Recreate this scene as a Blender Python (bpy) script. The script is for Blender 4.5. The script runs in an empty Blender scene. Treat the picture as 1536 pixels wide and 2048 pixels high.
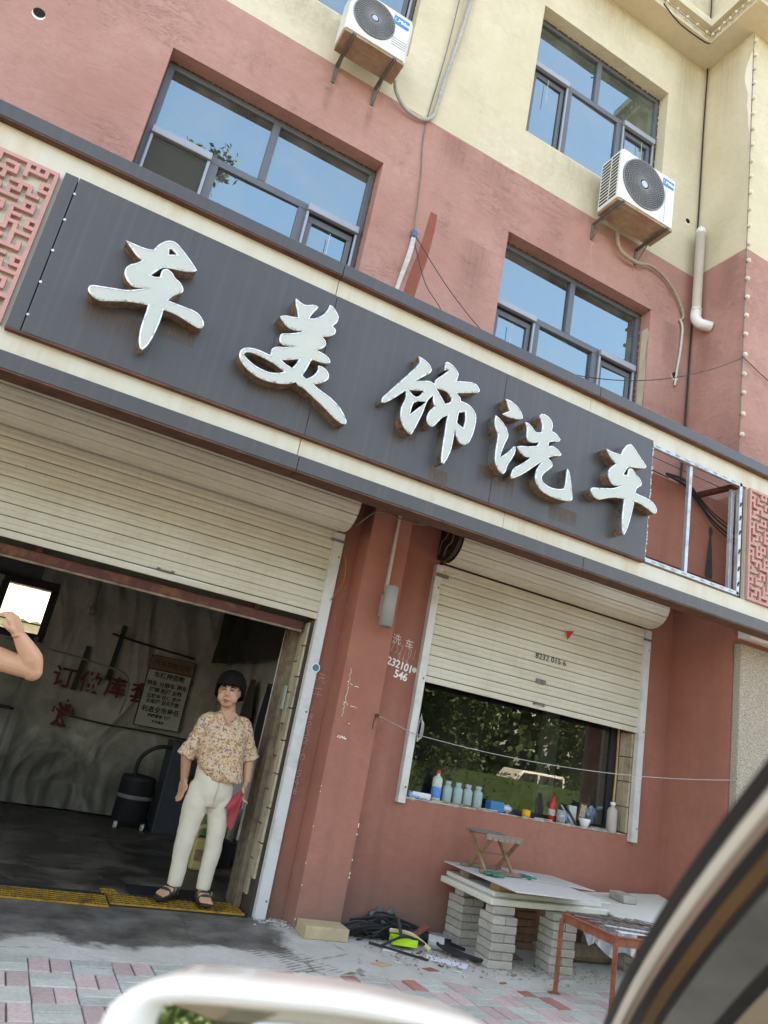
import bpy, bmesh, math, random
from mathutils import Vector, Matrix, Euler, Quaternion, noise as mnoise
random.seed(7)
SC = bpy.context.scene
COL = SC.collection
PI = math.pi
RAD = math.radians

# ------------------------------------------------------------------ camera
cam_d = bpy.data.cameras.new('camera')
cam = bpy.data.objects.new('camera', cam_d)
COL.objects.link(cam)
CAM_X = Vector((0.873018, -0.452605, 0.181629)); CAM_Y = Vector((-0.296716, -0.197378, 0.934346)); CAM_Z = Vector((-0.38704, -0.869592, -0.306609))
M3 = Matrix((CAM_X, CAM_Y, CAM_Z)).transposed()
cam.matrix_world = Matrix.Translation((0, 0, 1.25)) @ M3.to_4x4()
cam_d.sensor_fit = 'HORIZONTAL'
cam_d.sensor_width = 36.0
cam_d.lens = 34.334
cam_d.clip_start = 0.02
cam_d.clip_end = 600
cam_d.dof.use_dof = True
cam_d.dof.focus_distance = 6.6
cam_d.dof.aperture_fstop = 8.0
SC.camera = cam

# ------------------------------------------------------------------ sky, sun, exposure
SUN_EL, SUN_AZ = RAD(57), RAD(20)        # azimuth from +Y towards +X: behind the building
w = bpy.data.worlds.new('World'); SC.world = w; w.use_nodes = True
wn = w.node_tree.nodes; wl = w.node_tree.links
sky = wn.new('ShaderNodeTexSky'); sky.sky_type = 'NISHITA'; sky.sun_disc = False
sky.sun_elevation = SUN_EL; sky.sun_rotation = SUN_AZ
sky.air_density = 1.0; sky.dust_density = 2.0; sky.ozone_density = 1.0
bg = wn['Background']; bg.inputs['Strength'].default_value = 0.15
wl.new(sky.outputs[0], bg.inputs[0])
sd = bpy.data.lights.new('sun', 'SUN'); sd.energy = 4.5; sd.angle = RAD(0.6); sd.color = (1, 0.95, 0.87)
sun = bpy.data.objects.new('sun', sd); COL.objects.link(sun)
sdir = Vector((math.sin(SUN_AZ) * math.cos(SUN_EL), math.cos(SUN_AZ) * math.cos(SUN_EL), math.sin(SUN_EL)))
sun.rotation_euler = sdir.to_track_quat('Z', 'Y').to_euler()
sun.location = (0, 30, 40)
SC.view_settings.view_transform = 'Standard'
SC.view_settings.look = 'None'
SC.view_settings.exposure = 2.82
SC.view_settings.use_white_balance = True
SC.view_settings.white_balance_temperature = 9000
SC.view_settings.white_balance_tint = 13
SC.view_settings.gamma = 1.0
SC.render.engine = 'CYCLES'
SC.cycles.max_bounces = 8
SC.cycles.diffuse_bounces = 5
SC.cycles.glossy_bounces = 4
SC.cycles.transmission_bounces = 6
SC.cycles.transparent_max_bounces = 12
SC.cycles.sample_clamp_indirect = 6.0
SC.cycles.use_denoising = True

# ------------------------------------------------------------------ mesh helpers
class MB:
    def __init__(s): s.v = []; s.f = []
    def add(s, vs, fs):
        k = len(s.v); s.v += [Vector(p) for p in vs]; s.f += [tuple(i + k for i in f) for f in fs]; return s
    def box(s, x0, x1, y0, y1, z0, z1, rot=None, piv=None):
        vs = [Vector((x, y, z)) for z in (z0, z1) for y in (y0, y1) for x in (x0, x1)]
        if rot is not None:
            p = Vector(piv) if piv is not None else Vector(((x0+x1)/2, (y0+y1)/2, (z0+z1)/2))
            m = Euler(rot).to_matrix(); vs = [p + m @ (q - p) for q in vs]
        return s.add(vs, [(0,2,3,1),(4,5,7,6),(0,1,5,4),(2,6,7,3),(0,4,6,2),(1,3,7,5)])
    def bar(s, a, b, w, h, up=(0,0,1)):
        a = Vector(a); b = Vector(b); d = (b - a).normalized(); u = Vector(up)
        if abs(d.dot(u)) > .98: u = Vector((0,1,0))
        r = d.cross(u).normalized(); u = r.cross(d).normalized()
        vs = [p + r*(i*w/2) + u*(j*h/2) for p in (a, b) for i, j in ((-1,-1),(1,-1),(1,1),(-1,1))]
        return s.add(vs, [(0,1,2,3),(4,7,6,5),(0,4,5,1),(1,5,6,2),(2,6,7,3),(3,7,4,0)])
    def tube(s, pts, r, n=8, cap=True, flat=1.0):
        pts = [Vector(p) for p in pts]; m = len(pts)
        rs = r if isinstance(r, (list, tuple)) else [r]*m
        T = [(pts[min(i+1, m-1)] - pts[max(i-1, 0)]).normalized() for i in range(m)]
        ref = Vector((0,0,1)) if abs(T[0].z) < .9 else Vector((0,1,0))
        N = (ref - T[0]*ref.dot(T[0])).normalized(); vs = []
        for i in range(m):
            if i:
                ax = T[i-1].cross(T[i])
                if ax.length > 1e-6: N = Quaternion(ax.normalized(), T[i-1].angle(T[i])) @ N
            B = T[i].cross(N)
            for k in range(n):
                a = 2*PI*k/n; vs.append(pts[i] + (N*math.cos(a) + B*math.sin(a)*flat)*rs[i])
        fs = [(i*n+k, i*n+(k+1) % n, (i+1)*n+(k+1) % n, (i+1)*n+k) for i in range(m-1) for k in range(n)]
        if cap: fs += [tuple(reversed(range(n))), tuple(range((m-1)*n, m*n))]
        return s.add(vs, fs)
    def rings(s, rs, n=24):
        """rs: (cx, cy, cz, rx, ry[, sq]) stacked rings; closed at both ends"""
        vs = []
        for q in rs:
            e = q[5] if len(q) > 5 else 2.0
            for k in range(n):
                a = 2*PI*k/n; c, d = math.cos(a), math.sin(a)
                vs.append((q[0] + q[3]*math.copysign(abs(c)**(2/e), c), q[1] + q[4]*math.copysign(abs(d)**(2/e), d), q[2]))
        m = len(rs)
        fs = [(i*n+k, i*n+(k+1) % n, (i+1)*n+(k+1) % n, (i+1)*n+k) for i in range(m-1) for k in range(n)]
        fs += [tuple(reversed(range(n))), tuple(range((m-1)*n, m*n))]
        return s.add(vs, fs)
    def ell(s, c, r, n=14, m=9, rot=None):
        c = Vector(c); mt = Euler(rot).to_matrix() if rot else Matrix.Identity(3); vs = []
        for i in range(1, m):
            t = PI*i/m
            for k in range(n):
                a = 2*PI*k/n
                vs.append(c + mt @ Vector((r[0]*math.sin(t)*math.cos(a), r[1]*math.sin(t)*math.sin(a), -r[2]*math.cos(t))))
        vs += [c + mt @ Vector((0,0,-r[2])), c + mt @ Vector((0,0,r[2]))]
        fs = [(i*n+k, i*n+(k+1) % n, (i+1)*n+(k+1) % n, (i+1)*n+k) for i in range(m-2) for k in range(n)]
        b = (m-1)*n
        fs += [(b, (k+1) % n, k) for k in range(n)] + [(b+1, (m-2)*n+k, (m-2)*n+(k+1) % n) for k in range(n)]
        return s.add(vs, fs)
    def lathe(s, c, prof, n=16, axis='Z'):
        c = Vector(c); vs = []
        for r, h in prof:
            for k in range(n):
                a = 2*PI*k/n; x, y = r*math.cos(a), r*math.sin(a)
                vs.append(c + (Vector((x, y, h)) if axis == 'Z' else Vector((x, -h, y)) if axis == 'Y' else Vector((h, x, y))))
        m = len(prof)
        fs = [(i*n+k, i*n+(k+1) % n, (i+1)*n+(k+1) % n, (i+1)*n+k) for i in range(m-1) for k in range(n)]
        fs += [tuple(reversed(range(n))), tuple(range((m-1)*n, m*n))]
        return s.add(vs, fs)
    def quad(s, a, b, c, d): return s.add((a, b, c, d), [(0,1,2,3)])
    def mesh(s, name, off=(0,0,0), smooth=False):
        o = Vector(off); me = bpy.data.meshes.new(name)
        me.from_pydata([tuple(p - o) for p in s.v], [], s.f)
        bm = bmesh.new(); bm.from_mesh(me); bmesh.ops.recalc_face_normals(bm, faces=bm.faces[:]); bm.to_mesh(me); bm.free()
        if smooth: me.polygons.foreach_set('use_smooth', [True]*len(me.polygons))
        me.update(); return me
    def build(s, name, m, parent=None, smooth=False, bevel=0, seg=2, loc=None):
        off = wloc(parent) if loc is None else Vector(loc)
        me = s.mesh(name, off, smooth)
        o = link(name, me, m, parent)
        if loc is not None: o.location = Vector(loc) - wloc(parent)
        if bevel:
            b = o.modifiers.new('bevel', 'BEVEL'); b.width = bevel; b.segments = seg; b.limit_method = 'ANGLE'; b.angle_limit = RAD(35)
        return o
WL = {}
def wloc(p): return Vector(WL.get(p.name, (0,0,0))) if p is not None else Vector((0,0,0))
def link(name, me, m, parent=None):
    o = bpy.data.objects.new(name, me); COL.objects.link(o)
    if m is not None and not me.materials:
        for q in (m if isinstance(m, (list, tuple)) else [m]): me.materials.append(q)
    o.parent = parent
    WL[o.name] = wloc(parent)
    return o
def tag(o, label, cat, group=None):
    o['label'] = label; o['category'] = cat
    if group: o['group'] = group
    return o
def thing(name, label, cat, loc=(0,0,0), group=None):
    o = bpy.data.objects.new(name, None); COL.objects.link(o); o.location = loc; o.empty_display_size = .1
    WL[o.name] = Vector(loc); return tag(o, label, cat, group)
def struct(o): o['kind'] = 'structure'; return o
def stuff(o): o['kind'] = 'stuff'; return o
def one(name, mb, m, label, cat, group=None, loc=None, **k):
    """a thing that is a single mesh, its origin at its base"""
    if loc is None:
        lo = Vector((min(p.x for p in mb.v), min(p.y for p in mb.v), min(p.z for p in mb.v)))
        hi = Vector((max(p.x for p in mb.v), max(p.y for p in mb.v), max(p.z for p in mb.v)))
        loc = ((lo.x+hi.x)/2, (lo.y+hi.y)/2, lo.z)
    return tag(mb.build(name, m, None, loc=loc, **k), label, cat, group)
def inst(name, me, parent, loc, rot=(0,0,0), scale=None, m=None):
    """a copy sharing mesh data; loc in world coordinates"""
    o = bpy.data.objects.new(name, me); COL.objects.link(o); o.parent = parent
    o.location = Vector(loc) - wloc(parent); o.rotation_euler = rot
    if scale: o.scale = scale
    WL[o.name] = Vector(loc); return o
def catenary(a, b, sag, n=14):
    a = Vector(a); b = Vector(b)
    return [a.lerp(b, i/n) - Vector((0,0,4*sag*(i/n)*(1-i/n))) for i in range(n+1)]
def bez(p, n=10):
    """smooth path through the points (Catmull-Rom)"""
    p = [Vector(q) for q in p]; q = [p[0]] + p + [p[-1]]; out = []
    for i in range(1, len(q)-2):
        for k in range(n):
            t = k/n; a, b, c, d = q[i-1], q[i], q[i+1], q[i+2]
            out.append(.5*((2*b) + (c-a)*t + (2*a-5*b+4*c-d)*t*t + (3*b-a-3*c+d)*t*t*t))
    return out + [p[-1]]
def text_mb(body, size, origin, xdir=(1,0,0), zdir=(0,0,1), depth=.002, spacing=1.0, align='LEFT', bold=0):
    """lettering as thin raised geometry: x along xdir, up along zdir"""
    c = bpy.data.curves.new('txt', 'FONT'); c.body = body; c.size = size; c.extrude = depth; c.space_character = spacing; c.align_x = align
    c.offset = bold; c.resolution_u = 3
    o = bpy.data.objects.new('txt', c); COL.objects.link(o)
    dg = bpy.context.evaluated_depsgraph_get(); dg.update()
    me = bpy.data.meshes.new_from_object(o.evaluated_get(dg))
    X = Vector(xdir).normalized(); Z = Vector(zdir).normalized(); Yn = X.cross(Z); O = Vector(origin)
    mb = MB(); mb.add([O + X*p.co.x + Z*p.co.y - Yn*p.co.z for p in me.vertices], [tuple(f.vertices) for f in me.polygons])
    bpy.data.objects.remove(o); bpy.data.curves.remove(c); bpy.data.meshes.remove(me)
    return mb

# ------------------------------------------------------------------ materials
class NT:
    def __init__(s, name):
        s.m = bpy.data.materials.new(name); s.m.use_nodes = True; s.t = s.m.node_tree; s.n = s.t.nodes
        s.b = s.n['Principled BSDF']; s.out = s.n['Material Output']
        s.co = s.n.new('ShaderNodeTexCoord').outputs['Object']
        s.geo = s.n.new('ShaderNodeNewGeometry')
    def L(s, a, b): s.t.links.new(a, b)
    def world(s): s.co = s.geo.outputs['Position']; return s
    def val(s, x, sock):
        if isinstance(x, (int, float)): sock.default_value = x
        elif isinstance(x, (tuple, list)): sock.default_value = (*x, 1) if len(x) == 3 and sock.type == 'RGBA' else x
        else: s.L(x, sock)
    def map(s, scale=(1,1,1), rot=(0,0,0), loc=(0,0,0), co=None):
        n = s.n.new('ShaderNodeMapping'); s.L(co or s.co, n.inputs[0]); n.inputs['Scale'].default_value = scale
        n.inputs['Rotation'].default_value = rot; n.inputs['Location'].default_value = loc; return n.outputs[0]
    def noise(s, scale, detail=4, rough=.55, co=None, dist=0, out=0):
        n = s.n.new('ShaderNodeTexNoise'); s.L(co or s.co, n.inputs['Vector']); n.inputs['Scale'].default_value = scale
        n.inputs['Detail'].default_value = detail; n.inputs['Roughness'].default_value = rough; n.inputs['Distortion'].default_value = dist
        return n.outputs[out]
    def vor(s, scale, co=None, feature='F1', out=0, rnd=1):
        n = s.n.new('ShaderNodeTexVoronoi'); n.feature = feature; s.L(co or s.co, n.inputs['Vector']); n.inputs['Scale'].default_value = scale
        n.inputs['Randomness'].default_value = rnd; return n.outputs[out]
    def ramp(s, f, stops):
        n = s.n.new('ShaderNodeValToRGB'); s.L(f, n.inputs[0]); e = n.color_ramp.elements
        while len(e) < len(stops): e.new(.5)
        for k, (p, c) in enumerate(stops):
            e[k].position = p; e[k].color = (c, c, c, 1) if isinstance(c, (int, float)) else (*c, 1)
        return n.outputs[0]
    def mix(s, f, a, b, mode='MIX'):
        n = s.n.new('ShaderNodeMix'); n.data_type = 'RGBA'; n.blend_type = mode; n.clamp_factor = True
        s.val(f, n.inputs[0]); s.val(a, n.inputs[6]); s.val(b, n.inputs[7]); return n.outputs[2]
    def math(s, op, a, b=0, c=0, clamp=False):
        n = s.n.new('ShaderNodeMath'); n.operation = op; n.use_clamp = clamp; s.val(a, n.inputs[0]); s.val(b, n.inputs[1]); s.val(c, n.inputs[2]); return n.outputs[0]
    def sep(s, v=None):
        n = s.n.new('ShaderNodeSeparateXYZ'); s.L(v or s.co, n.inputs[0]); return n.outputs
    def step(s, x, a, b):
        n = s.n.new('ShaderNodeMapRange'); n.interpolation_type = 'SMOOTHSTEP'; s.val(x, n.inputs[0]); n.inputs[1].default_value = a; n.inputs[2].default_value = b; return n.outputs[0]
    def rnd(s): return s.n.new('ShaderNodeObjectInfo').outputs['Random']
    def bump(s, h, strength=.3, dist=.01, prev=None):
        n = s.n.new('ShaderNodeBump'); s.L(h, n.inputs['Height']); n.inputs['Strength'].default_value = strength; n.inputs['Distance'].default_value = dist
        if prev: s.L(prev, n.inputs['Normal'])
        s.L(n.outputs[0], s.b.inputs['Normal']); return n.outputs[0]
    def done(s, col, rough=.6, metal=0, spec=.4, **k):
        s.val(col, s.b.inputs['Base Color']); s.val(rough, s.b.inputs['Roughness']); s.val(metal, s.b.inputs['Metallic'])
        s.b.inputs['Specular IOR Level'].default_value = spec
        for a, v in k.items(): s.b.inputs[a.replace('_', ' ')].default_value = v
        return s.m
def mul(c, f): return tuple(min(1, x*f) for x in c)
def simple(name, c, rough=.5, metal=0, var=.18, scale=6, bump=.12, bs=60, spec=.4, dirt=None, dscale=3, damt=.5, rnd=0, **k):
    t = NT(name)
    n = t.noise(scale, 5, .6)
    col = t.mix(t.ramp(n, [(.3, 0), (.7, 1)]), mul(c, 1-var), mul(c, 1+var))
    if dirt:
        d = t.ramp(t.noise(dscale, 7, .68), [(.5, 0), (.68, 1)])
        col = t.mix(t.math('MULTIPLY', d, damt), col, dirt)
    if rnd:
        h = t.n.new('ShaderNodeHueSaturation'); t.L(t.math('MULTIPLY_ADD', t.rnd(), 2*rnd, 1-rnd), h.inputs['Value']); t.L(col, h.inputs['Color']); col = h.outputs[0]
    if bump: t.bump(t.noise(bs, 4), bump, .004)
    r = t.math('MULTIPLY_ADD', n, .2, rough-.1)
    return t.done(col, r, metal, spec, **k)

def plaster(name, c, fade, streak, chips=(.75,.68,.6), chip_amt=.8, dirt=(.12,.07,.055), low=None, rel=.75):
    t = NT(name).world()
    big = t.ramp(t.noise(.9, 6, .62), [(.32, 0), (.7, 1)])
    col = t.mix(big, mul(c, .88), mul(fade, 1.0))
    fine = t.noise(14, 6, .7)
    col = t.mix(t.ramp(fine, [(.35, 0), (.65, 1)]), col, t.mix(.5, col, mul(c, .86)))
    st = t.noise(1, 5, .65, co=t.map((7, 7, .35)))                     # rain runs
    col = t.mix(t.math('MULTIPLY', t.ramp(st, [(.52, 0), (.75, 1)]), streak), col, dirt)
    ch = t.vor(3.1, co=t.map((1, 1, 1)), out=0)
    warp = t.noise(26, 3)
    chm = t.math('MULTIPLY', t.ramp(t.math('ADD', ch, t.math('MULTIPLY', warp, .09)), [(.055, 1), (.075, 0)]), chip_amt)
    col = t.mix(chm, col, chips)
    if low:                                                            # splash dirt near the ground
        z = t.sep()[2]
        g = t.math('MULTIPLY', t.step(t.math('ADD', z, t.math('MULTIPLY', t.noise(4, 5), -.5)), .25, -.35), .75)
        col = t.mix(g, col, low)
    sc = t.noise(3.3, 9, .74, co=t.map((1.6, 1.6, 5), (0, RAD(24), 0)), dist=1.2)      # trowel scores and hairline cracks
    line = t.math('MULTIPLY', t.ramp(t.math('ABSOLUTE', t.math('SUBTRACT', sc, .5)), [(.0, 1), (.012, 0)]), t.ramp(t.noise(1.9, 4), [(.5, 0), (.62, 1)]))
    col = t.mix(t.math('MULTIPLY', line, .5), col, mul(c, .6))
    nail = t.ramp(t.vor(1.35, co=t.map(loc=(.4,.2,.7))), [(.012, 1), (.02, 0)])
    col = t.mix(nail, col, mul(c, .2))
    tro = t.noise(5, 8, .66, co=t.map((1, 1, 2.2)), dist=.6)
    b1 = t.bump(t.math('SUBTRACT', tro, t.math('MULTIPLY', line, .25)), rel, .02)
    t.bump(t.noise(90, 3, .6), .25, .004, prev=b1)
    return t.done(col, .82, 0, .25)
RED = plaster('red_plaster', (.345,.132,.09), (.385,.165,.122), .22, low=(.19,.135,.105), rel=.3)
PINK = plaster('faded_red_plaster', (.42,.215,.178), (.475,.275,.237), .12, chips=(.25,.1,.07), dirt=(.3,.14,.11), rel=.65)
YEL = plaster('yellow_plaster', (.62,.55,.39), (.66,.61,.47), .12, chips=(.28,.24,.17), dirt=(.45,.36,.21), rel=.45)
t = NT('stucco_dash').world()
sp = t.noise(130, 2, .7)
t.bump(sp, .8, .006)
STUCCO = t.done(t.mix(t.ramp(sp, [(.35, 0), (.62, 1)]), (.13,.11,.08), (.52,.47,.38)), .95, 0, .2)

t = NT('dark_sign_metal').world()
st = t.noise(1, 6, .7, co=t.map((26, 26, .5)))
st2 = t.ramp(st, [(.5, 0), (.78, 1)])
big = t.ramp(t.noise(1.3, 4), [(.3, 0), (.7, 1)])
col = t.mix(big, (.052,.050,.051), (.070,.067,.069))
col = t.mix(t.math('MULTIPLY', st2, .2), col, (.17,.155,.15))
DARK = t.done(col, t.math('MULTIPLY_ADD', big, .12, .36), 0, .5)
RUSTB = simple('rusty_brown_edge', (.115,.05,.03), .8, 0, .4, 9, .3, 40)
t = NT('cream_acrylic').world()
z = t.sep()[2]
w1 = t.ramp(t.noise(1, 5, .7, co=t.map((9, 9, .6))), [(.4, 0), (.72, 1)])
run = t.math('MULTIPLY', t.ramp(t.noise(2.2, 6, .7), [(.38, 0), (.66, 1)]), w1)
col = t.mix(t.math('MULTIPLY', run, .75), (.60,.58,.48), (.50,.34,.17))
CREAM = t.done(col, .45, 0, .4)
def rust_under(t, col, amt=.5): return col
t = NT('shutter_steel').world()
n1 = t.ramp(t.noise(1.6, 6, .66, co=t.map((1, 1, 2.5))), [(.42, 0), (.7, 1)])
n2 = t.ramp(t.noise(1, 5, .7, co=t.map((30, 30, 2))), [(.5, 0), (.8, 1)])
sp = t.ramp(t.noise(22, 4, .75), [(.66, 0), (.72, 1)])
col = t.mix(t.math('MULTIPLY', n1, .55), (.57,.54,.44), (.42,.36,.25))
col = t.mix(t.math('MULTIPLY', n2, .2), col, (.22,.18,.11))
col = t.mix(t.math('MULTIPLY', sp, .55), col, (.17,.13,.08))
t.bump(t.noise(60, 3), .08, .002)
SHUT = t.done(col, .5, 0, .4)
SEAM = simple('grimy_seam', (.07,.055,.03), .9, 0, .3)
WHITEP = simple('white_painted_steel', (.60,.61,.58), .45, 0, .07, 3, .06, dirt=(.32,.28,.22), damt=.5)
WPLASTIC = simple('white_plastic', (.72,.73,.70), .35, 0, .05, 3, .03, dirt=(.45,.42,.36), damt=.4)
ACW = simple('appliance_white', (.66,.69,.67), .38, 0, .05, 2, .02, dirt=(.48,.46,.41), damt=.5)
ACG = simple('grille_grey', (.15,.155,.16), .5, 0, .1)
ACD = simple('fan_shadow_black', (.012,.012,.014), .7, 0, .2)
HUB = simple('hub_silver', (.42,.46,.55), .35, .2, .08)
BLUE = simple('badge_blue', (.01,.20,.62), .35, 0, .06)
WINK = simple('white_ink', (.8,.8,.78), .5, 0, .05, bump=0)
PANDIRT = simple('weathered_base_pan', (.36,.26,.18), .75, 0, .25, 7, .2, dirt=(.16,.09,.05), damt=.7)
BRKT = simple('galvanised_bracket', (.17,.15,.14), .6, .3, .3, 12, .15, dirt=(.12,.06,.035), damt=.7)
FRAME = simple('window_frame_grey', (.105,.115,.135), .42, 0, .1, 4, .05)
FRAMEL = simple('window_frame_light', (.30,.33,.37), .35, .2, .08, 4, .03)
GASK = simple('black_gasket', (.015,.016,.018), .6, 0, .2)
CHROME = NT('letter_return_steel'); 
n1 = CHROME.noise(9, 5, .7)
CHROME = CHROME.done(CHROME.mix(CHROME.ramp(n1, [(.45, 0), (.7, 1)]), (.42,.43,.42), (.22,.15,.09)), .28, .85, .5)
t = NT('letter_rust').world()
LRUST = t.done(t.mix(t.ramp(t.noise(26, 5, .7), [(.35, 0), (.6, 1)]), (.13,.065,.035), (.30,.21,.14)), .6, .4, .4)
ACRYL = simple('white_letter_acrylic', (.48,.52,.47), .3, 0, .04, 2, .0, dirt=(.55,.55,.47), damt=.5)
TRIM = simple('letter_edge_trim', (.72,.74,.74), .3, .4, .2, 30, .1, dirt=(.12,.14,.12), dscale=40, damt=.9)
LATT = simple('carved_pink_board', (.52,.27,.24), .75, 0, .12, 5, .2)
LATT2 = simple('carved_mauve_board', (.42,.235,.25), .75, 0, .12, 5, .2)
GALV = simple('galvanised_tube', (.42,.47,.50), .42, .45, .18, 14, .08, dirt=(.2,.13,.08), dscale=8, damt=.6)
WIRE = simple('black_cable', (.018,.017,.018), .6, 0, .3)
WIREG = simple('grey_cable', (.16,.15,.15), .6, 0, .3)
WHITEC = simple('white_cord', (.5,.49,.46), .6, 0, .1)
HOSEW = simple('wrapped_white_hose', (.52,.51,.47), .6, 0, .15, 30, .4, dirt=(.3,.26,.2))
BULBG = simple('bulb_ivory', (.62,.57,.44), .35, 0, .06, 4, .02, dirt=(.35,.29,.2), damt=.4, rnd=.1)
GREYP = simple('grey_lamp_paint', (.27,.265,.25), .5, 0, .08, 3, .05)
WOODD = simple('weathered_wood', (.20,.15,.10), .85, 0, .4, 14, .4, dirt=(.07,.045,.03), damt=.7)
WOODR = simple('dark_red_wood', (.11,.04,.026), .7, 0, .3, 12, .3)
TILEB = simple('aged_beige_tile', (.40,.34,.235), .4, 0, .2, 5, .06, dirt=(.12,.085,.05), dscale=5, damt=.85, rnd=.14)
GROUT = simple('black_grout', (.05,.04,.03), .9, 0, .3)
LINTEL = simple('rusty_red_beam', (.085,.022,.016), .7, 0, .3, 14, .3, dirt=(.20,.08,.03), dscale=9, damt=.7)
WINK2 = simple('scrawled_white_paint', (.62,.58,.52), .7, 0, .1, bump=0)
PINKINK = simple('chalky_pink_scrawl', (.55,.33,.27), .8, 0, .1, bump=0)
REDINK = simple('red_spray_paint', (.115,.018,.022), .75, 0, .3, 18, .0)
BLACKINK = simple('black_print', (.02,.02,.022), .6, 0, .2, bump=0)
PAPER = simple('poster_paper', (.40,.38,.35), .7, 0, .08)
ORANGEP = simple('poster_header', (.20,.115,.07), .7, 0, .1)

def glass(name, refl, tint, rough=.0, gcol=(1,1,1), dust=.28):
    t = NT(name)
    g = t.n.new('ShaderNodeBsdfGlossy'); g.inputs['Color'].default_value = (*gcol, 1); g.inputs['Roughness'].default_value = rough
    tr = t.n.new('ShaderNodeBsdfTransparent'); tr.inputs['Color'].default_value = (*tint, 1)
    fr = t.n.new('ShaderNodeLayerWeight'); fr.inputs['Blend'].default_value = .5
    f = t.math('MULTIPLY_ADD', t.math('POWER', fr.outputs['Facing'], 4), .7*(1-refl), refl, clamp=True)
    n = t.noise(.5, 3); bp = t.n.new('ShaderNodeBump'); bp.inputs['Strength'].default_value = .02; bp.inputs['Distance'].default_value = .02
    t.L(n, bp.inputs['Height']); t.L(bp.outputs[0], g.inputs['Normal'])
    mx = t.n.new('ShaderNodeMixShader'); t.L(f, mx.inputs[0]); t.L(tr.outputs[0], mx.inputs[1]); t.L(g.outputs[0], mx.inputs[2])
    du = t.n.new('ShaderNodeBsdfDiffuse'); du.inputs['Color'].default_value = (.42,.40,.36,1)          # dust film
    m2 = t.n.new('ShaderNodeMixShader'); t.L(t.math('MULTIPLY', t.ramp(t.noise(2.2, 6, .7, co=t.geo.outputs['Position']), [(.35, 0), (.8, 1)]), dust), m2.inputs[0])
    t.L(mx.outputs[0], m2.inputs[1]); t.L(du.outputs[0], m2.inputs[2])
    t.L(m2.outputs[0], t.out.inputs['Surface']); t.n.remove(t.b); return t.m
GLASS = glass('coated_window_glass', .6, (.35,.38,.40), 0, (.31,.46,.51))
t = NT('insect_screen_mesh'); tr_ = t.n.new('ShaderNodeBsdfTransparent'); mx_ = t.n.new('ShaderNodeMixShader'); mx_.inputs[0].default_value = .6
t.L(tr_.outputs[0], mx_.inputs[1]); t.L(t.b.outputs[0], mx_.inputs[2]); t.L(mx_.outputs[0], t.out.inputs['Surface']); SCREEN = t.done((.085,.085,.072), .8)
SHOPGLASS = glass('shop_window_glass', .10, (.55,.58,.56), dust=.03)

# ================================================================== ground
def flatsheet(name, x0, x1, y0, y1, z, m, nx=1, ny=1):
    mb = MB()
    return mb.add([(x0,y0,z),(x1,y0,z),(x1,y1,z),(x0,y1,z)], [(0,1,2,3)]).build(name, m)
t = NT('asphalt').world()
nz = t.noise(60, 5, .7)
t.bump(nz, .4, .006)
ASPH = t.done(t.mix(nz, (.035,.035,.037), (.075,.073,.07)), .9)
EARTH = simple('bedding_sand', (.17,.145,.11), .95, 0, .3, 20, .4)
g = struct(flatsheet('ground', -150, 150, -150, 150, -.16, EARTH))
g = struct(MB().box(-60, 60, -14, -3.0, -.156, -.12).build('road', ASPH))
KERB = simple('kerb_concrete', (.30,.29,.27), .9, 0, .15, 8, .3)
g = struct(MB().box(-60, 60, -2.998, -2.82, -.15, .004).build('kerb', KERB, bevel=.012))
g = struct(MB().box(-60, 60, -14.2, -14.002, -.15, .0).build('kerb', KERB, bevel=.012))

# concrete apron in front of the doors, with its wet dark patch, cracks and tyre prints
t = NT('stained_concrete').world()
x, y, z_ = t.sep()
fine = t.noise(40, 6, .7); mid = t.noise(3.2, 7, .66, dist=.5)
col = t.mix(t.ramp(mid, [(.3, 0), (.7, 1)]), (.37,.36,.305), (.50,.485,.425))
col = t.mix(t.math('MULTIPLY', t.ramp(fine, [(.4, 0), (.7, 1)]), .4), col, (.28,.265,.23))
# wet area: inside the doorway and spreading over the threshold
wx = t.math('ADD', x, t.math('MULTIPLY_ADD', t.noise(1.7, 6, .65), 1.1, -.55))
wy = t.math('ADD', y, t.math('MULTIPLY_ADD', t.noise(2.3, 6, .65, co=t.map(loc=(3,7,0))), .8, -.4))
wet = t.math('MULTIPLY', t.step(wy, 4.55, 4.68), t.step(wx, 2.16, 1.98))
wet2 = t.math('MULTIPLY', wet, t.math('MULTIPLY_ADD', t.ramp(t.noise(2.6, 6, .7), [(.35, 0), (.62, 1)]), .3, .7))
col = t.mix(t.math('MULTIPLY', wet2, .96), col, (.042,.037,.03))
cr = t.vor(.85, co=t.map((1, 1.3, 1)), feature='DISTANCE_TO_EDGE')
crw = t.math('ADD', cr, t.math('MULTIPLY_ADD', t.noise(9, 5, .7), .06, -.03))
crack = t.math('MULTIPLY', t.ramp(crw, [(.001, 1), (.005, 0)]), t.ramp(t.noise(1.1, 3), [(.42, 0), (.55, 1)]))
col = t.mix(t.math('MULTIPLY', crack, .6), col, (.07,.065,.05))
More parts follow.
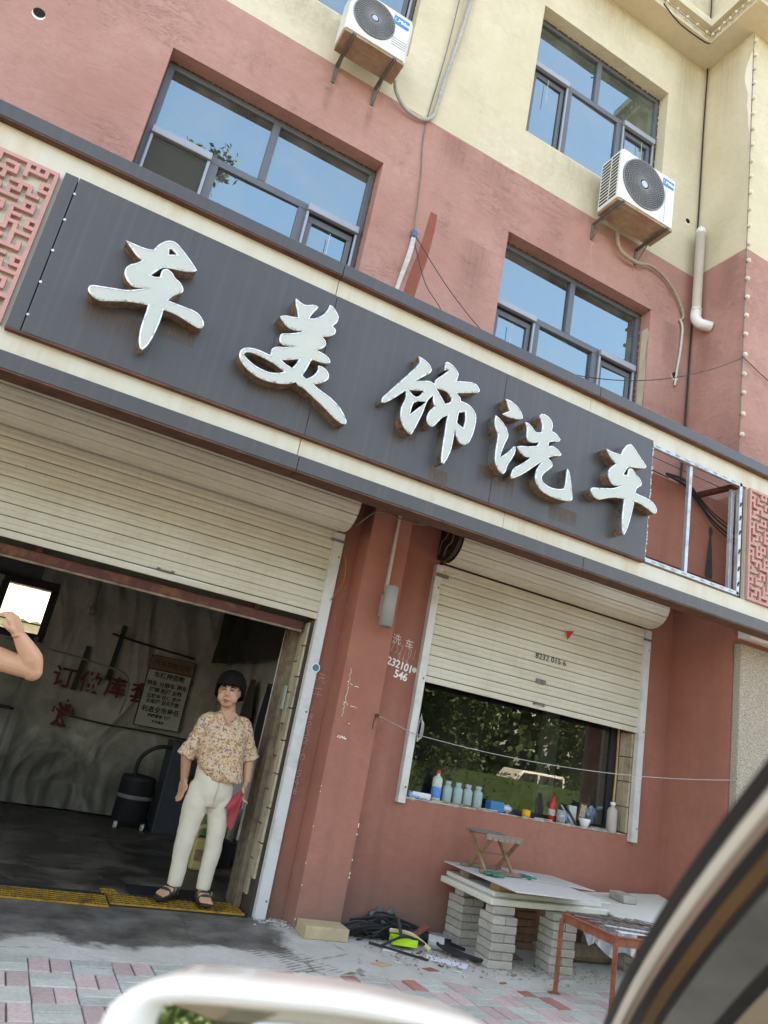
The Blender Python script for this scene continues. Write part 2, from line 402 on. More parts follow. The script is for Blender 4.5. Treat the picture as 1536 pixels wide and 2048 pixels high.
# tyre prints, a lane of chevrons crossing the edge
u = t.math('ADD', x, t.math('MULTIPLY', y, .55))
lane = t.math('MULTIPLY', t.step(u, 4.25, 4.32), t.step(u, 4.72, 4.62))
wv = t.n.new('ShaderNodeTexWave'); wv.wave_type = 'BANDS'; t.L(t.map((1,1,1), (0,0,RAD(62))), wv.inputs['Vector']); wv.inputs['Scale'].default_value = 9; wv.inputs['Distortion'].default_value = 1.5
tyre = t.math('MULTIPLY', t.math('MULTIPLY', lane, t.ramp(wv.outputs['Fac'], [(.55, 0), (.62, 1)])), t.ramp(t.noise(11, 4), [(.42, 0), (.55, 1)]))
tyre = t.math('MULTIPLY', tyre, t.step(y, 4.95, 4.8))
col = t.mix(t.math('MULTIPLY', tyre, .75), col, (.085,.08,.07))
b = t.bump(t.math('ADD', fine, t.math('MULTIPLY', mid, 1.5)), .45, .006)
t.bump(t.math('SUBTRACT', 1, crack), .7, .006, prev=b)
CONC = t.done(col, t.math('MULTIPLY_ADD', wet, -.42, .88), 0, .4)
edge = []
for i in range(0, 141):
    xx = -8 + i*.12
    yy = 4.335 + .012*math.sin(xx*5.1) + .01*math.sin(xx*13.7+1) + random.uniform(-.006, .006)
    if 2.55 < xx < 4.6: yy += -.075*math.sin((xx-2.55)/2.05*PI) + .02*math.sin(xx*9)
    edge.append((xx, yy))
mb = MB(); n = len(edge)
mb.add([(a, b_, .006) for a, b_ in edge] + [(a, 5.52, .006) for a, b_ in edge] + [(a, b_, -.1) for a, b_ in edge],
       [(i, i+1, n+i+1, n+i) for i in range(n-1)] + [(2*n+i, 2*n+i+1, i+1, i) for i in range(n-1)])
struct(mb.build('concrete_pavement', CONC))

# block paving: squares of two blocks, pink laid one way and grey-green the other
def paver_mat(name, c, stain):
    t = NT(name)
    h = t.n.new('ShaderNodeHueSaturation')
    n1 = t.noise(7, 6, .7, co=t.geo.outputs['Position']); n2 = t.noise(45, 5, .7, co=t.geo.outputs['Position'])
    col = t.mix(t.ramp(n1, [(.35, 0), (.68, 1)]), c, stain)
    col = t.mix(t.math('MULTIPLY', t.ramp(n2, [(.35, 1), (.6, 0)]), .45), col, mul(c, .6))
    t.L(col, h.inputs['Color']); t.L(t.math('MULTIPLY_ADD', t.rnd(), .28, .86), h.inputs['Value'])
    t.bump(n2, .5, .004)
    return t.done(h.outputs[0], .9, 0, .3)
PVP = paver_mat('pink_paver', (.44,.315,.28), (.47,.385,.35))
PVG = paver_mat('grey_green_paver', (.36,.372,.315), (.445,.45,.39))
PVR = paver_mat('worn_red_paver', (.32,.12,.085), (.40,.22,.18))
pave = thing('pavement', 'pink and grey-green block paving between shop and road', 'pavement'); 
del pave['category']; del pave['label']; pave['kind'] = 'structure'
def paver_mesh(m):
    mb = MB(); a, b_, c_, h = .0975, .0475, .004, .05
    mb.add([(-a,-b_,-h),(a,-b_,-h),(a,b_,-h),(-a,b_,-h),(-a,-b_,-c_),(a,-b_,-c_),(a,b_,-c_),(-a,b_,-c_),
            (-a+c_,-b_+c_,0),(a-c_,-b_+c_,0),(a-c_,b_-c_,0),(-a+c_,b_-c_,0)],
           [(0,1,5,4),(1,2,6,5),(2,3,7,6),(3,0,4,7),(4,5,9,8),(5,6,10,9),(6,7,11,10),(7,4,8,11),(8,9,10,11)])
    me = mb.mesh('paver'); me.materials.append(m); return me
PM = {'p': paver_mesh(PVP), 'g': paver_mesh(PVG), 'r': paver_mesh(PVR)}
far = {'p': MB(), 'g': MB()}
CELL = .2; ROWH = .195
cnt = 0
for j in range(0, 36):
    yc = 4.335 - ROWH*(j+.5)
    for i in range(-30, 40):
        xc = .51 + CELL*(i+.5)
        pink = (i + j) % 2 == 0
        near = 3.05 < yc and .25 < xc < 4.35 and (xc < 4.35 - (4.3-yc)*.3)
        if abs(xc) > 6 and j > 20: continue
        for k in (-1, 1):
            if pink: px, py, r = xc + k*.05, yc, PI/2
            else: px, py, r = xc, yc + k*.0487, 0
            if near and cnt < 300:
                key = 'p' if pink else 'g'
                if pink and random.random() < .13: key = 'r'
                o = inst('paver', PM[key], pave, (px + random.uniform(-.002,.002), py + random.uniform(-.002,.002), random.uniform(-.004, .001)),
                         (random.uniform(-.012,.012), random.uniform(-.012,.012), r + random.uniform(-.014,.014)), (1, .98, 1)); cnt += 1
            else:
                a, b_ = (.0475, .0955) if pink else (.0975, .0465)
                far['p' if pink else 'g'].box(px-a, px+a, py-b_, py+b_, -.05, random.uniform(-.004, 0))
stuff(far['p'].build('paver_field', PVP, pave)); stuff(far['g'].build('paver_field', PVG, pave))
struct(flatsheet('sand_ground', -8, 9, -2.8, 4.4, -.014, EARTH))

# ================================================================== the building
bld = thing('shop_building', 'red and yellow rendered shop building with a projecting wing beside its sign', 'building', (1.8, 5.45, 0))
YW = 5.45
def wall_holes(name, x0, x1, z0, z1, holes, y0, y1, m, parent):
    xs = sorted({x0, x1, *[h[0] for h in holes if x0 < h[0] < x1], *[h[1] for h in holes if x0 < h[1] < x1]})
    zs = sorted({z0, z1, *[h[2] for h in holes if z0 < h[2] < z1], *[h[3] for h in holes if z0 < h[3] < z1]})
    inside = lambda a, c: any(h[0] < a < h[1] and h[2] < c < h[3] for h in holes)
    mb = MB(); cell = {}
    for i in range(len(xs)-1):
        for j in range(len(zs)-1):
            cell[i, j] = not inside((xs[i]+xs[i+1])/2, (zs[j]+zs[j+1])/2)
    for (i, j), s in cell.items():
        if not s: continue
        a, b_, c_, d = xs[i], xs[i+1], zs[j], zs[j+1]
        mb.quad((a,y0,c_),(b_,y0,c_),(b_,y0,d),(a,y0,d)); mb.quad((a,y1,c_),(a,y1,d),(b_,y1,d),(b_,y1,c_))
        for (di, dj, q) in ((-1,0,((a,y0,c_),(a,y0,d),(a,y1,d),(a,y1,c_))), (1,0,((b_,y0,c_),(b_,y1,c_),(b_,y1,d),(b_,y0,d))),
                            (0,-1,((a,y0,c_),(a,y1,c_),(b_,y1,c_),(b_,y0,c_))), (0,1,((a,y0,d),(b_,y0,d),(b_,y1,d),(a,y1,d)))):
            if not cell.get((i+di, j+dj), False): mb.quad(*q)
    return mb.build(name, m, parent)
DOOR = (-2.35, 2.03, 0, 2.95); SHOPW = (3.05, 5.46, .94, 2.95)
W1 = (-.325, 1.722, 4.64, 6.53); W2 = (3.21, 5.225, 4.64, 6.54); W3 = (3.22, 5.222, 7.90, 9.80); W4 = (-.325, 1.722, 7.90, 9.80)
wall_holes('ground_floor_wall', -6.5, 5.87, 0, 4.30, [DOOR, SHOPW], YW, 5.73, RED, bld)
wall_holes('first_floor_wall', -6.5, 5.87, 4.30, 7.30, [W1, W2], YW, 5.73, PINK, bld)
wall_holes('second_floor_wall', -6.5, 5.87, 7.30, 10.62, [W3, W4], YW, 5.73, YEL, bld)
MB().box(-6.5, 5.87, YW, 5.73, 10.62, 12.4).build('parapet', YEL, bld)
# wing
MB().box(5.872, 9.5, 4.74, 12, 0, 4.30).build('wing_ground_floor', RED, bld)
MB().box(5.872, 9.5, 4.74, 12, 4.30, 7.30).build('wing_first_floor', PINK, bld)
MB().box(5.872, 9.5, 4.74, 12, 7.30, 12.4).build('wing_second_floor', YEL, bld)
MB().box(5.90, 9.4, 4.66, 4.738, .12, 2.80).build('stucco_cladding', STUCCO, bld, bevel=.008)
MB().box(5.94, 9.4, 4.60, 4.738, 2.86, 3.05).build('window_ledge', WPLASTIC, bld, bevel=.01)
# cornice with two steps, following the inner corner
for (d, z0, z1) in ((.30, 10.62, 10.78), (.38, 10.78, 10.90)):
    mb = MB()
    poly = [(-6.5, YW+.001), (5.871, YW+.001), (5.871, 4.739), (9.5, 4.739), (9.5, 4.739-d), (5.871-d, 4.739-d), (5.871-d, YW-d), (-6.5, YW-d)]
    k = len(poly)
    mb.add([(a, b_, z0) for a, b_ in poly] + [(a, b_, z1) for a, b_ in poly],
           [(i, (i+1) % k, k+(i+1) % k, k+i) for i in range(k)] + [(0,1,6,7),(1,2,5,6),(2,3,4,5)] + [(k+7,k+6,k+1,k),(k+6,k+5,k+2,k+1),(k+5,k+4,k+3,k+2)])
    mb.build('cornice', YEL, bld)
# patches of sunlight at the wing's edge, painted on as pale colour
PEEL_SUN = simple('bare_render_and_sun', (.80,.76,.64), .85, 0, .06)
mb = MB(); zz = [10.28, 10.1, 9.95, 9.8, 9.62, 9.45, 9.3, 9.1, 8.95]; ww = [.02, .09, .11, .09, .05, .06, .04, .03, .0]
vs = [(5.868, 4.741, z) for z in zz] + [(5.868, 4.741+w_, z) for z, w_ in zip(zz, ww)]
mb.add(vs, [(i, i+1, len(zz)+i+1, len(zz)+i) for i in range(len(zz)-1)]); mb.build('painted_sun_patch', PEEL_SUN, bld)
# pillar, beam behind the sign, plinth strip, roof and inner walls
PIL = MB(); PIL.box(2.247, 2.605, 5.22, YW-.001, 0, 4.2); PIL.build('pillar', RED, bld, bevel=.008)
MB().box(-6.5, 2.2, 4.76, YW-.001, 3.34, 4.16).build('beam', RED, bld)
MB().box(2.65, 5.868, 4.76, YW-.001, 3.34, 4.16).build('beam', RED, bld)
MB().box(2.2, 2.65, 4.76, 5.218, 3.34, 4.16).build('beam', RED, bld)
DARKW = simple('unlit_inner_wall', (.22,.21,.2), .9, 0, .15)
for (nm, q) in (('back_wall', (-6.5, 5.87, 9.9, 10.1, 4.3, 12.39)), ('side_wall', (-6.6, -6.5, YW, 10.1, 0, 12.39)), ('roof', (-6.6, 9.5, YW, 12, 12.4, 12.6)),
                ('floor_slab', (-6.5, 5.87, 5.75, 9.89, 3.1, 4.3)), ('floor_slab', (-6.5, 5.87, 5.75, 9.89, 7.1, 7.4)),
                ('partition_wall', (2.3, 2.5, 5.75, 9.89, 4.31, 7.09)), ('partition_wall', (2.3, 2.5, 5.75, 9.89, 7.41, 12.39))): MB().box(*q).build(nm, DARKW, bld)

# windows: frame, six panes, rolled screens over the side sashes
def window(name, h, cord, open_left=False, parent=bld):
    x0, x1, z0, z1 = h; y = 5.60; W = x1-x0
    win = bpy.data.objects.new(name, None); COL.objects.link(win); win.parent = parent
    base = Vector(((x0+x1)/2, y, z0)); win.location = base - wloc(parent); WL[win.name] = base; win.empty_display_size = .1
    mb = MB(); f = .062; zt = z1 - .74; xm = (x0+x1)/2; a = x0+.60; b_ = x1-.60
    g_ = .003
    mb.box(x0+g_, x1-g_, y, y+.07, z1-f, z1-g_); mb.box(x0+g_, x1-g_, y, y+.07, z0+g_, z0+f)
    mb.box(x0+g_, x0+f, y, y+.07, z0+f, z1-f); mb.box(x1-f, x1-g_, y, y+.07, z0+f, z1-f)
    mb.box(x0+f, x1-f, y, y+.07, zt-.035, zt+.035)
    mb.box(xm-.035, xm+.035, y, y+.07, zt+.035, z1-f)
    mb.box(a-.045, a+.045, y, y+.07, z0+f, zt-.035); mb.box(b_-.045, b_+.045, y, y+.07, z0+f, zt-.035)
    mb.build('frame', FRAME, win, bevel=.005)
    for (p, q) in ((x0+f, a-.045), (b_+.045, x1-f)):
        L = MB()       # screen cassette and side tracks, lighter metal
        L.box(p-.012, q+.012, y-.052, y-.002, zt-.052, zt+.022)
        L.box(p-.012, p+.014, y-.03, y-.002, z0+.02, zt-.0521); L.box(q-.014, q+.012, y-.03, y-.002, z0+.02, zt-.0521)
        L.build('screen_cassette', FRAMEL, win, bevel=.008)
    for k, (p, q) in enumerate(((x0+f, a-.045), (b_+.045, x1-f))):   # casement sashes
        if open_left and k == 0: continue
        S = MB()
        S.box(p+.018, q-.018, y+.01, y+.05, zt-.13, zt-.07); S.box(p+.018, q-.018, y+.01, y+.05, z0+f+.01, z0+f+.06)
        S.box(p+.018, p+.068, y+.01, y+.05, z0+f+.06, zt-.13); S.box(q-.068, q-.018, y+.01, y+.05, z0+f+.06, zt-.13)
        S.build('sash', FRAME, win, bevel=.004)
    panes = [(x0+f, xm-.035, zt+.035, z1-f), (xm+.035, x1-f, zt+.035, z1-f), (a+.045, b_-.045, z0+f, zt-.035)]
    if not open_left: panes.append((x0+f+.07, a-.115, z0+f+.06, zt-.13))
    panes.append((b_+.115, x1-f-.07, z0+f+.06, zt-.13))
    for (p, q, r, s) in panes:
        m_ = MB(); yy = y+.03; tl = random.uniform(-.006, .006); tt = random.uniform(-.008, .008)
        m_.add([(p,yy+tl,r+.0),(q,yy-tl,r),(q,yy-tl+tt,s),(p,yy+tl+tt,s)], [(0,1,2,3)])
        m_.build('pane', GLASS, win)
    for (cx_, top, ln) in cord:
        c = MB(); c.tube([(cx_, y-.016, top), (cx_+.004, y-.016, top-ln)], .0035, 5); c.build('pull_cord', WHITEC, win)
    if open_left:
        MB().add([(x0+f,y-.012,z0+f),(a-.045,y-.012,z0+f),(a-.045,y-.012,zt-.05),(x0+f,y-.012,zt-.05)], [(0,1,2,3)]).build('insect_screen', SCREEN, win)
    foam = MB()                                            # ragged foam in the gap round the frame
    for i in range(46):
        q = x0 + (x1-x0)*(i+random.random())/46; foam.ell((q, y-.004, z1-.004), (.026, .008, random.uniform(.003, .011)), 6, 4)
    for i in range(40):
        q = z1 - (z1-z0)*(i+random.random())/40; foam.ell((x1-.004, y-.004, q), (random.uniform(.004, .012), .008, .026), 6, 4)
    stuff(foam.build('foam_seal', simple('dirty_foam', (.075,.068,.055), .95, 0, .4, 30, .5), win))
    return win
window('window', W1, [(1.42, 5.62, .30)], open_left=True)
window('window', W2, [(3.50, 5.62, .32)])
window('window', W3, [(3.50, 8.95, .36), (4.98, 8.95, .36)])
window('window', W4, [])
# bare plaster patch beside the first-floor window
mb = MB(); pts = [(5.224,6.28),(5.224,5.35),(5.226,5.2)]
zz = [6.30,6.22,6.1,5.95,5.8,5.6,5.45,5.3,5.2]; ww=[.09,.13,.10,.09,.11,.12,.11,.10,.07]
vs = [(5.2225, 5.56, z) for z in zz] + [(5.2225, 5.56-w_*.9, z+random.uniform(-.01,.01)) for z, w_ in zip(zz, ww)]
mb.add(vs, [(i, i+1, len(zz)+i+1, len(zz)+i) for i in range(len(zz)-1)]); mb.build('plaster_patch', simple('raw_plaster', (.50,.44,.33), .9, 0, .15), bld)
# darker repainted run left by an old pipe
mb = MB(); zz = [6.28, 6.1, 5.9, 5.7, 5.5, 5.3, 5.1, 4.9]; 
vs = [(2.30+.03*random.random()-.022*i, YW-.003, z) for i, z in enumerate(zz)] + [(2.37+.03*random.random()-.012*i, YW-.003, z) for i, z in enumerate(zz)]
mb.add(vs, [(i, i+1, 8+i+1, 8+i) for i in range(7)]); mb.build('repainted_run', simple('unfaded_red_paint', (.25,.075,.05), .85, 0, .15), bld)
# water runs down the render
t = NT('water_run_dark'); x, y, z_ = t.sep(); s1 = t.noise(1, 6, .7, co=t.map((14, 14, 1.1)))
t.L(t.math('MULTIPLY', t.math('MULTIPLY', t.step(z_, -1.0, -.02), t.step(t.math('ABSOLUTE', x), .5, .1)), t.math('MULTIPLY', t.ramp(s1, [(.3, 0), (.75, 1)]), .3)), t.b.inputs['Alpha'])
RUND = t.done((.16,.09,.065), .85, 0, .2)
t = NT('water_run_pale'); x, y, z_ = t.sep(); s1 = t.noise(1, 6, .7, co=t.map((14, 14, 1.1)))
t.L(t.math('MULTIPLY', t.math('MULTIPLY', t.step(z_, -1.0, -.02), t.step(t.math('ABSOLUTE', x), .5, .1)), t.math('MULTIPLY', t.ramp(s1, [(.3, 0), (.6, 1)]), .55)), t.b.inputs['Alpha'])
RUNP = t.done((.62,.40,.33), .85, 0, .2)
RUNQ = RUND.copy(); RUNQ.name = 'water_run_ochre'; RUNQ.node_tree.nodes['Principled BSDF'].inputs['Base Color'].default_value = (.33,.26,.15,1)
run_me = {}
for (x_, z_t, w_, l_, m_) in ((4.28,6.98,.10,.5,RUNP),(4.93,6.98,.09,.45,RUNP),(1.05,7.05,.12,.55,RUND),(1.47,7.05,.10,.5,RUND),(2.42,7.28,.5,.8,RUND),(-.9,7.28,.9,.5,RUND),(3.0,7.28,.6,.6,RUND),(4.2,7.88,2.1,.55,RUNQ),(2.6,10.6,.9,1.6,RUNQ),(4.2,10.6,1.6,.8,RUNQ),(5.5,10.6,.5,2.2,RUNQ),(.6,7.88,2.0,.5,RUNQ),(5.55,6.5,.35,1.2,RUND),(2.2,9.5,.35,2.0,RUNQ),(-2.0,6.9,1.2,1.2,RUND),(2.9,6.2,.5,1.3,RUND)):
    if m_.name not in run_me:
        q = MB(); q.quad((-.5,0,-1),(.5,0,-1),(.5,0,0),(-.5,0,0)); run_me[m_.name] = q.mesh('water_run'); run_me[m_.name].materials.append(m_)
    inst('water_run', run_me[m_.name], bld, (x_, YW-.0025-.0004*random.random(), z_t), (0,0,0), (w_,1,l_))
for (y_, z_t, w_, l_, m_) in ((5.1,10.6,.6,1.8,RUNQ),(5.25,6.4,.3,1.2,RUND),(4.95,7.28,.35,.9,RUND)): inst('water_run', run_me[m_.name], bld, (5.8685, y_, z_t), (0,0,-PI/2), (w_,1,l_))
# drill holes and spalls in the render
HOLE = simple('hole_black', (.01,.009,.008), 1, 0, 0, bump=0)
for (hx, hz, r) in ((-1.30, 6.18, .045), (5.70, 8.05, .035), (5.66, 5.86, .045)):
    c = MB(); c.lathe((hx, YW-.002, hz), [(r, 0), (r*.98, .001)], 12, 'Y'); c.build('drilled_hole', HOLE, bld)
    c = MB(); c.lathe((hx, YW-.0005, hz-.016), [(r*1.12, 0), (r*1.1, .0008)], 9, 'Y'); c.build('chipped_rim', PEEL_SUN, bld)

# ================================================================== the shop sign
sign = thing('shop_sign', 'long dark grey shop fascia sign with white brush characters and cream borders', 'sign', (1.85, 4.36, 2.835))
XS0, XS1 = -3.2, 7.2
def band(name, x0, x1, y0, y1, z0, z1, m, bev=.004): return MB().box(x0, x1, y0, y1, z0, z1).build(name, m, sign, bevel=bev)
for (a, b_) in ((XS0, 1.249), (1.253, 3.648), (3.652, XS1)):
    band('top_band', a, b_, 4.30, 4.46, 4.345, 4.442, DARK)
    band('top_band_underside', a, b_, 4.303, 4.4, 4.335, 4.344, RUSTB, 0)
    band('bottom_band', a, b_, 4.30, 4.46, 2.846, 2.948, DARK)
    band('bottom_band_underside', a, b_, 4.303, 4.46, 2.835, 2.845, RUSTB, 0)
for (a, b_) in ((XS0, 1.248), (1.254, 3.60), (3.604, XS1)): band('cream_border', a, b_, 4.355, 4.385, 4.165, 4.334, CREAM, 0)
for (a, b_) in ((XS0, 1.244), (1.25, 2.9), (2.904, XS1)): band('cream_border', a, b_, 4.345, 4.385, 2.949, 3.088, CREAM, 0)
band('cream_border', -.66, -.573, 4.352, 4.385, 3.088, 4.165, CREAM, 0)
# main panels with a riveted left strip
band('panel', -.573, -.497, 4.304, 4.36, 3.094, 4.172, DARK, .003)
band('panel', -.491, 1.249, 4.30, 4.36, 3.094, 4.172, DARK, .003)
band('panel', 1.252, 2.72, 4.30, 4.36, 3.094, 4.172, DARK, .003)
band('panel', 2.723, 4.277, 4.30, 4.36, 3.094, 4.172, DARK, .003)
band('panel_lower_edge', -.573, 4.277, 4.302, 4.36, 3.080, 3.0935, RUSTB, 0)
for z in (3.2, 3.42, 3.64, 3.86, 4.05):
    MB().ell((-.487, 4.297, z), (.009, .005, .009), 8, 5).build('rivet', TRIM, sign)
# backing and brackets behind
mb = MB()
mb.box(XS0, 4.26, 4.39, 4.41, 2.95, 4.33)
mb.build('backing_sheet', BRKT, sign)
CHARS=[
 [["-134,3841 -86,3841 -25,3842 28,3855 36,3884 56,3923 84,3956 122,3972 157,3961 216,3919 265,3881 303,3847 289,3829 242,3806 181,3793 138,3780 105,3766 80,3724 60,3686 80,3686 111,3701 108,3732 114,3760 140,3772 172,3761 191,3737 233,3720 260,3690 262,3663 234,3638 207,3603 195,3573 236,3574 294,3575 346,3578 386,3570 419,3545 437,3517 434,3488 411,3475 355,3485 287,3502 234,3507 188,3503 189,3462 187,3395 179,3315 164,3244 143,3203 126,3210 108,3254 97,3319 95,3388 98,3449 96,3492 46,3483 -18,3464 -88,3433 -152,3403 -191,3404 -225,3422 -240,3444 -235,3473 -191,3488 -120,3509 -47,3528 13,3563 64,3597 19,3577 -18,3568 -54,3589 -82,3624 -88,3663 -71,3699 -34,3730 -14,3758 -51,3773 -90,3802","110,3907 127,3914 162,3891 120,3870"]],
 [["948,3954 988,3937 1026,3935 1080,3968 1110,3962 1105,3943 1079,3894 1070,3853 1109,3872 1154,3919 1179,3975 1183,4014 1205,4014 1243,3985 1266,3955 1263,3913 1237,3872 1266,3855 1267,3822 1233,3790 1186,3763 1219,3741 1223,3710 1202,3681 1168,3654 1221,3651 1262,3637 1280,3612 1268,3594 1219,3582 1170,3580 1150,3574 1134,3498 1115,3440 1147,3428 1189,3471 1209,3517 1204,3553 1230,3558 1271,3544 1293,3515 1291,3482 1256,3445 1203,3411 1244,3393 1328,3371 1405,3333 1457,3284 1480,3249 1479,3227 1443,3220 1382,3243 1305,3287 1217,3326 1136,3364 1110,3360 1084,3380 1054,3356 1002,3331 925,3314 851,3311 779,3329 726,3361 691,3400 690,3446 719,3477 777,3494 834,3494 882,3490 876,3537 909,3568 958,3583 1016,3618 950,3593 919,3600 908,3633 912,3667 963,3689 1016,3719 1051,3748 1001,3728 954,3725 914,3745 876,3779 906,3803 957,3814 993,3827 979,3873 954,3914","718,3425 729,3448 763,3459 844,3455 922,3445 995,3418 963,3395 910,3375 830,3375 756,3398","955,3487 1005,3511 1067,3542 1058,3504 1038,3463 997,3471"]],
 [["1904,3928 1954,3924 2004,3901 2026,3872 2022,3844 1978,3800 1919,3735 1973,3757 2021,3780 2065,3772 2071,3808 2090,3834 2123,3871 2159,3920 2144,3921 2126,3909 2125,3946 2125,3975 2142,3986 2184,3978 2230,3952 2249,3921 2238,3868 2296,3887 2361,3909 2410,3910 2443,3878 2440,3854 2375,3827 2312,3799 2255,3775 2293,3752 2300,3729 2365,3730 2417,3706 2448,3667 2453,3599 2444,3514 2423,3438 2388,3409 2348,3410 2314,3447 2291,3493 2292,3420 2289,3333 2269,3259 2248,3213 2229,3215 2219,3266 2216,3355 2215,3446 2213,3526 2217,3580 2176,3549 2146,3500 2122,3457 2098,3445 2065,3463 2052,3500 2064,3554 2100,3606 2079,3641 2073,3685 2037,3630 2030,3596 2018,3524 1996,3442 1977,3375 1961,3333 1935,3335 1891,3366 1860,3414 1847,3463 1849,3512 1861,3548 1869,3587 1856,3634 1816,3584 1766,3527 1720,3482 1696,3479 1692,3510 1727,3566 1774,3640 1841,3743 1904,3845 1924,3892","1876,3646 1993,3687 1971,3635 1934,3613","1937,3578 2024,3611 1976,3544 1921,3471 1926,3537","2087,3744 2173,3761 2225,3718 2218,3684 2179,3656 2135,3701","2300,3635 2350,3660 2365,3597 2356,3531 2298,3552"]],
 [["2679,3898 2724,3900 2776,3884 2816,3861 2847,3819 2848,3797 2817,3779 2758,3767 2698,3763 2665,3765 2726,3816 2701,3855"],
  ["2610,3734 2638,3726 2684,3701 2726,3663 2745,3622 2743,3594 2724,3545 2712,3493 2699,3425 2746,3468 2790,3526 2807,3554 2822,3549 2826,3507 2803,3446 2771,3383 2767,3334 2748,3307 2718,3312 2684,3342 2659,3385 2654,3451 2655,3519 2657,3594 2624,3635 2607,3682"],
  ["3010,3904 3053,3912 3106,3897 3134,3857 3130,3799 3178,3795 3222,3761 3212,3738 3157,3720 3118,3703 3114,3663 3156,3684 3208,3673 3247,3646 3240,3627 3185,3610 3124,3571 3168,3549 3179,3520 3141,3475 3098,3428 3088,3387 3117,3360 3172,3346 3240,3353 3307,3375 3318,3433 3315,3503 3319,3550 3340,3533 3366,3460 3386,3380 3401,3321 3381,3298 3295,3281 3201,3276 3112,3289 3058,3324 3028,3377 3034,3443 3057,3494 3086,3531 3045,3495 2991,3439 2928,3374 2864,3321 2826,3298 2814,3319 2826,3376 2851,3403 2899,3443 2968,3516 2914,3507 2869,3523 2833,3558 2861,3576 2931,3596 3012,3629 3026,3666 2961,3637 2924,3640 2903,3676 2904,3730 2878,3781 2909,3782 2949,3764 2984,3733 3035,3752 3040,3804 3021,3847 2998,3877"]],
 [["3684,3852 3752,3845 3838,3856 3856,3907 3890,3959 3930,3984 3968,3968 4036,3912 4119,3852 4112,3829 4046,3806 3975,3791 3919,3770 3899,3731 3881,3693 3924,3704 3928,3745 3932,3764 3970,3775 4003,3752 4017,3737 4061,3718 4086,3682 4074,3656 4034,3626 4021,3580 4082,3578 4186,3576 4238,3552 4272,3514 4263,3477 4233,3470 4170,3491 4089,3508 4019,3507 4011,3440 3988,3324 3962,3232 3942,3196 3926,3212 3910,3281 3906,3373 3910,3441 3910,3491 3846,3482 3773,3458 3702,3425 3654,3400 3607,3408 3576,3435 3564,3459 3578,3480 3636,3495 3709,3517 3781,3539 3842,3576 3892,3605 3807,3570 3771,3576 3738,3612 3721,3654 3734,3697 3766,3730 3795,3758 3748,3784 3708,3819"]],
]
def poly_area(p): return sum(p[i][0]*p[(i+1) % len(p)][1] - p[(i+1) % len(p)][0]*p[i][1] for i in range(len(p)))/2
def smooth_poly(p):
    n = len(p); out = []
    for i in range(n):                                   # keep sharp corners, round gentle ones
        a, b_, c = Vector(p[i-1]), Vector(p[i]), Vector(p[(i+1) % n])
        ang = (b_-a).angle(c-b_) if (b_-a).length and (c-b_).length else 0
        if ang < RAD(62): out += [tuple(b_.lerp(a, .22)), tuple(b_.lerp(c, .22))]
        else: out.append(tuple(b_))
    return out
def inset(p, d):
    n = len(p); out = []; s = 1 if poly_area(p) > 0 else -1
    for i in range(n):
        a, b_, c = Vector(p[i-1]), Vector(p[i]), Vector(p[(i+1) % n])
        t1 = (b_-a).normalized(); t2 = (c-b_).normalized()
        nn = Vector((-t1.y-t2.y, t1.x+t2.x)); 
        if nn.length < 1e-6: nn = Vector((-t1.y, t1.x))
        nn.normalize(); k = max(.45, nn.dot(Vector((-t1.y, t1.x))))
        out.append(tuple(b_ + nn*(s*d/k)))
    return out
def fill(loops, y, name):
    """flat face with holes through a 2D curve, at depth y"""
    c = bpy.data.curves.new('fill', 'CURVE'); c.dimensions = '2D'; c.fill_mode = 'BOTH'
    for lp in loops:
        sp = c.splines.new('POLY'); sp.points.add(len(lp)-1); sp.use_cyclic_u = True
        for q, p in zip(sp.points, lp): q.co = (p[0], p[1], 0, 1)
    o = bpy.data.objects.new('fill', c); COL.objects.link(o)
    dg = bpy.context.evaluated_depsgraph_get(); dg.update()
    me = bpy.data.meshes.new_from_object(o.evaluated_get(dg))
    mb = MB(); mb.add([(p.co.x, y, p.co.y) for p in me.vertices], [tuple(f.vertices) for f in me.polygons])
    bpy.data.objects.remove(o); bpy.data.curves.remove(c); bpy.data.meshes.remove(me); return mb
YF = 4.20
NAMES = ['che', 'mei', 'shi', 'xi', 'che']
for ci, pieces in enumerate(CHARS):
    for pc in pieces:
        face = MB(); side = MB(); trim = MB(); low = []
        loops = []
        for li, s in enumerate(pc):
            p = [(int(a)/1000, int(b_)/1000) for a, b_ in (q.split(',') for q in s.split())]
            p = smooth_poly(p)
            if (poly_area(p) > 0) == (li > 0): p.reverse()
            loops.append(p)
        for li, p in enumerate(loops):
            n = len(p); q = inset(p, .009 if li == 0 else -.009)
            loops[li] = q
            trim.add([(a, YF+.002, b_) for a, b_ in p] + [(a, YF-.001, b_) for a, b_ in q] + [(a, YF+.010, b_) for a, b_ in p], [(i, (i+1) % n, n+(i+1) % n, n+i) for i in range(n)] + [(i, (i+1) % n, 2*n+(i+1) % n, 2*n+i) for i in range(n)])
            side.add([(a, YF+.010, b_) for a, b_ in p] + [(a, 4.2985, b_) for a, b_ in p], [(i, (i+1) % n, n+(i+1) % n, n+i) for i in range(n)])
            for i in range(n):
                a, b_ = p[i], p[(i+1) % n]; low.append(-(b_[0]-a[0]) < -.35*math.hypot(b_[0]-a[0], b_[1]-a[1]))
        fm = fill(loops, YF+.001, 'f'); face.add(fm.v, fm.f)
        ch = face.build('character', ACRYL, sign)
        trim.build('edge_trim', TRIM, ch)
        so = side.build('letter_return', [CHROME, LRUST], ch)
        so.data.polygons.foreach_set('material_index', [int(x) for x in low])
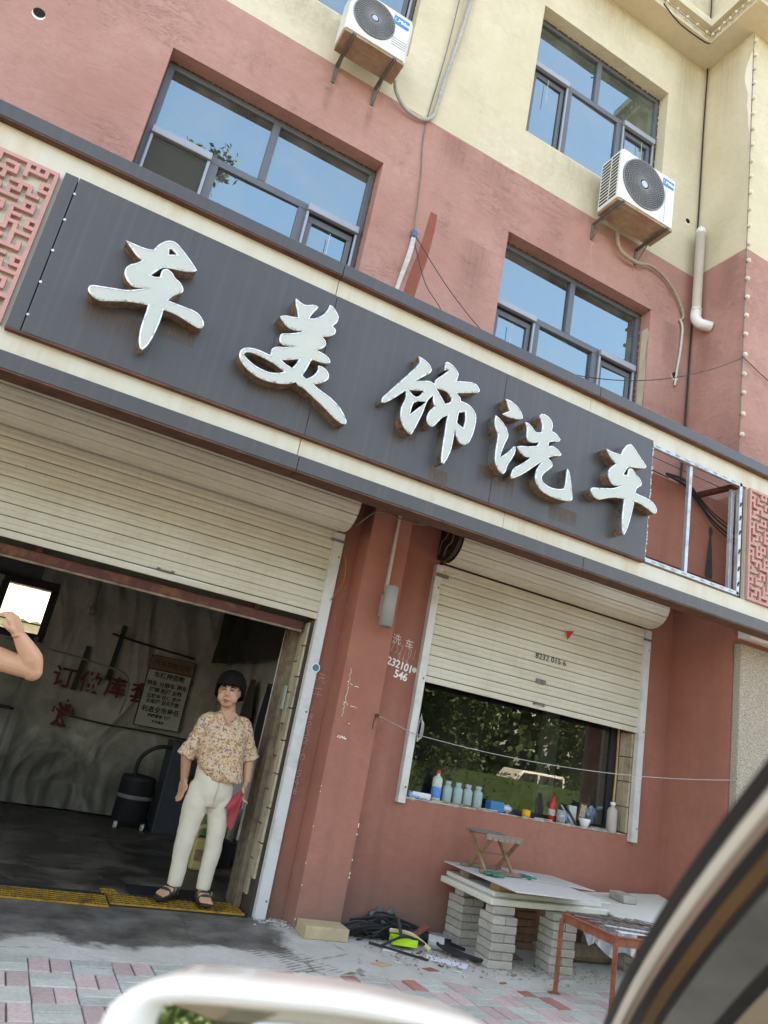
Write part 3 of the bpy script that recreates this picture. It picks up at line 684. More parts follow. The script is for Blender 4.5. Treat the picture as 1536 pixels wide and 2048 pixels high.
# rust runs under the characters
t = NT('rust_runs')
x, y, z_ = t.sep()
s1 = t.noise(1, 6, .72, co=t.map((34, 34, 1.0)))
al = t.math('MULTIPLY', t.math('MULTIPLY', t.step(z_, -.2, -.01), t.ramp(s1, [(.36, 0), (.66, 1)])), .8)
t.L(al, t.b.inputs['Alpha'])
RUNS = t.done(t.mix(t.ramp(s1, [(.4, 0), (.62, 1)]), (.10,.062,.045), (.20,.115,.07)), .7, 0, .3)
for (xa, xb, z0, dz) in ((-.23, .10, 3.42, .20), (.80, 1.20, 3.40, .24), (.20, .42, 3.50, .12), (1.86, 2.05, 3.44, .22), (2.58, 2.92, 3.36, .18), (3.26,3.54,3.27,.12), (2.2,2.35,3.2,.1)):
    mb = MB(); mb.add([(xa,4.2988,z0-dz),(xb,4.2988,z0-dz),(xb,4.2988,z0),(xa,4.2988,z0)], [(0,1,2,3)]); mb.build('rust_run', RUNS, sign, loc=((xa+xb)/2, 4.2988, z0))
# the stripped bay: bare tube frame where a panel has come off
def gbar(a, b_, w=.036): 
    return MB().bar(a, b_, w, w)
for a, b_ in (((4.30, 4.34, 4.145), (5.42, 4.34, 4.145)), ((4.30, 4.34, 3.115), (5.42, 4.34, 3.115)), ((4.785, 4.36, 3.10), (4.785, 4.36, 4.13)), ((5.405, 4.34, 3.10), (5.405, 4.34, 4.17)), ((5.375, 4.40, 3.10), (5.375, 4.40, 4.13)), ((4.295, 4.352, 3.095), (4.295, 4.352, 4.165))):
    gbar(a, b_).build('frame_tube', GALV, sign, bevel=.003)
MB().bar((5.37, 4.33, 4.125), (5.37, 4.80, 4.14), .055, .045).build('rusty_bracket', LINTEL, sign, bevel=.004)
GLUE = simple('old_adhesive', (.55,.55,.52), .8, 0, .2); GLUEB = simple('black_adhesive', (.03,.03,.03), .8)
for i in range(34):
    z = 3.11 + 1.05*i/33
    if random.random() < .7: MB().ell((4.278+random.uniform(-.004,.004), 4.298, z+random.uniform(-.01,.01)), (.008, .004, random.uniform(.008, .018)), 7, 4).build('glue_dab', GLUE, sign)
for i in range(9): MB().ell((4.36+.118*i, 4.318, 4.148+random.uniform(-.004,.004)), (.03, .004, .006), 7, 4).build('glue_dab', GLUE, sign)
for i in range(9): MB().ell((4.40+.115*i, 4.318, 3.118), (.025, .004, .006), 7, 4).build('glue_dab', GLUE, sign)
for z in (3.2, 3.34, 3.5, 3.68, 3.82, 3.95): MB().ell((5.405, 4.319, z), (.010, .003, .028), 7, 4, (0, .3, 0)).build('glue_dab', GLUEB, sign)
# carved fretwork boards
def lattice(x0, x1, z0, z1, seed):
    rr = random.Random(seed); g_ = .0515
    nx = int(round((x1-x0)/g_)); nz = int(round((z1-z0)/g_)); gx = (x1-x0)/nx; gz = (z1-z0)/nz; t_ = .0115
    mb = MB(); F, B = 4.318, 4.345
    H = [[0]*(nz+1) for _ in range(nx)]; V = [[0]*nz for _ in range(nx+1)]
    for i in range(nx):
        for j in range(nz+1):
            H[i][j] = 1 if j in (0, nz) else 0
    for i in range(nx+1):
        for j in range(nz): V[i][j] = 1 if i in (0, nx) else 0
    # interlocking T and Z keys
    for i in range(nx):
        for j in range(1, nz):
            if (i + 2*j) % 5 in (0, 1, 3) and not (i+j) % 7 == 0: H[i][j] = 1
    for i in range(1, nx):
        for j in range(nz):
            if (2*i + j) % 5 in (0, 2) or rr.random() < .12: V[i][j] = 1
    for i in range(nx):
        for j in range(nz+1):
            if H[i][j]: mb.box(x0+gx*i-(0 if i and H[i-1][j] else t_), x0+gx*(i+1)+(0 if i < nx-1 and H[i+1][j] else t_), F, B, z0+gz*j-t_, z0+gz*j+t_)
    for i in range(nx+1):
        for j in range(nz):
            if V[i][j]: mb.box(x0+gx*i-t_, x0+gx*i+t_, F+.0006, B-.0006, z0+gz*j+(t_-.0004 if H[min(i,nx-1)][j] or (i and H[i-1][j]) else 0), z0+gz*(j+1)-(t_-.0004 if H[min(i,nx-1)][j+1] or (i and H[i-1][j+1]) else 0))
    o = mb.build('fretwork_board', LATT, sign)
    cx, cz = (x0+x1)/2, (z0+z1)/2
    m2 = MB()
    m2.lathe((cx, F-.001, cz-.06), [(.001, -.02), (.15, -.02), (.155, -.002), (.15, .004), (.001, .004)], 26, 'Y')
    m2.lathe((cx-.09, F-.001, cz+.10), [(.001, -.02), (.075, -.02), (.078, -.002), (.07, .006), (.001, .006)], 20, 'Y')
    m2.lathe((cx+.09, F-.001, cz+.10), [(.001, -.02), (.075, -.02), (.078, -.002), (.07, .006), (.001, .006)], 20, 'Y')
    m2.build('carved_medallion', LATT2, o)
    MB().box(x0-.02, x1+.02, 4.353, 4.384, z0-.02, z1+.02).build('cream_backing', CREAM, sign)
lattice(-1.64, -.612, 3.112, 4.142, 3)
lattice(5.535, 6.57, 3.108, 4.146, 9)

# ================================================================== roller shutters
def slat_mesh(x0, x1, h=.0875):
    prof = [(.010, h*.485), (-.002, h*.475), (-.0065, h*.25), (-.0045, h*.035), (-.0015, 0), (-.0045, -.035*h), (-.0065, -h*.25), (-.002, -h*.45), (.010, -h*.462)]
    mb = MB(); n = len(prof); L_ = x1-x0
    mb.add([(-L_/2, y, z) for y, z in prof] + [(L_/2, y, z) for y, z in prof], [(i, i+1, n+i+1, n+i) for i in range(n-1)])
    me = mb.mesh('slat'); me.materials.append(SHUT); return me
def shutter(name, label, x0, x1, ztop, zbot, rc, rr, yc, r0, nroll, grp='roller shutters of the shop'):
    sh = thing(name, label, 'roller shutter', ((x0+x1)/2, yc, zbot), grp)
    me = slat_mesh(x0, x1); h = .0875; xm = (x0+x1)/2
    z = zbot + .05
    k = 0
    while z + h < ztop + .06:
        o = inst('slat', me, sh, (xm, yc + random.uniform(-.0015,.0015), z + h/2), (random.uniform(-.025,.025), random.uniform(-.0006,.0006), 0)); z += h; k += 1
    z0_ = z
    MB().box(x0, x1, yc+.0125, yc+.016, zbot+.02, z0_).build('curtain_back', SEAM, sh)
    mb = MB(); mb.box(x0, x1, yc-.012, yc+.012, zbot, zbot+.046); mb.box(x0, x1, yc-.02, yc+.0, zbot-.004, zbot+.006)
    mb.build('bottom_bar', SHUT, sh, bevel=.003)
    cy, cz = rc
    for i in range(nroll):                                             # slats wound on the drum
        a = r0 + i*(h/rr)
        o = inst('slat', me, sh, (xm, cy - rr*math.cos(a), cz + rr*math.sin(a)), (-a, 0, random.uniform(-.001, .001)))
    mb = MB(); mb.lathe((x0+.02, cy, cz), [(.02, 0), (rr-.016, 0), (rr-.016, x1-x0-.04), (.02, x1-x0-.04)], 28, 'X'); mb.build('drum', SEAM, sh)
    return sh
S1 = shutter('roller_shutter', 'wide cream roller shutter half open above the garage doorway', -2.3, 2.035, 2.86, 2.135, (5.235, 3.045), .205, 5.425, RAD(-118), 11)
S2 = shutter('roller_shutter', 'narrower cream roller shutter half lowered over the shop window', 3.06, 5.47, 2.87, 1.865, (5.335, 3.085), .205, 5.432, RAD(-118), 11)
# handles, locks and stuck-on numbers
def handle(x, z, y, sh, m):
    mb = MB(); mb.tube(bez([(x-.05,y,z),(x-.05,y-.022,z-.004),(x+.05,y-.022,z-.004),(x+.05,y,z)], 5), .006, 6); mb.box(x-.065,x-.04,y-.004,y,z-.014,z+.014); mb.box(x+.04,x+.065,y-.004,y,z-.014,z+.014); mb.build('pull_handle', m, sh)
handle(.80, 2.19, 5.418, S1, BRKT); handle(4.26, 1.905, 5.42, S2, BRKT)
MB().box(.58, 1.12, 5.4125, 5.416, 2.168, 2.178).build('label_strip', WHITEP, S1)
mb = MB(); mb.box(4.20, 4.31, 5.412, 5.425, 2.085, 2.125); mb.lathe((4.27, 5.411, 2.105), [(.014, 0), (.012, .006), (.002, .006)], 12, 'Y'); mb.build('lock_plate', BRKT, S2, bevel=.003)
text_mb('8232 015 6', .075, (4.16, 5.416, 2.30), zdir=(0,0,1), depth=.0012, spacing=1.05).build('stuck_number', BLACKINK, S2)
MB().box(4.15, 4.62, 5.4225, 5.4228, 2.285, 2.37).build('number_backing', WPLASTIC, S2) if False else None
mb = MB(); mb.add([(4.47, 5.405, 2.62), (4.56, 5.40, 2.64), (4.49, 5.40, 2.54)], [(0,1,2)]); mb.add([(4.47, 5.4065, 2.62), (4.49, 5.4015, 2.54), (4.56, 5.4015, 2.64)], [(0,1,2)]); 
one('red_pennant', mb, simple('red_cloth_scrap', (.55,.02,.02), .7), 'tiny red triangular flag stuck on the window shutter', 'flag')
# guide rails
for (a, b_, sh, z0, z1, y) in ((2.018, 2.104, S1, .0, 2.86, 5.395), (-2.40, -2.31, S1, 0, 2.86, 5.395), (2.993, 3.062, S2, .905, 2.86, 5.40), (5.462, 5.538, S2, .893, 2.87, 5.40)):
    mb = MB(); mb.box(a, b_, y, y+.053, z0, z1); MB.box(mb, a+.0, a+.006, y-.004, y, z0, z1)
    mb.build('guide_rail', WHITEP, sh, bevel=.003)
    for z in (z0+.12, (z0+z1)/2, z1-.2): MB().lathe((b_-.02, y-.0005, z), [(.008, 0), (.006, .004), (.001, .004)], 8, 'Y').build('screw', BRKT, sh)
MB().box(1.99, 2.11, 5.385, 5.40, 2.78, 2.80).build('rail_stop', BRKT, S1); MB().box(5.44, 5.54, 5.386, 5.405, 2.76, 2.78).build('rail_stop', BRKT, S2)
MB().box(3.0, 3.12, 5.386, 5.405, 2.755, 2.785).build('rail_stop', BRKT, S2)
# open drum end of the window shutter: tarry disc and split foil
TAR = simple('tarry_black', (.022,.015,.012), .6, 0, .5, 9, .5)
mb = MB(); mb.lathe((3.01, 5.335, 3.10), [(.02, 0), (.215, 0), (.215, .035), (.02, .035)], 22, 'X'); mb.build('drum_end', TAR, S2)
mb = MB(); mb.tube(bez([(3.0,5.2,3.24),(3.004,5.22,3.05),(3.004,5.3,3.0),(3.004,5.33,2.92)]), .006, 5); mb.tube(bez([(3.004,5.28,3.2),(3.004,5.33,3.1),(3.004,5.40,3.06),(3.004,5.42,2.95)]), .005, 5); mb.build('frayed_strap', WOODD, S2)

# ================================================================== door frame and reveal
MB().box(-2.3, 1.95, 5.50, 5.57, 2.035, 2.105).build('door_lintel', LINTEL, bld, bevel=.006)
MB().box(-2.3, 1.95, 5.505, 5.525, 2.018, 2.0345).build('lintel_lip', WOODD, bld)
for xx in (-.04, 1.55): MB().box(xx-.02, xx+.02, 5.50, 5.56, 2.106, 2.36).build('lintel_stud', LINTEL, bld)
MB().box(-2.3, 2.0, 5.60, 5.62, 2.11, 2.95).build('transom_board', simple('grey_board', (.10,.105,.10), .8, 0, .2), bld)
# tiled reveal: narrow beige tiles in two columns, chipped, and a rotten timber post
jamb = thing('door_jamb', 'tall worn doorway jamb of beige tiles and rotten timber', 'door jamb', (1.98, 5.7, 0))
mb = MB(); mb.box(1.995, 2.029, 5.452, 5.86, 0, 2.12); mb.build('mortar_bed', GROUT, jamb)
for (ya, yb) in ((5.456, 5.542), (5.548, 5.63)):
    z = .01 if ya < 5.5 else .12
    while z < 2.08:
        h = .24 if z > .1 else .23
        if not (z < .02 and random.random() < .6):
            MB().box(1.975+random.uniform(0,.006), 1.9948, ya+random.uniform(0,.004), yb-random.uniform(0,.004), z, min(2.1, z+h-.008)).build('tile', TILEB, jamb, bevel=.004)
        z += h
for i in range(9): MB().box(1.935+.006*random.random(), 1.99, 5.645+.024*i, 5.667+.024*i+random.uniform(-.002,.001), random.uniform(0,.03), 2.06+random.uniform(-.02,.03)).build('timber_board', WOODD, jamb, bevel=.004)
mb = MB(); mb.tube(bez([(1.955,5.87,2.05),(1.955,5.875,1.4),(1.95,5.88,.8),(1.945,5.885,.42)]), .02, 8)
mb.build('rolled_sheet_edge', HOSEW, jamb)
MB().box(1.955, 1.968, 5.60, 5.64, 1.42, 1.60).build('paper_sticker', simple('green_sticker', (.32,.42,.36), .6, 0, .2), jamb)
# window reveal tiles at the right of the shop window, the sill and its chipped edge
for i in range(4):
    z = .96 + .225*i
    for (ya, yb) in ((5.456, 5.535), (5.541, 5.61)): MB().box(5.435+random.uniform(0,.004), 5.4585, ya, yb, z, z+.217).build('reveal_tile', TILEB, bld, bevel=.003)
mb = MB(); mb.tube(bez([(5.41,5.61,1.9),(5.415,5.605,1.5),(5.405,5.60,1.2),(5.412,5.60,.97)]), .010, 6); mb.build('foam_bead', simple('yellow_foam', (.42,.33,.15), .8, 0, .3), bld)
mb = MB(); 
for i in range(40):
    q = 3.06 + 2.38*i/40; mb.ell((q+.03, 5.452+random.uniform(-.004,.002), .944), (.04, .012, random.uniform(.004,.014)), 7, 4)
stuff(mb.build('chipped_sill_edge', simple('chipped_cement', (.38,.33,.27), .9, 0, .3), bld))
# shop window: fixed pane and a dark frame, door glimpsed inside
sw = bpy.data.objects.new('shop_window', None); COL.objects.link(sw); sw.parent = bld; sw.location = Vector((4.25, 5.62, .95)) - wloc(bld); WL['shop_window'] = Vector((4.25, 5.62, .95))
mb = MB(); mb.box(3.055, 3.10, 5.625, 5.67, .945, 2.9); mb.box(5.34, 5.40, 5.625, 5.67, .945, 2.9); mb.box(3.10, 5.34, 5.625, 5.67, .945, .985); mb.box(3.1, 5.34, 5.625, 5.67, 2.8, 2.9); mb.build('frame', GASK, sw, bevel=.003)
MB().add([(3.10,5.645,.985),(5.34,5.645,.985),(5.34,5.645,2.8),(3.10,5.645,2.8)], [(0,1,2,3)]).build('pane', SHOPGLASS, sw)

# ================================================================== rooms behind
ROOMF = NT('wet_garage_floor').world()
n1 = ROOMF.noise(2.1, 7, .68, dist=.6); n2 = ROOMF.noise(30, 5, .7)
wetm = ROOMF.ramp(n1, [(.42, 1), (.62, 0)])
colf = ROOMF.mix(wetm, (.17,.145,.11), (.028,.024,.019))
colf = ROOMF.mix(ROOMF.math('MULTIPLY', ROOMF.ramp(n2, [(.4, 0), (.7, 1)]), .35), colf, (.13,.115,.09))
ROOMF.bump(n2, .3, .004)
ROOMF = ROOMF.done(colf, ROOMF.math('MULTIPLY_ADD', wetm, -.45, .75), 0, .45)
struct(MB().box(-3.4, 2.45, 5.53, 9.6, -.1, .0).build('garage_floor', ROOMF))
struct(MB().box(2.65, 5.8, 5.74, 9.6, -.1, .0).build('shop_floor', simple('dark_tile_floor', (.08,.075,.07), .5)))
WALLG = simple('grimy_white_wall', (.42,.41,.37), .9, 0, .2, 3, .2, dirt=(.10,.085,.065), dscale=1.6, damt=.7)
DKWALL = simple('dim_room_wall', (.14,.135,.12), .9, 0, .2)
wall_holes('garage_back_wall', -3.4, 2.45, 0, 3.1, [(-.26, .20, 1.80, 2.32)], 9.6, 9.75, WALLG, bld)
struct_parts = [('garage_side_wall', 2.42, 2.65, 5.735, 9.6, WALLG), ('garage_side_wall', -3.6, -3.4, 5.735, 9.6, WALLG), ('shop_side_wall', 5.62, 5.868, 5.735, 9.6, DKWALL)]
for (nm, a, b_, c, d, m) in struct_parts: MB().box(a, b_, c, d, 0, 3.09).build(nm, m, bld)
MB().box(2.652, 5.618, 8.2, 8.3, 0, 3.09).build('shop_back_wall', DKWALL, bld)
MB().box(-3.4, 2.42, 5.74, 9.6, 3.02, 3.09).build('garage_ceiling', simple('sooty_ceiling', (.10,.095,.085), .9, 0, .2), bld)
# door leaf and curtain glimpsed inside the shop
sd_ = thing('inner_door', 'dark panelled inner door with a pale frame behind the shop window', 'door', (5.25, 6.6, 0))
MB().box(4.95, 5.22, 6.55, 6.6, .0, 2.1).build('door_leaf', simple('dark_brown_door', (.035,.02,.014), .4), sd_, bevel=.01)
mb = MB(); mb.tube(bez([(5.0,6.545,.9),(5.09,6.545,1.3),(5.10,6.545,1.6),(5.03,6.545,1.9)]), .012, 6); mb.build('door_moulding', simple('door_moulding_brown', (.06,.035,.02), .4), sd_)
MB().box(5.225, 5.42, 6.5, 6.6, 0, 2.2).build('door_frame', simple('pale_green_frame', (.33,.36,.31), .6, 0, .1), sd_)
mb = MB(); mb.tube(bez([(5.30,6.49,1.42),(5.30,6.45,1.40),(5.30,6.45,1.28),(5.30,6.49,1.26)]), .01, 6); mb.build('door_handle', GASK, sd_)

# tarpaulin hung over the back wall
def tarp(name, x0, x1, y, z0, z1, m, label, amp=.05, seed=1, nx=190, nz=170, xdir=None):
    rr = random.Random(seed); k = [(rr.uniform(2, 9), rr.uniform(-6, 6), rr.uniform(0, 6.3), rr.uniform(.2, 1)) for _ in range(9)]
    mb = MB(); vs = []
    for j in range(nz+1):
        for i in range(nx+1):
            u = i/nx; v = j/nz; X = x0+(x1-x0)*u; Z = z0+(z1-z0)*v
            q = Vector((X*1.1+seed*3.1, seed*1.7, Z*.8)); q += Vector((mnoise.noise(q*1.3), 0, mnoise.noise(q*1.3+Vector((9,4,2)))))*.5
            rg = lambda p_: 1-abs(mnoise.noise(p_))*2.2
            vr = lambda p_: mnoise.voronoi(p_)[0][0]
            d = .8*rg(q*1.1) + 1.5*vr(q*1.5) + .95*vr(q*3.1+Vector((5,1,3))) + .5*vr(Vector((q.x*7, 2, q.z*5)))       # flat facets meeting in sharp creases
            d += 1.1*rg(Vector((X*4.5+1.5*Z, 3.3, Z*.7)))*max(0, v-.5)*2      # swags from the top fixings
            d += 1.2*max(0, .22-v)*mnoise.noise(Vector((X*9, 1, Z*3)))*3      # bunching at the floor
            vs.append((X, y-amp*d - (.10*max(0,.1-v)/.1), Z) if xdir is None else (y-amp*d, X, Z))
    mb.add(vs, [(j*(nx+1)+i, j*(nx+1)+i+1, (j+1)*(nx+1)+i+1, (j+1)*(nx+1)+i) for j in range(nz) for i in range(nx)])
    return one(name, mb, m, label, 'tarpaulin', smooth=True)
t = NT('dirty_tarpaulin').world()
x, y, z_ = t.sep()
n1 = t.noise(1.5, 7, .68, dist=.5); n2 = t.noise(12, 6, .7)
col = t.mix(t.ramp(n1, [(.35, 0), (.68, 1)]), (.31,.285,.24), (.43,.40,.345))
col = t.mix(t.math('MULTIPLY', t.ramp(n2, [(.45, 0), (.7, 1)]), .4), col, (.22,.20,.165))
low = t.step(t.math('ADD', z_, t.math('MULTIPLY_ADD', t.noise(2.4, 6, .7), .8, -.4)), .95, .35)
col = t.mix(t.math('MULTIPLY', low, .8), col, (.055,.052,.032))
t.bump(n2, .35, .01)
TARP = t.done(col, .5, 0, .4)
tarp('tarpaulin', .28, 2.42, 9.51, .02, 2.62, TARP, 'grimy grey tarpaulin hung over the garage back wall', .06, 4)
tarp('tarpaulin', -2.2, .05, 9.50, 2.36, 3.0, simple('dark_tarpaulin', (.09,.09,.085), .6), 'dark sheet hung above the small back window', .02, 8, 40, 20)
tarp('tarpaulin', 6.6, 9.3, 2.36, 1.9, 2.95, simple('brown_black_sheet', (.045,.04,.034), .6), 'dark sheet sagging along the garage side wall', .05, 11, 40, 20, xdir=1)
mb = MB(); vs = []; nx_, ny_ = 70, 40
for j in range(ny_+1):
    for i in range(nx_+1):
        X = -2.2+4.6*i/nx_; Yy = 6.0+3.4*j/ny_
        vs.append((X, Yy, 2.78-.22*abs(math.sin(2.3*X+.7*Yy))**.8*math.sin(PI*j/ny_)-.05*math.sin(9*X+4*Yy)-.06*abs(math.sin(6*Yy+2*X))))
mb.add(vs, [(j*(nx_+1)+i, j*(nx_+1)+i+1, (j+1)*(nx_+1)+i+1, (j+1)*(nx_+1)+i) for j in range(ny_) for i in range(nx_)])
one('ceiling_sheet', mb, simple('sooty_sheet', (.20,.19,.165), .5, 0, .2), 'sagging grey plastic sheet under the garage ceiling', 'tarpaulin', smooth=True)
# painted characters and sprayed mark on the tarpaulin
tx = thing('painted_lettering', 'dark red painted characters on the grey tarpaulin', 'lettering', (1.1, 9.38, 1.2))
for k, (ch, xx, zz) in enumerate((('订', .48, 1.30), ('做', .78, 1.30), ('库', 1.07, 1.30), ('套', 1.36, 1.285))):
    text_mb(ch, .25, (xx, 9.31, zz), depth=.002, bold=.005).build('painted_character', REDINK, tx)
mb = MB()
for i in range(26): mb.ell((.70+random.gauss(0,.055), 9.312, 1.06+random.gauss(0,.05)), (random.uniform(.012,.03), .0015, random.uniform(.012,.03)), 8, 4)
mb.box(.655, .69, 9.31, 9.313, .86, 1.03); mb.add([(.60,9.312,.86),(.79,9.312,.86),(.70,9.312,.98),(.66,9.312,.89),(.745,9.312,.885),(.70,9.312,.945)], [(0,1,4,3),(1,2,5,4),(2,0,3,5)])
mb.build('sprayed_mark', REDINK, tx)
# poster
po = thing('poster', 'pale framed price poster with an orange header on the garage back wall', 'poster', (1.77, 9.33, 1.05))
MB().box(1.50, 2.02, 9.285, 9.295, 1.03, 1.84).build('sheet', PAPER, po); MB().box(1.505, 2.015, 9.280, 9.2845, 1.69, 1.835).build('header', ORANGEP, po)
mb = MB(); 
for (a, b_, c, d) in ((1.49, 2.03, 1.02, 1.03), (1.49, 2.03, 1.84, 1.85), (1.49, 1.50, 1.03, 1.84), (2.02, 2.03, 1.03, 1.84)): mb.box(a, b_, 9.275, 9.298, c, d)
mb.box(1.50, 2.02, 9.278, 9.2795, 1.678, 1.69)
mb.build('frame', BLACKINK, po)
lines = [('车辆押贷款', 1.60, .075), ('轿车 分期车 押车', 1.50, .065), ('按揭 抵押 全款', 1.43, .06), ('公积金 社保 房产', 1.36, .055), ('无抵押 当天放款', 1.30, .055), ('利息全市最低', 1.20, .075), ('手续简单 快速', 1.14, .045), ('联系电话', 1.08, .035)]
for s, zz, sz in lines: text_mb(s, sz, (1.76, 9.279, zz), depth=.0008, align='CENTER', bold=.0015).build('print_line', BLACKINK, po)
text_mb('汽车贷款公司', .075, (1.76, 9.279, 1.735), depth=.0008, align='CENTER').build('print_line', BLACKINK, po)
# small back window, ledge shelf, bulb, strips, hose rods
bw = thing('back_window', 'small bright window in the garage back wall', 'window', (-.03, 9.58, 1.78))
mb = MB(); 
for (a, b_, c, d) in ((-.33, .27, 1.72, 1.80), (-.33, .27, 2.32, 2.42), (-.34, -.26, 1.80, 2.32), (.20, .30, 1.80, 2.32)): mb.box(a, b_, 9.53, 9.62, c, d)
mb.build('frame', GASK, bw, bevel=.005)
MB().box(-.26, .20, 9.56, 9.58, 1.90, 1.915).build('glazing_bar', GASK, bw)
yd = thing('outbuilding', 'white corrugated sheet tilted to catch the sun, seen through the back window', 'building', (0, 13, 0))
mb = MB(); k = 60
vs = []
for i in range(k+1):
    xx = -3 + 6*i/k; b_ = .02*math.cos(i*PI)
    vs += [(xx, 12.2, 2.12+b_), (xx, 14.5, 3.6+b_)]  # sheet shaped as a slope so the sun brightens the window view
mb.add(vs, [(2*i, 2*i+2, 2*i+3, 2*i+1) for i in range(k)]); mb.build('sun_tilted_sheet', simple('white_tilted_sheet', (.30,.305,.27), .6, 0, .05), yd)
MB().box(-3, 3, 12.5, 12.6, 0, 2.2).build('wall', simple('pale_yard_wall', (.35,.40,.34), .8), yd)
MB().box(-3, 3, 14.4, 14.5, 0, 3.5).build('wall', simple('pale_yard_wall2', (.55,.58,.52), .8), yd)
mb = MB()
for (x_, z0_, z1_) in ((1.02, 1.62, 2.06), (.76, 1.33, 1.80)):
    pass
def strip(x0_, z0_, x1_, z1_, label):
    m_ = MB(); m_.bar((x0_, 9.30, z0_), (x1_, 9.30, z1_), .055, .02, (0,1,0)); return one('rubber_strip', m_, WIRE, label, 'strip')
strip(1.07, 1.45, 1.10, 2.10, 'longer black rubber strip hanging on the grey tarpaulin'); strip(.74, 1.27, .77, 1.78, 'shorter black rubber strip hanging on the grey tarpaulin')
bl = thing('light_bulb', 'unlit bulb hanging from a cord under the garage ceiling', 'light bulb', (.66, 8.9, 2.1))
mb = MB(); mb.tube([(.66,8.9,3.0),(.66,8.9,2.30)], .005, 5); mb.build('cord', WIRE, bl)
mb = MB(); mb.lathe((.66,8.9,2.09), [(.005,0),(.03,.005),(.05,.04),(.045,.08),(.025,.12),(.018,.15),(.018,.20),(.005,.21)], 14); mb.build('globe', simple('dusty_bulb', (.20,.195,.18), .3), bl, smooth=True)
mb = MB(); mb.tube(bez([(-.1,8.2,1.63),(.5,8.25,1.60),(.85,8.3,1.57),(1.08,8.3,1.54),(1.17,8.3,1.46),(1.185,8.3,1.30),(1.17,8.3,1.12)]), .010, 6); one('hose_boom', mb, WIREG, 'thin dark hose on a rod curving down inside the garage', 'hose')
mb = MB(); mb.tube(bez([(.98,9.29,1.98),(1.4,9.28,1.94),(2.0,9.27,1.90)]), .012, 6); one('curtain_rail', mb, WIRE, 'thin black rail on the tarpaulin above the poster', 'rail')
mb = MB(); mb.tube(bez([(.78,9.29,.99),(1.2,9.28,.97),(1.7,9.27,.97),(2.35,9.29,.95)]), .010, 6); one('tie_cord', mb, WIRE, 'thin dark cord stretched across the tarpaulin below the poster', 'cord')
# shelf corner at the far left
sf = thing('storage_shelf', 'dark metal storage shelf below the small bright back window', 'shelf', (-.3, 9.1, 0))
mb = MB(); mb.box(.16, .20, 9.1, 9.14, 0, 1.75, (0, RAD(1), 0)); mb.build('post', BRKT, sf)
mb = MB(); mb.box(-1.5,-1.46, 9.1, 9.14, 0, 1.75); mb.build('post', BRKT, sf)
for zz in (.45, .95, 1.4): MB().box(-1.5, .2, 9.1, 9.45, zz, zz+.03).build('shelf_board', GASK, sf)
for i in range(9):
    mb = MB(); r = random.uniform(.025,.05); h = random.uniform(.1,.22); xx = -1.0+.14*i; mb.lathe((xx, 9.2, .98 if i % 2 else 1.43), [(r,0),(r,h*.7),(r*.5,h*.85),(r*.4,h)], 12)
    one('bottle', mb, simple('shelf_bottle', random.choice([(.3,.3,.28),(.05,.06,.05),(.1,.12,.14),(.35,.32,.2)]), .35), 'small bottle on the dark garage shelf', 'bottle', 'bottles on the garage shelf', smooth=True)
# drum vacuum behind the woman, clothes on the side wall, bag, jerrycans
vc = thing('drum_vacuum', 'black drum vacuum cleaner with a looped hose at the back of the garage', 'vacuum cleaner', (1.62, 8.7, 0))
mb = MB(); mb.lathe((1.62,8.7,.06), [(.16,0),(.185,.02),(.185,.42),(.19,.43),(.17,.47),(.02,.49)], 24); mb.build('drum', GASK, vc, smooth=True)
mb = MB(); mb.lathe((1.62,8.7,.30), [(.188,0),(.192,.01),(.192,.03),(.188,.04)], 24); mb.build('band', ACG, vc)
mb = MB(); mb.tube(bez([(1.55,8.62,.5),(1.56,8.6,.72),(1.72,8.55,.86),(1.95,8.6,.84),(2.1,8.6,.7)]), .022, 8); mb.build('hose', GASK, vc, smooth=True)
for a in (-.14, .14):
    mb = MB(); mb.lathe((1.62+a, 8.6, .035), [(.01,-.015),(.035,-.015),(.035,.015),(.01,.015)], 12, 'X'); mb.build('castor', WHITEP, vc)
MB().box(1.86, 2.12, 8.55, 8.9, .0, .95).build('steel_locker', simple('dark_blue_grey_steel', (.035,.04,.05), .5), None, bevel=.01)
tag(bpy.data.objects['steel_locker'], 'dark steel cabinet behind the woman in the garage', 'cabinet')
def garment(y, z, w, h, c, label):
    mb = MB(); n = 14; vs = []
    for j in range(n+1):
        v = j/n; ww = w*(.35 + .65*min(1, v*2.2))
        for i in range(n+1):
            u = i/n-.5; vs.append((2.38 - .035 - .03*math.cos(u*PI) - .012*math.sin(u*24+v*3), y + u*ww, z - h*v + .03*math.cos(u*9)*v))
    mb.add(vs, [(j*(n+1)+i, j*(n+1)+i+1, (j+1)*(n+1)+i+1, (j+1)*(n+1)+i) for j in range(n) for i in range(n)])
    return one('hanging_garment', mb, simple('garment_cloth', c, .9, 0, .2, 8, .2), label, 'garment', 'clothes on the garage side wall', smooth=True)
garment(7.15, 1.68, .34, .62, (.02,.018,.022), 'black garment hung beside the doorway, nearer the jamb')
garment(7.75, 1.72, .40, .60, (.045,.035,.035), 'dark brown garment hung on the side wall behind the woman')
garment(6.75, .98, .30, .48, (.06,.022,.028), 'dark red garment hung low by the jamb')
mb = MB(); mb.box(2.14, 2.17, 6.55, 6.85, .55, .88, (0, RAD(-12), RAD(18))); bag = one('plastic_bag', mb, simple('white_bag', (.42,.43,.45), .5, 0, .12, 5, .3), 'pale plastic bag with dark print hanging by the jamb', 'bag', bevel=.012)
mb = MB(); mb.lathe((2.14, 7.2, .22), [(.06,0),(.11,.03),(.115,.18),(.07,.24),(.03,.27),(.03,.31),(.01,.32)], 18); one('green_sprayer', mb, simple('bright_green_plastic', (.02,.30,.03), .35), 'bright green round plastic sprayer on the garage floor stand', 'sprayer', smooth=True)
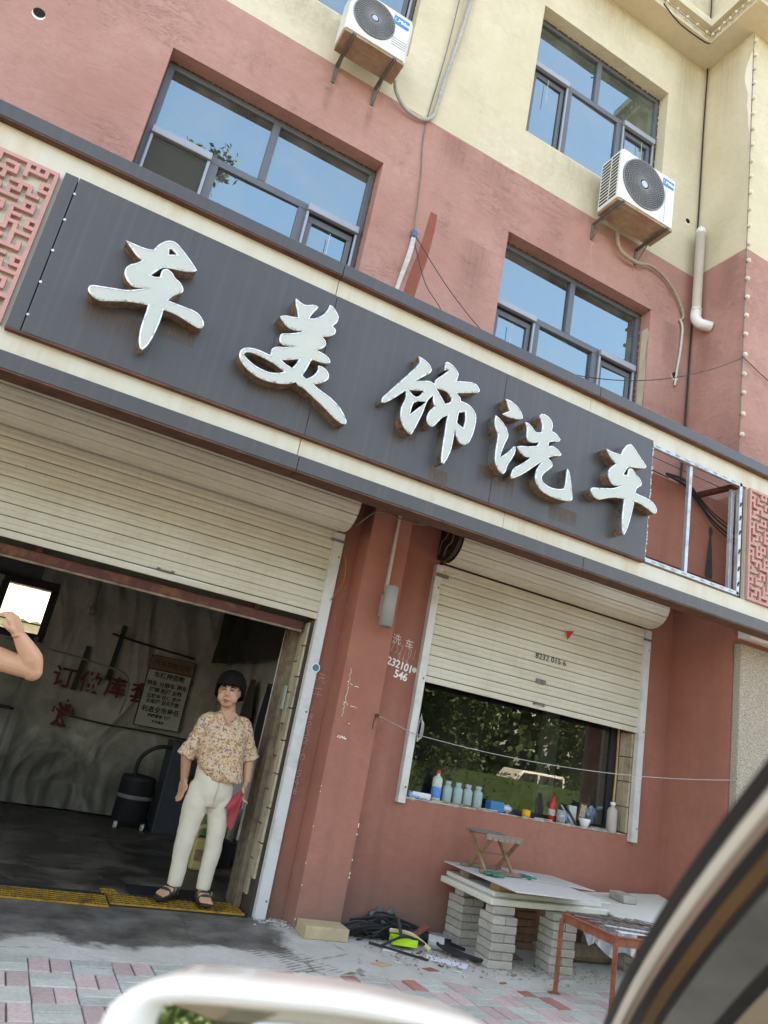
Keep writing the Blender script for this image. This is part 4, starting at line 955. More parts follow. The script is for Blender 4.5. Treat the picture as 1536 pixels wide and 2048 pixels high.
MB().box(2.0, 2.3, 7.05, 7.35, 0, .215).build('low_stand', GASK, None); tag(bpy.data.objects['low_stand'], 'low dark stand under the green sprayer', 'stand')
jc = thing('jerrycan', 'yellowish plastic jerrycan with a handle on the garage floor', 'jerrycan', (1.98, 6.9, 0))
JM = simple('yellowed_plastic', (.46,.38,.16), .45, 0, .1)
mb = MB(); mb.box(1.88, 2.08, 6.84, 6.96, 0, .26); mb.build('body', JM, jc, bevel=.025, seg=3)
mb = MB(); mb.tube(bez([(1.90,6.9,.25),(1.91,6.9,.33),(1.96,6.9,.35),(2.05,6.9,.35),(2.065,6.9,.25)]), .02, 8); mb.build('handle', JM, jc, smooth=True)
MB().box(1.90, 2.06, 6.835, 6.8385, .08, .17).build('label', simple('faded_label', (.25,.17,.08), .6, 0, .3, 20), jc)

# yellow drain gratings along the threshold
GRATE = simple('yellow_grating', (.36,.19,.02), .6, 0, .3, 12, .2, dirt=(.06,.04,.02), dscale=5, damt=.9)
PIT = simple('drain_black', (.02,.018,.014), .8)
struct(MB().box(-2.3, 1.98, 5.40, 5.74, -.099, .0075).build('drain_floor', PIT))
def grating(x0, x1, y0, y1, z, label, rz=0):
    g_ = thing('drain_grating', label, 'grating', ((x0+x1)/2, (y0+y1)/2, z), 'yellow drain gratings')
    mb = MB(); nx = max(2, int(round((x1-x0)/.045))); ny = max(2, int(round((y1-y0)/.052)))
    for i in range(nx+1): xx = x0+(x1-x0)*i/nx; mb.box(xx-.0035, xx+.0035, y0, y1, z, z+.009, (0,0,rz), ((x0+x1)/2,(y0+y1)/2,z))
    for j in range(ny+1): yy = y0+(y1-y0)*j/ny; mb.box(x0, x1, yy-.003, yy+.003, z+.001, z+.008, (0,0,rz), ((x0+x1)/2,(y0+y1)/2,z))
    mb.build('bar_grid', GRATE, g_)
    MB().box(x0-.004, x1+.004, y0-.012, y0-.0045, z-.002, z+.0095, (0,0,rz), ((x0+x1)/2,(y0+y1)/2,z)).build('edge_bar', GRATE, g_)
grating(1.04, 1.955, 5.44, 5.70, .012, 'yellow drain grating under the woman by the jamb', RAD(.5))
grating(.16, 1.02, 5.37, 5.62, .010, 'yellow drain grating beside the woman, between two others', RAD(-1.2))
grating(-1.1, .14, 5.36, 5.60, .018, 'yellow drain grating under the bare-armed person, farthest from the jamb', RAD(-.6))
grating(1.02, 1.12, 5.72, 5.80, .012, 'small offcut of yellow grating behind the threshold')
MB().box(1.2, 1.78, 5.66, 5.95, .0225, .030).build('floor_mat', GASK, None); tag(bpy.data.objects['floor_mat'], 'thin black rubber sheet at the threshold behind the woman', 'mat')

# ================================================================== air conditioners
def ac_unit(label, x0, x1, z0, z1, y0, y1, fan, fr, vents, lines, base):
    a = thing('air_conditioner', label, 'air conditioner', ((x0+x1)/2, (y0+y1)/2, z0), 'outdoor units on the facade')
    c = .022; mb = MB()
    poly = [(x0+c, y0), (x1-c*1.6, y0), (x1, y0+c*2), (x1, y1), (x0, y1), (x0, y0+c)]; n = len(poly)
    mb.add([(p, q, z0) for p, q in poly] + [(p, q, z1) for p, q in poly], [(i, (i+1) % n, n+(i+1) % n, n+i) for i in range(n)] + [tuple(range(n))[::-1], tuple(range(n, 2*n))])
    mb.build('casing', ACW, a, bevel=.006)
    fx, fz = fan
    MB().lathe((fx, y0-.0015, fz), [(fr*.99, 0), (fr*.98, .001)], 40, 'Y').build('fan_opening', ACD, a)
    g_ = MB()
    for k in range(11):
        r = fr*(.16 + .84*(k+1)/11); m_ = 44
        for i in range(m_):
            p, q = 2*PI*i/m_, 2*PI*(i+1)/m_
            g_.bar((fx+r*math.cos(p), y0-.012, fz+r*math.sin(p)), (fx+r*math.cos(q), y0-.012, fz+r*math.sin(q)), .0026, .004, (0,1,0))
    for i in range(56):                                      # swept spokes
        p = 2*PI*i/56
        pts = [(fx+fr*s*math.cos(p+.55*s), y0-.010, fz+fr*s*math.sin(p+.55*s)) for s in (.2, .5, .8, .99)]
        for u, v in zip(pts[:-1], pts[1:]): g_.bar(u, v, .0028, .003, (0,1,0))
    g_.build('fan_grille', simple('grille_wire', (.30,.315,.33), .45), a)
    rim = MB(); rim.lathe((fx, y0, fz), [(fr*.985, -.002), (fr*1.0, .014), (fr*1.035, .012), (fr*1.05, -.002)], 48, 'Y'); rim.build('fan_rim', ACG, a, smooth=True)
    MB().lathe((fx, y0-.006, fz), [(fr*.15, 0), (fr*.15, .008), (fr*.12, .012), (.002, .012)], 22, 'Y').build('hub', HUB, a)
    bw_, bh = .165, .10
    bx, bz = x1-.05-bw_, z1-.045-bh
    MB().box(bx, bx+bw_, y0-.004, y0-.001, bz, bz+bh).build('badge', BLUE, a, bevel=.0012)
    bt = text_mb('Midea', .054, (bx+.046, y0-.0045, bz+.034), depth=.0006, spacing=.92, bold=.0018)
    rg = bt; m_ = 22
    for i in range(m_):
        if 3 < i < 20:
            p, q = 2*PI*i/m_+.6, 2*PI*(i+1)/m_+.6
            rg.bar((bx+.030+.019*math.cos(p), y0-.0048, bz+.05+.019*math.sin(p)), (bx+.030+.019*math.cos(q), y0-.0048, bz+.05+.019*math.sin(q)), .004, .001, (0,1,0))
    rg.build('badge_lettering', WINK, a)
    for k in range(lines): MB().box(x1-.19, x1-.035, y0-.002, y0-.0004, z0+.20-.028*k, z0+.204-.028*k).build('pressed_line', ACG, a)
    if not lines: MB().box(fx+fr*1.09, fx+fr*1.09+.003, y0-.0015, y0-.0003, z0+.02, z1-.03).build('panel_joint', ACG, a)
    if vents:
        v = MB(); nzv = 13
        for j in range(nzv):
            zz = z0+.05+(z1-z0-.11)*j/(nzv-1)
            for (p, q) in ((y0+.045, (y0+y1)/2-.008), ((y0+y1)/2+.008, y1-.02)): v.box(x0-.002, x0-.0005, p, q, zz, zz+.026)
        stuff(v.build('side_louvre', ACD, a))
    pan = MB(); pan.box(x0+.012, x1-.012, y0+.012, y1+.01, z0-.028, z0-.001)
    pan.box(x0+.06, x1-.25, y0+.06, y0+.09, z0-.036, z0-.0285); pan.box(x0+.10, x1-.12, y0+.14, y0+.165, z0-.036, z0-.0285); pan.box(x1-.22, x1-.06, y1-.10, y1-.05, z0-.036, z0-.0285)
    pan.build('base_pan', PANDIRT, a, bevel=.012)
    for bxx in base:
        b_ = MB()
        b_.box(bxx-.018, bxx+.018, y0-.03, YW-.004, z0-.062, z0-.038)
        b_.box(bxx-.004, bxx+.004, y0-.028, YW-.02, z0-.085, z0-.062)
        b_.box(bxx-.018, bxx+.018, YW-.018, YW-.002, z0-.26, z0-.063)
        b_.bar((bxx+.008, YW-.02, z0-.24), (bxx+.008, YW-.18, z0-.07), .008, .02)
        b_.build('bracket', BRKT, a, bevel=.003)
    return a
A1 = ac_unit('smaller white air conditioner at the top of the facade with lines under its badge', .95, 1.595, 7.34, 7.85, 5.06, 5.32, (1.20, 7.61), .205, False, 4, (1.05, 1.47))
A2 = ac_unit('larger white air conditioner on brackets beside the downpipe', 4.205, 5.03, 7.255, 7.91, 5.0, 5.32, (4.545, 7.60), .295, True, 0, (4.27, 4.92))
# insulated hoses
mb = MB(); pth = bez([(1.60,5.30,7.36),(1.66,5.36,7.30),(1.80,5.40,7.22),(1.98,5.41,7.22),(2.10,5.42,7.32),(2.13,5.42,7.5),(2.15,5.42,7.8),(2.19,5.42,8.2),(2.24,5.42,8.7),(2.28,5.42,9.4),(2.3,5.42,10.6)], 12)
mb.tube(pth, [.019 + (.004 if i % 3 == 0 and i > 50 else 0) for i in range(len(pth))], 10)
one('insulated_hose', mb, simple('grey_wrapped_hose', (.36,.36,.34), .6, 0, .15, 30, .4, dirt=(.2,.18,.15)), 'wrapped grey-white hose looping from the smaller air conditioner up the wall', 'hose', smooth=True)
mb = MB(); pth = bez([(4.55,5.36,7.22),(4.60,5.38,7.06),(4.72,5.38,6.98),(4.92,5.38,6.98),(5.1,5.40,7.06),(5.28,5.41,7.05),(5.45,5.41,6.97),(5.6,5.41,6.83),(5.70,5.42,6.66),(5.66,5.44,6.58)], 10)
mb.tube(pth, [.022 if i < 35 else .016 for i in range(len(pth))], 10)
one('insulated_hose', mb, simple('tan_wrapped_hose', (.33,.27,.19), .7, 0, .2, 25, .3), 'brown wrapped hose sagging from the larger air conditioner to the corner', 'hose', smooth=True)
mb = MB(); mb.tube(bez([(5.655,5.43,6.60),(5.70,5.42,6.50),(5.695,5.425,6.2),(5.67,5.43,5.95),(5.65,5.43,5.72)]), .014, 7)
one('drain_hose', mb, WHITEC, 'thin cream drain hose hanging below the larger air conditioner', 'hose', smooth=True)
dp = thing('downpipe', 'short white plastic vent pipe with an elbow in the wall corner', 'pipe', (5.77, 5.29, 6.4))
mb = MB(); mb.lathe((5.765, 5.295, 6.66), [(.054,0),(.054,1.12),(.058,1.12),(.058,1.17),(.05,1.19),(.03,1.2)], 20); mb.build('pipe', WPLASTIC, dp, smooth=True)
mb = MB(); mb.tube(bez([(5.765,5.295,6.68),(5.765,5.295,6.60),(5.772,5.25,6.515),(5.80,5.20,6.475),(5.868,5.16,6.46)], 6), .060, 18); mb.build('elbow', WPLASTIC, dp, smooth=True)
mb = MB()
for z in (6.70, 6.665): mb = MB(); mb.lathe((5.765,5.295,z), [(.055,0),(.0625,.004),(.0625,.014),(.055,.018)], 20); mb.build('collar', WPLASTIC, dp, smooth=True)
mb = MB()
for i in range(8): p = 2*PI*i/8; mb.add([(5.765+.05*math.cos(p-.3),5.295+.05*math.sin(p-.3),7.845),(5.765+.05*math.cos(p+.3),5.295+.05*math.sin(p+.3),7.845),(5.765+.03*math.cos(p),5.295+.03*math.sin(p),7.895)], [(0,1,2)])
stuff(mb.build('vent_teeth', WPLASTIC, dp))

# ================================================================== cables and lamp strings
def cable(pts, r, m, label, sm=10):
    mb = MB(); mb.tube(bez(pts, sm) if len(pts) > 2 else pts, r, 6); return one('cable', mb, m, label, 'cable')
cable([(5.83,5.41,12.3),(5.835,5.41,10.66),(5.838,5.42,9.6),(5.842,5.42,8.2),(5.84,5.42,6.5),(5.83,5.42,5.2),(5.82,5.43,4.25)], .010, WIRE, 'thick dark cable running down the inner wall corner')
cable([(2.16,5.40,10.5),(2.12,5.43,8.4),(2.06,5.44,7.2),(2.12,5.44,6.6),(2.16,5.43,5.98)], .0055, WIREG, 'thin dark wire hanging down beside the insulated hose')
bd = thing('cable_bundle', 'tied bundle of pale cables hanging on the red wall above the sign', 'cable', (2.14, 5.42, 4.4))
for k in range(5):
    mb = MB(); mb.tube(bez([(2.16+.006*k,5.43,5.96),(2.155+.008*k-.01,5.42-.004*k,5.7),(2.10+.006*k,5.42,5.3),(2.05+.005*k,5.42,4.7),(2.04,5.42,4.3)], 6), .008, 6); mb.build('strand', HOSEW, bd)
MB().lathe((2.17,5.43,5.88), [(.012,0),(.03,.01),(.032,.07),(.012,.09)], 10).build('tie', simple('blue_tape', (.06,.12,.25), .5), bd)
cable([(2.19,5.42,5.9),(2.6,5.2,5.3),(3.05,5.0,4.86),(3.35,4.5,4.47)], .004, WIRE, 'thin black wire slanting from the bundle behind the sign, the longer of two')
cable([(2.18,5.42,5.85),(2.28,5.2,5.3),(2.33,4.9,4.9),(2.3,4.6,4.5)], .004, WIRE, 'thin black wire dropping from the bundle to the sign, the steeper of two')
mb = MB(); mb.tube(catenary((2.6,4.5,4.46),(5.866,4.72,5.87),.30,24), .0045, 5); mb.tube(catenary((5.866,4.72,5.87),(9.0,4.6,6.0),.35,12), .0045, 5)
one('cable', mb, WIRE, 'thin black wire stretched in front of the first-floor window to the wing', 'cable')
cable([(4.6,5.0,10.4),(5.0,5.12,10.5),(5.45,5.14,10.55),(5.56,5.14,10.60)], .008, WIRE, 'dark wire drooping under the cornice')
for k, (dz, dy) in enumerate(((0,0),(.03,-.02),(-.02,.02),(.05,.03))):
    cable([(4.9,4.74,4.19+dz*.3),(5.15,4.73,4.16+dz),(5.32,4.71,4.03+dz),(5.5,4.68,3.88+dz*1.6),(5.75,4.66,3.78+dz*2)], .009-.001*k, WIRE, 'black cable in the bunch behind the stripped sign bay', 8)['group'] = 'cables behind the stripped sign bay'
cable([(4.27,5.0,4.48),(5.0,4.95,4.44),(5.8,4.9,4.40)], .004, WIRE, 'upper thin wire visible through the stripped sign bay')
cable([(4.27,4.9,4.30),(4.6,4.85,4.25),(5.0,4.8,4.2)], .006, WIRE, 'lower thin wire visible through the stripped sign bay')
cable([(2.14,5.30,2.93),(2.25,5.18,3.06),(2.45,5.17,3.06),(2.65,5.2,3.08),(2.95,5.3,3.2)], .006, WIREG, 'brown wire slung across the pillar under the sign')
cable([(2.115,5.39,2.72),(2.15,5.36,2.6),(2.15,5.36,2.45),(2.11,5.37,2.35),(2.085,5.385,2.30)], .004, simple('copper_wire', (.28,.13,.06), .5), 'thin copper wire curling beside the garage shutter rail')
mb = MB(); mb.tube(bez([(2.60,5.205,1.50),(2.72,5.28,1.49),(2.98,5.37,1.44)],6)+catenary((3.0,5.37,1.435),(5.99,4.66,1.60),.10,20), .0032, 5)
one('clothes_line', mb, simple('dull_white_cord', (.36,.35,.33), .7), 'white clothes line tied from the pillar across the shop window', 'rope')
mb = MB()
for k in range(4): mb.tube(bez([(3.07,5.385,1.60-.02*k),(3.085+.006*k,5.38,1.53),(3.08+.008*k,5.38,1.42),(3.07,5.385,1.38+.01*k),(3.06,5.385,1.46),(3.065,5.385,1.57)],6), .0022, 5)
one('coiled_cord', mb, WHITEC, 'coil of white cord hung on the shop window rail nearer the pillar', 'rope')

def lamp_string(label, pts, count, off, r=.022):
    s = thing('lamp_string', label, 'string lights', pts[0], 'festoon lamp strings')
    P_ = bez(pts, 12) if len(pts) > 2 else [Vector(pts[0]).lerp(Vector(pts[1]), i/20) for i in range(21)]
    mb = MB(); mb.tube(P_, .005, 5); mb.build('wire', WIREG, s)
    b0 = MB(); b0.ell((0,0,0), (r, r, r*.9), 12, 8); b0.lathe((0,0,0), [(.012,-.002),(.014,.0),(.014,.012),(.004,.014)], 8)
    me = b0.mesh('bulb', smooth=True); me.materials.append(BULBG)
    cb = MB(); cb.lathe((0,0,0), [(.014,-.008),(.016,.0),(.012,.012),(.002,.014)], 8); mc = cb.mesh('socket'); mc.materials.append(BRKT)
    L_ = [0]
    for u, v in zip(P_[:-1], P_[1:]): L_.append(L_[-1] + (v-u).length)
    for k in range(count):
        d = L_[-1]*(k+.5)/count; i = max(j for j in range(len(L_)-1) if L_[j] <= d)
        p = P_[i].lerp(P_[i+1], (d-L_[i])/max(1e-6, L_[i+1]-L_[i]))
        jx = random.uniform(-.3,.3)
        inst('bulb', me, s, p + Vector(off) + Vector((random.uniform(-.006,.006), 0, random.uniform(-.01,.01))), (RAD(90)+jx, jx, 0))
        inst('socket', mc, s, p + Vector(off)*.35, (RAD(90)+jx, jx, 0))
    return s
lamp_string('vertical string of ivory lamps down the wing corner', [(5.862,4.728,10.55),(5.866,4.73,8),(5.864,4.73,6),(5.862,4.732,4.6)], 25, (.004,-.026,0), .027)
lamp_string('string of ivory lamps along the facade cornice', [(3.6,5.13,10.70),(4.6,5.13,10.705),(5.55,5.13,10.70)], 11, (0,-.02,-.02))
lamp_string('string of ivory lamps along the wing side of the cornice', [(5.56,5.12,10.70),(5.55,4.75,10.70),(5.55,4.42,10.70)], 8, (-.02,0,-.02))
lamp_string('string of ivory lamps along the front of the wing cornice', [(5.56,4.42,10.70),(6.3,4.42,10.70),(7.2,4.42,10.70)], 9, (0,-.02,-.02))
MB().lathe((5.835,5.41,10.4), [(.012,0),(.022,.01),(.022,.05),(.026,.06),(.026,.1),(.012,.12)], 10).build('cable_joint', WIREG, bpy.data.objects['cable'])

# pillar lamp
pl = thing('wall_lamp', 'grey cylindrical wall lamp on the red pillar', 'wall lamp', (2.46, 5.13, 2.17))
mb = MB(); mb.lathe((2.468,5.11,2.165), [(.046,.012),(.052,.0),(.055,.0),(.055,.315),(.05,.32),(.005,.32)], 24); mb.build('cylinder', GREYP, pl, smooth=True)
MB().box(2.435, 2.50, 5.14, 5.218, 2.24, 2.42).build('mounting', GREYP, pl, bevel=.006)
mb = MB(); mb.box(2.452, 2.476, 5.195, 5.218, 2.45, 3.3); mb.build('conduit', simple('pink_white_conduit', (.48,.40,.35), .6, 0, .1), pl)

# ================================================================== writing on the walls
wr = thing('wall_writing', 'white painted phone number and characters on the wall beside the pillar', 'lettering', (2.8, 5.446, 1.9))
text_mb('洗', .088, (2.715, 5.4465, 2.115), depth=.001).build('painted_text', WINK2, wr); text_mb('车', .085, (2.84, 5.4465, 2.10), depth=.001).build('painted_text', WINK2, wr)
text_mb('232101', .088, (2.700, 5.4465, 1.935), (1,0,-.13), (.13,0,1), .001, .95, bold=.0018).build('painted_text', WINK, wr); text_mb('546', .09, (2.785, 5.4465, 1.845), (1,0,-.13), (.13,0,1), .001, .95, bold=.0018).build('painted_text', WINK, wr)
MB().lathe((2.972, 5.449, 1.935), [(.022, 0), (.02, .001)], 12, 'Y').build('painted_dot', WINK2, wr)
w2 = thing('wall_writing', 'faint pink hand-written digits above the painted phone number', 'lettering', (2.8, 5.447, 2.05))
def stroke(pts, parent, m, r=.0032): mb = MB(); mb.tube(pts, r, 5, flat=.5); mb.build('pen_stroke', m, parent)
DIG = {'0':[(.5,1),(.15,.75),(.15,.25),(.5,0),(.85,.25),(.85,.75),(.5,1)],'1':[(.6,1),(.4,0)],'2':[(.15,.8),(.5,1),(.85,.75),(.15,0),(.9,.05)],'3':[(.15,.95),(.8,.95),(.4,.55),(.85,.3),(.5,0),(.15,.1)],'4':[(.6,1),(.1,.4),(.9,.4),(.65,.7),(.6,0)],'5':[(.85,1),(.25,1),(.2,.6),(.7,.6),(.8,.25),(.4,0),(.1,.1)],'6':[(.75,1),(.25,.5),(.25,.1),(.7,.05),(.8,.4),(.3,.4)],'8':[(.5,.55),(.2,.8),(.5,1),(.8,.8),(.5,.55),(.15,.25),(.5,0),(.85,.25),(.5,.55)]}
def digits(s, x, z, w_, h, dx, dz, parent, m, y=5.447):
    for c in s:
        if c in DIG: stroke([(x+w_*a+.25*h*(b_-.5)*.3, y, z+h*b_) for a, b_ in DIG[c]], parent, m)
        x += dx; z += dz
digits('8232101', 2.672, 2.045, .030, .085, .043, -.006, w2, PINKINK); digits('546', 2.79, 1.985, .028, .05, .043, -.008, w2, PINKINK)
w3 = thing('wall_writing', 'column of hand-written digits down the strip between garage shutter rail and pillar', 'lettering', (2.15, 5.447, 1.3))
def hz(ch, x, z, s):
    S_ = {'洗':[[(.05,.9),(.15,.8)],[(.0,.6),(.12,.5)],[(.0,.1),(.2,.35)],[(.45,.95),(.35,.75)],[(.35,.75),(.9,.8)],[(.6,1),(.6,.5)],[(.3,.5),(.95,.52)],[(.5,.5),(.3,.05)],[(.7,.5),(.72,.1),(1,.1),(1,.25)]],
          '车':[[(.2,.8),(.85,.82)],[(.5,1),(.3,.5),(.85,.52)],[(.0,.3),(1,.3)],[(.58,.6),(.55,0)]]}
    for st_ in S_[ch]: stroke([(x+s*a, 5.447, z+s*b_) for a, b_ in st_], w3, PINKINK)
hz('洗', 2.118, 1.66, .09); hz('车', 2.118, 1.55, .085)
zz = 1.44
for c in '18232101546': digits(c, 2.125, zz, .045, .048, 0, 0, w3, PINKINK); zz -= .060
stk = thing('sticker', 'round blue and white sticker on the garage shutter rail', 'sticker', (2.085, 5.394, 1.76))
MB().lathe((2.085, 5.394, 1.765), [(.036,0),(.036,.001)], 20, 'Y').build('disc', WPLASTIC, stk); MB().lathe((2.085, 5.3925, 1.765), [(.027,0),(.027,.001)], 18, 'Y').build('print', simple('teal_print', (.04,.18,.25), .4, 0, .4, 60), stk)
hk = MB(); hk.box(2.575, 2.60, 5.20, 5.219, 1.49, 1.515); hk.tube([(2.585,5.205,1.50),(2.565,5.205,1.46),(2.565,5.205,1.40)], .004, 5); one('line_hook', hk, LINTEL, 'rusty hook on the pillar holding the clothes line', 'hook')
mb = MB()
for i in range(26): mb.ell((2.30+random.uniform(0,.012), 5.2185, 1.80-.014*i), (.0022,.0012,random.uniform(.004,.009)), 6, 4)
for (zz, L_) in ((1.70,.10),(1.55,.12),(1.42,.11)): 
    for i in range(9):
        if random.random() < .6: mb.ell((2.30+L_*i/9, 5.2185, zz-.003*i+random.uniform(-.004,.004)), (random.uniform(.004,.01),.0012,.0025), 6, 4)
for i in range(18): mb.ell((2.30+.075*i/18, 5.2185, 1.30+random.uniform(-.008,.008)), (.003,.0012,random.uniform(.003,.007)), 6, 4)
stuff(mb.build('paint_chips', PEEL_SUN, bld))
mb = MB()
for i in range(6): mb.ell((2.249+random.uniform(-.001,.003), 5.2185, .06+.95*random.random()**1.6), (.003,.0025,random.uniform(.003,.010)), 6, 4)
for i in range(7): mb.ell((2.603, 5.2185, .05+1.1*random.random()**1.5), (.004,.0025,random.uniform(.004,.016)), 6, 4)
stuff(mb.build('corner_chips', PEEL_SUN, bld))
TARST = simple('damp_black_stain', (.035,.03,.028), .6, 0, .4, 12, .2)
mb = MB(); prof = [(3.86,.012),(3.83,.028),(3.79,.026),(3.76,.012),(3.72,.020),(3.6,.035),(3.48,.045),(3.38,.055),(3.345,.05)]
vs = [(5.545-w_, 4.7575, z) for z, w_ in prof] + [(5.545+w_*.9, 4.7575, z) for z, w_ in prof]; k = len(prof)
mb.add(vs, [(i, i+1, k+i+1, k+i) for i in range(k-1)]); mb.build('damp_stain', TARST, bld)

# ================================================================== things on the window ledge
ZL, YL = .947, 5.535
def bottle(label, x, y, h, r, m, cap, capm, grp=None, neck=.35):
    b = thing('bottle', label, 'bottle', (x, y, ZL), grp)
    mb = MB(); mb.lathe((x, y, ZL), [(r*.9,0),(r,.006),(r,h*.70),(r*.96,h*.75),(r*.78,h*.82),(r*neck,h*.88),(r*neck,h)], 18); mb.build('body', m, b, smooth=True)
    if cap: c = MB(); c.lathe((x, y, ZL+h), [(r*neck*1.25,-.012),(r*neck*1.25,.012),(r*.1,.013)], 14); c.build('cap', capm, b)
    return b
TEAL = simple('pale_teal_plastic', (.30,.40,.385), .35, 0, .06); GREENW = simple('pale_green_white_plastic', (.48,.55,.47), .35)
REDC = simple('red_plastic', (.55,.05,.02), .4); BLUEL = simple('blue_label', (.05,.22,.55), .5, 0, .2, 30)
b = bottle('pale green bottle with a red cap and blue label on the ledge', 3.425, 5.56, .235, .042, GREENW, True, REDC)
MB().lathe((3.425,5.56,ZL+.03), [(.0425,0),(.0428,.001),(.0428,.085),(.0425,.086)], 18).build('label', BLUEL, b, smooth=True)
for i, xx in enumerate((3.535, 3.64, 3.74, 3.845)):
    bottle(['first of four teal bottles in a row, next to the red-capped bottle', 'second of four teal bottles in a row on the ledge', 'third of four teal bottles in a row on the ledge', 'last of four teal bottles in a row, nearest the blue tool box'][i], xx, 5.565, .165, .042, TEAL, True, TEAL, 'teal bottles on the ledge', .5)
bottle('cloudy plastic bottle half filled with white beside the tiled reveal', 5.305, 5.50, .245, .048, simple('cloudy_plastic', (.42,.39,.32), .4, 0, .1), True, WPLASTIC, None, .4)
MB().lathe((5.305,5.50,ZL+.004), [(.047,0),(.0487,.002),(.0487,.09),(.047,.092)], 18).build('contents', simple('white_liquid', (.62,.60,.55), .4), bpy.data.objects['bottle.005'], smooth=True)
BOXB = simple('tool_blue', (.015,.16,.34), .5, 0, .2)
tb = thing('power_tool', 'blue power tool with a steel nose lying on the ledge', 'tool', (4.02, 5.52, ZL))
MB().box(3.94, 4.08, 5.49, 5.58, ZL, ZL+.085).build('body', BOXB, tb, bevel=.008); mb = MB(); mb.lathe((4.08,5.53,ZL+.04), [(.03,0),(.034,.02),(.03,.05),(.036,.06),(.02,.10)], 14, 'X'); mb.build('nose', HUB, tb, smooth=True)
mb = MB(); mb.lathe((4.325,5.50,ZL), [(.03,0),(.036,.004),(.036,.062),(.032,.062),(.031,.02),(.004,.018)], 18); one('yellow_cup', mb, simple('yellow_plastic', (.70,.36,.02), .4), 'small yellow plastic cup on the ledge', 'cup', smooth=True)
sc_ = thing('spray_can', 'red spray can standing on the ledge', 'spray can', (4.645, 5.55, ZL))
mb = MB(); mb.lathe((4.645,5.55,ZL), [(.032,0),(.034,.005),(.034,.15),(.026,.172),(.02,.18),(.02,.21),(.005,.213)], 18); mb.build('can', simple('red_can', (.42,.02,.015), .35, 0, .2, 22), sc_, smooth=True)
mb = MB(); mb.lathe((4.645,5.55,ZL+.05), [(.0345,0),(.0347,.001),(.0347,.05),(.0345,.051)], 18); mb.build('label', simple('pale_label', (.45,.38,.33), .5, 0, .3, 40), sc_, smooth=True)
mb = MB(); mb.lathe((4.70,5.49,ZL), [(.03,0),(.042,.006),(.042,.11),(.04,.11),(.038,.02),(.004,.018)], 16); one('clear_jar', mb, simple('scratched_plastic', (.28,.28,.27), .25, 0, .3, 30), 'cloudy plastic jar with a blue label on the ledge', 'jar', smooth=True)
mb = MB(); mb.lathe((4.725,5.478,ZL+.03), [(.028,0),(.0285,.001),(.0285,.05),(.028,.051)], 14); one('label_scrap', mb, BLUEL, 'blue and white can behind the cloudy jar', 'can', smooth=True)
mb = MB(); mb.lathe((4.985,5.50,ZL), [(.028,0),(.034,.006),(.052,.055),(.055,.072),(.050,.070),(.03,.014),(.004,.012)], 20); one('bowl', mb, WPLASTIC, 'small white bowl on the ledge', 'bowl', smooth=True)
for (x_, rz, c, lb) in ((4.80, .5, (.34,.33,.31), 'grey metal scraper leaning on the ledge'), (4.855, .62, (.05,.05,.05), 'dark handled brush leaning on the ledge')):
    mb = MB(); mb.bar((x_+.05,5.52,ZL+.012), (x_-.06,5.55,ZL+.15), .03, .014); one('hand_tool', mb, simple('hand_tool_finish', c, .5), lb, 'tool', 'hand tools on the ledge', bevel=.003)
MB().box(4.86, 4.95, 5.575, 5.60, ZL, ZL+.16).build('paper_box', simple('pale_green_card', (.45,.52,.45), .6), None, bevel=.003); tag(bpy.data.objects['paper_box'], 'pale green card box on the ledge behind the white bowl', 'box')
pf = thing('photo_frame', 'small brown framed picture leaning on the ledge', 'picture frame', (5.0, 5.58, ZL))
MB().box(4.985, 5.075, 5.585, 5.60, ZL+.06, ZL+.20, (0, RAD(8), 0)).build('frame', WOODR, pf, bevel=.003); MB().box(4.998, 5.062, 5.582, 5.584, ZL+.075, ZL+.185, (0, RAD(8), 0)).build('picture', simple('faded_print', (.35,.30,.2), .6, 0, .4, 40), pf)
mb = MB()
for i in range(20): mb.ell((5.16+random.gauss(0,.03), 5.60+random.gauss(0,.008), ZL+.10+random.gauss(0,.045)), (.04,.015,.035), 8, 5, (random.random(),random.random(),random.random()))
one('plastic_bag', mb, simple('blue_grey_film', (.13,.17,.22), .25, 0, .4, 14, .5), 'crumpled blue-grey plastic bag behind the picture frame on the ledge', 'bag')
MB().box(5.03, 5.24, 5.47, 5.60, ZL, ZL+.018).build('glass_sheets', simple('dirty_glass_sheet', (.22,.24,.21), .2, 0, .3, 20), None, bevel=.003); tag(bpy.data.objects['glass_sheets'], 'stack of dirty glass offcuts on the ledge by the cloudy bottle', 'glass')
MB().box(3.36, 3.92, 5.47, 5.56, ZL, ZL+.012, (0, RAD(1.2), RAD(-2))).build('wood_batten', simple('tan_batten', (.26,.16,.08), .7, 0, .2), None); tag(bpy.data.objects['wood_batten'], 'tan wooden batten lying in front of the teal bottles', 'batten')
MB().box(3.18, 3.36, 5.52, 5.60, ZL, ZL+.05).build('paper_box', WPLASTIC, None, bevel=.004); tag(bpy.data.objects['paper_box.001'], 'long white box on the ledge beside the red-capped bottle', 'box')
mb = MB(); mb.tube([(3.09,5.50,ZL+.015),(3.24,5.50,ZL+.012)], .012, 8); mb.ell((3.14,5.48,ZL+.02),(.02,.02,.03),8,6); one('blue_brush', mb, simple('pale_blue_plastic', (.22,.35,.62), .5), 'pale blue brush in front of the long white box', 'brush')
for i in range(16):
    xx = 3.2+random.random()*1.7; mb = MB(); L_ = random.uniform(.04,.11)
    mb.bar((xx,5.475+random.random()*.03,ZL+.008), (xx+L_,5.475+random.random()*.03,ZL+.010), .014, .012)
    one('tool_bit', mb, simple('bit_finish', random.choice([(.04,.04,.04),(.3,.29,.27),(.12,.06,.04),(.4,.38,.3)]), .5), 'small loose tool piece on the front of the ledge', 'tool', 'loose pieces on the ledge', bevel=.002)

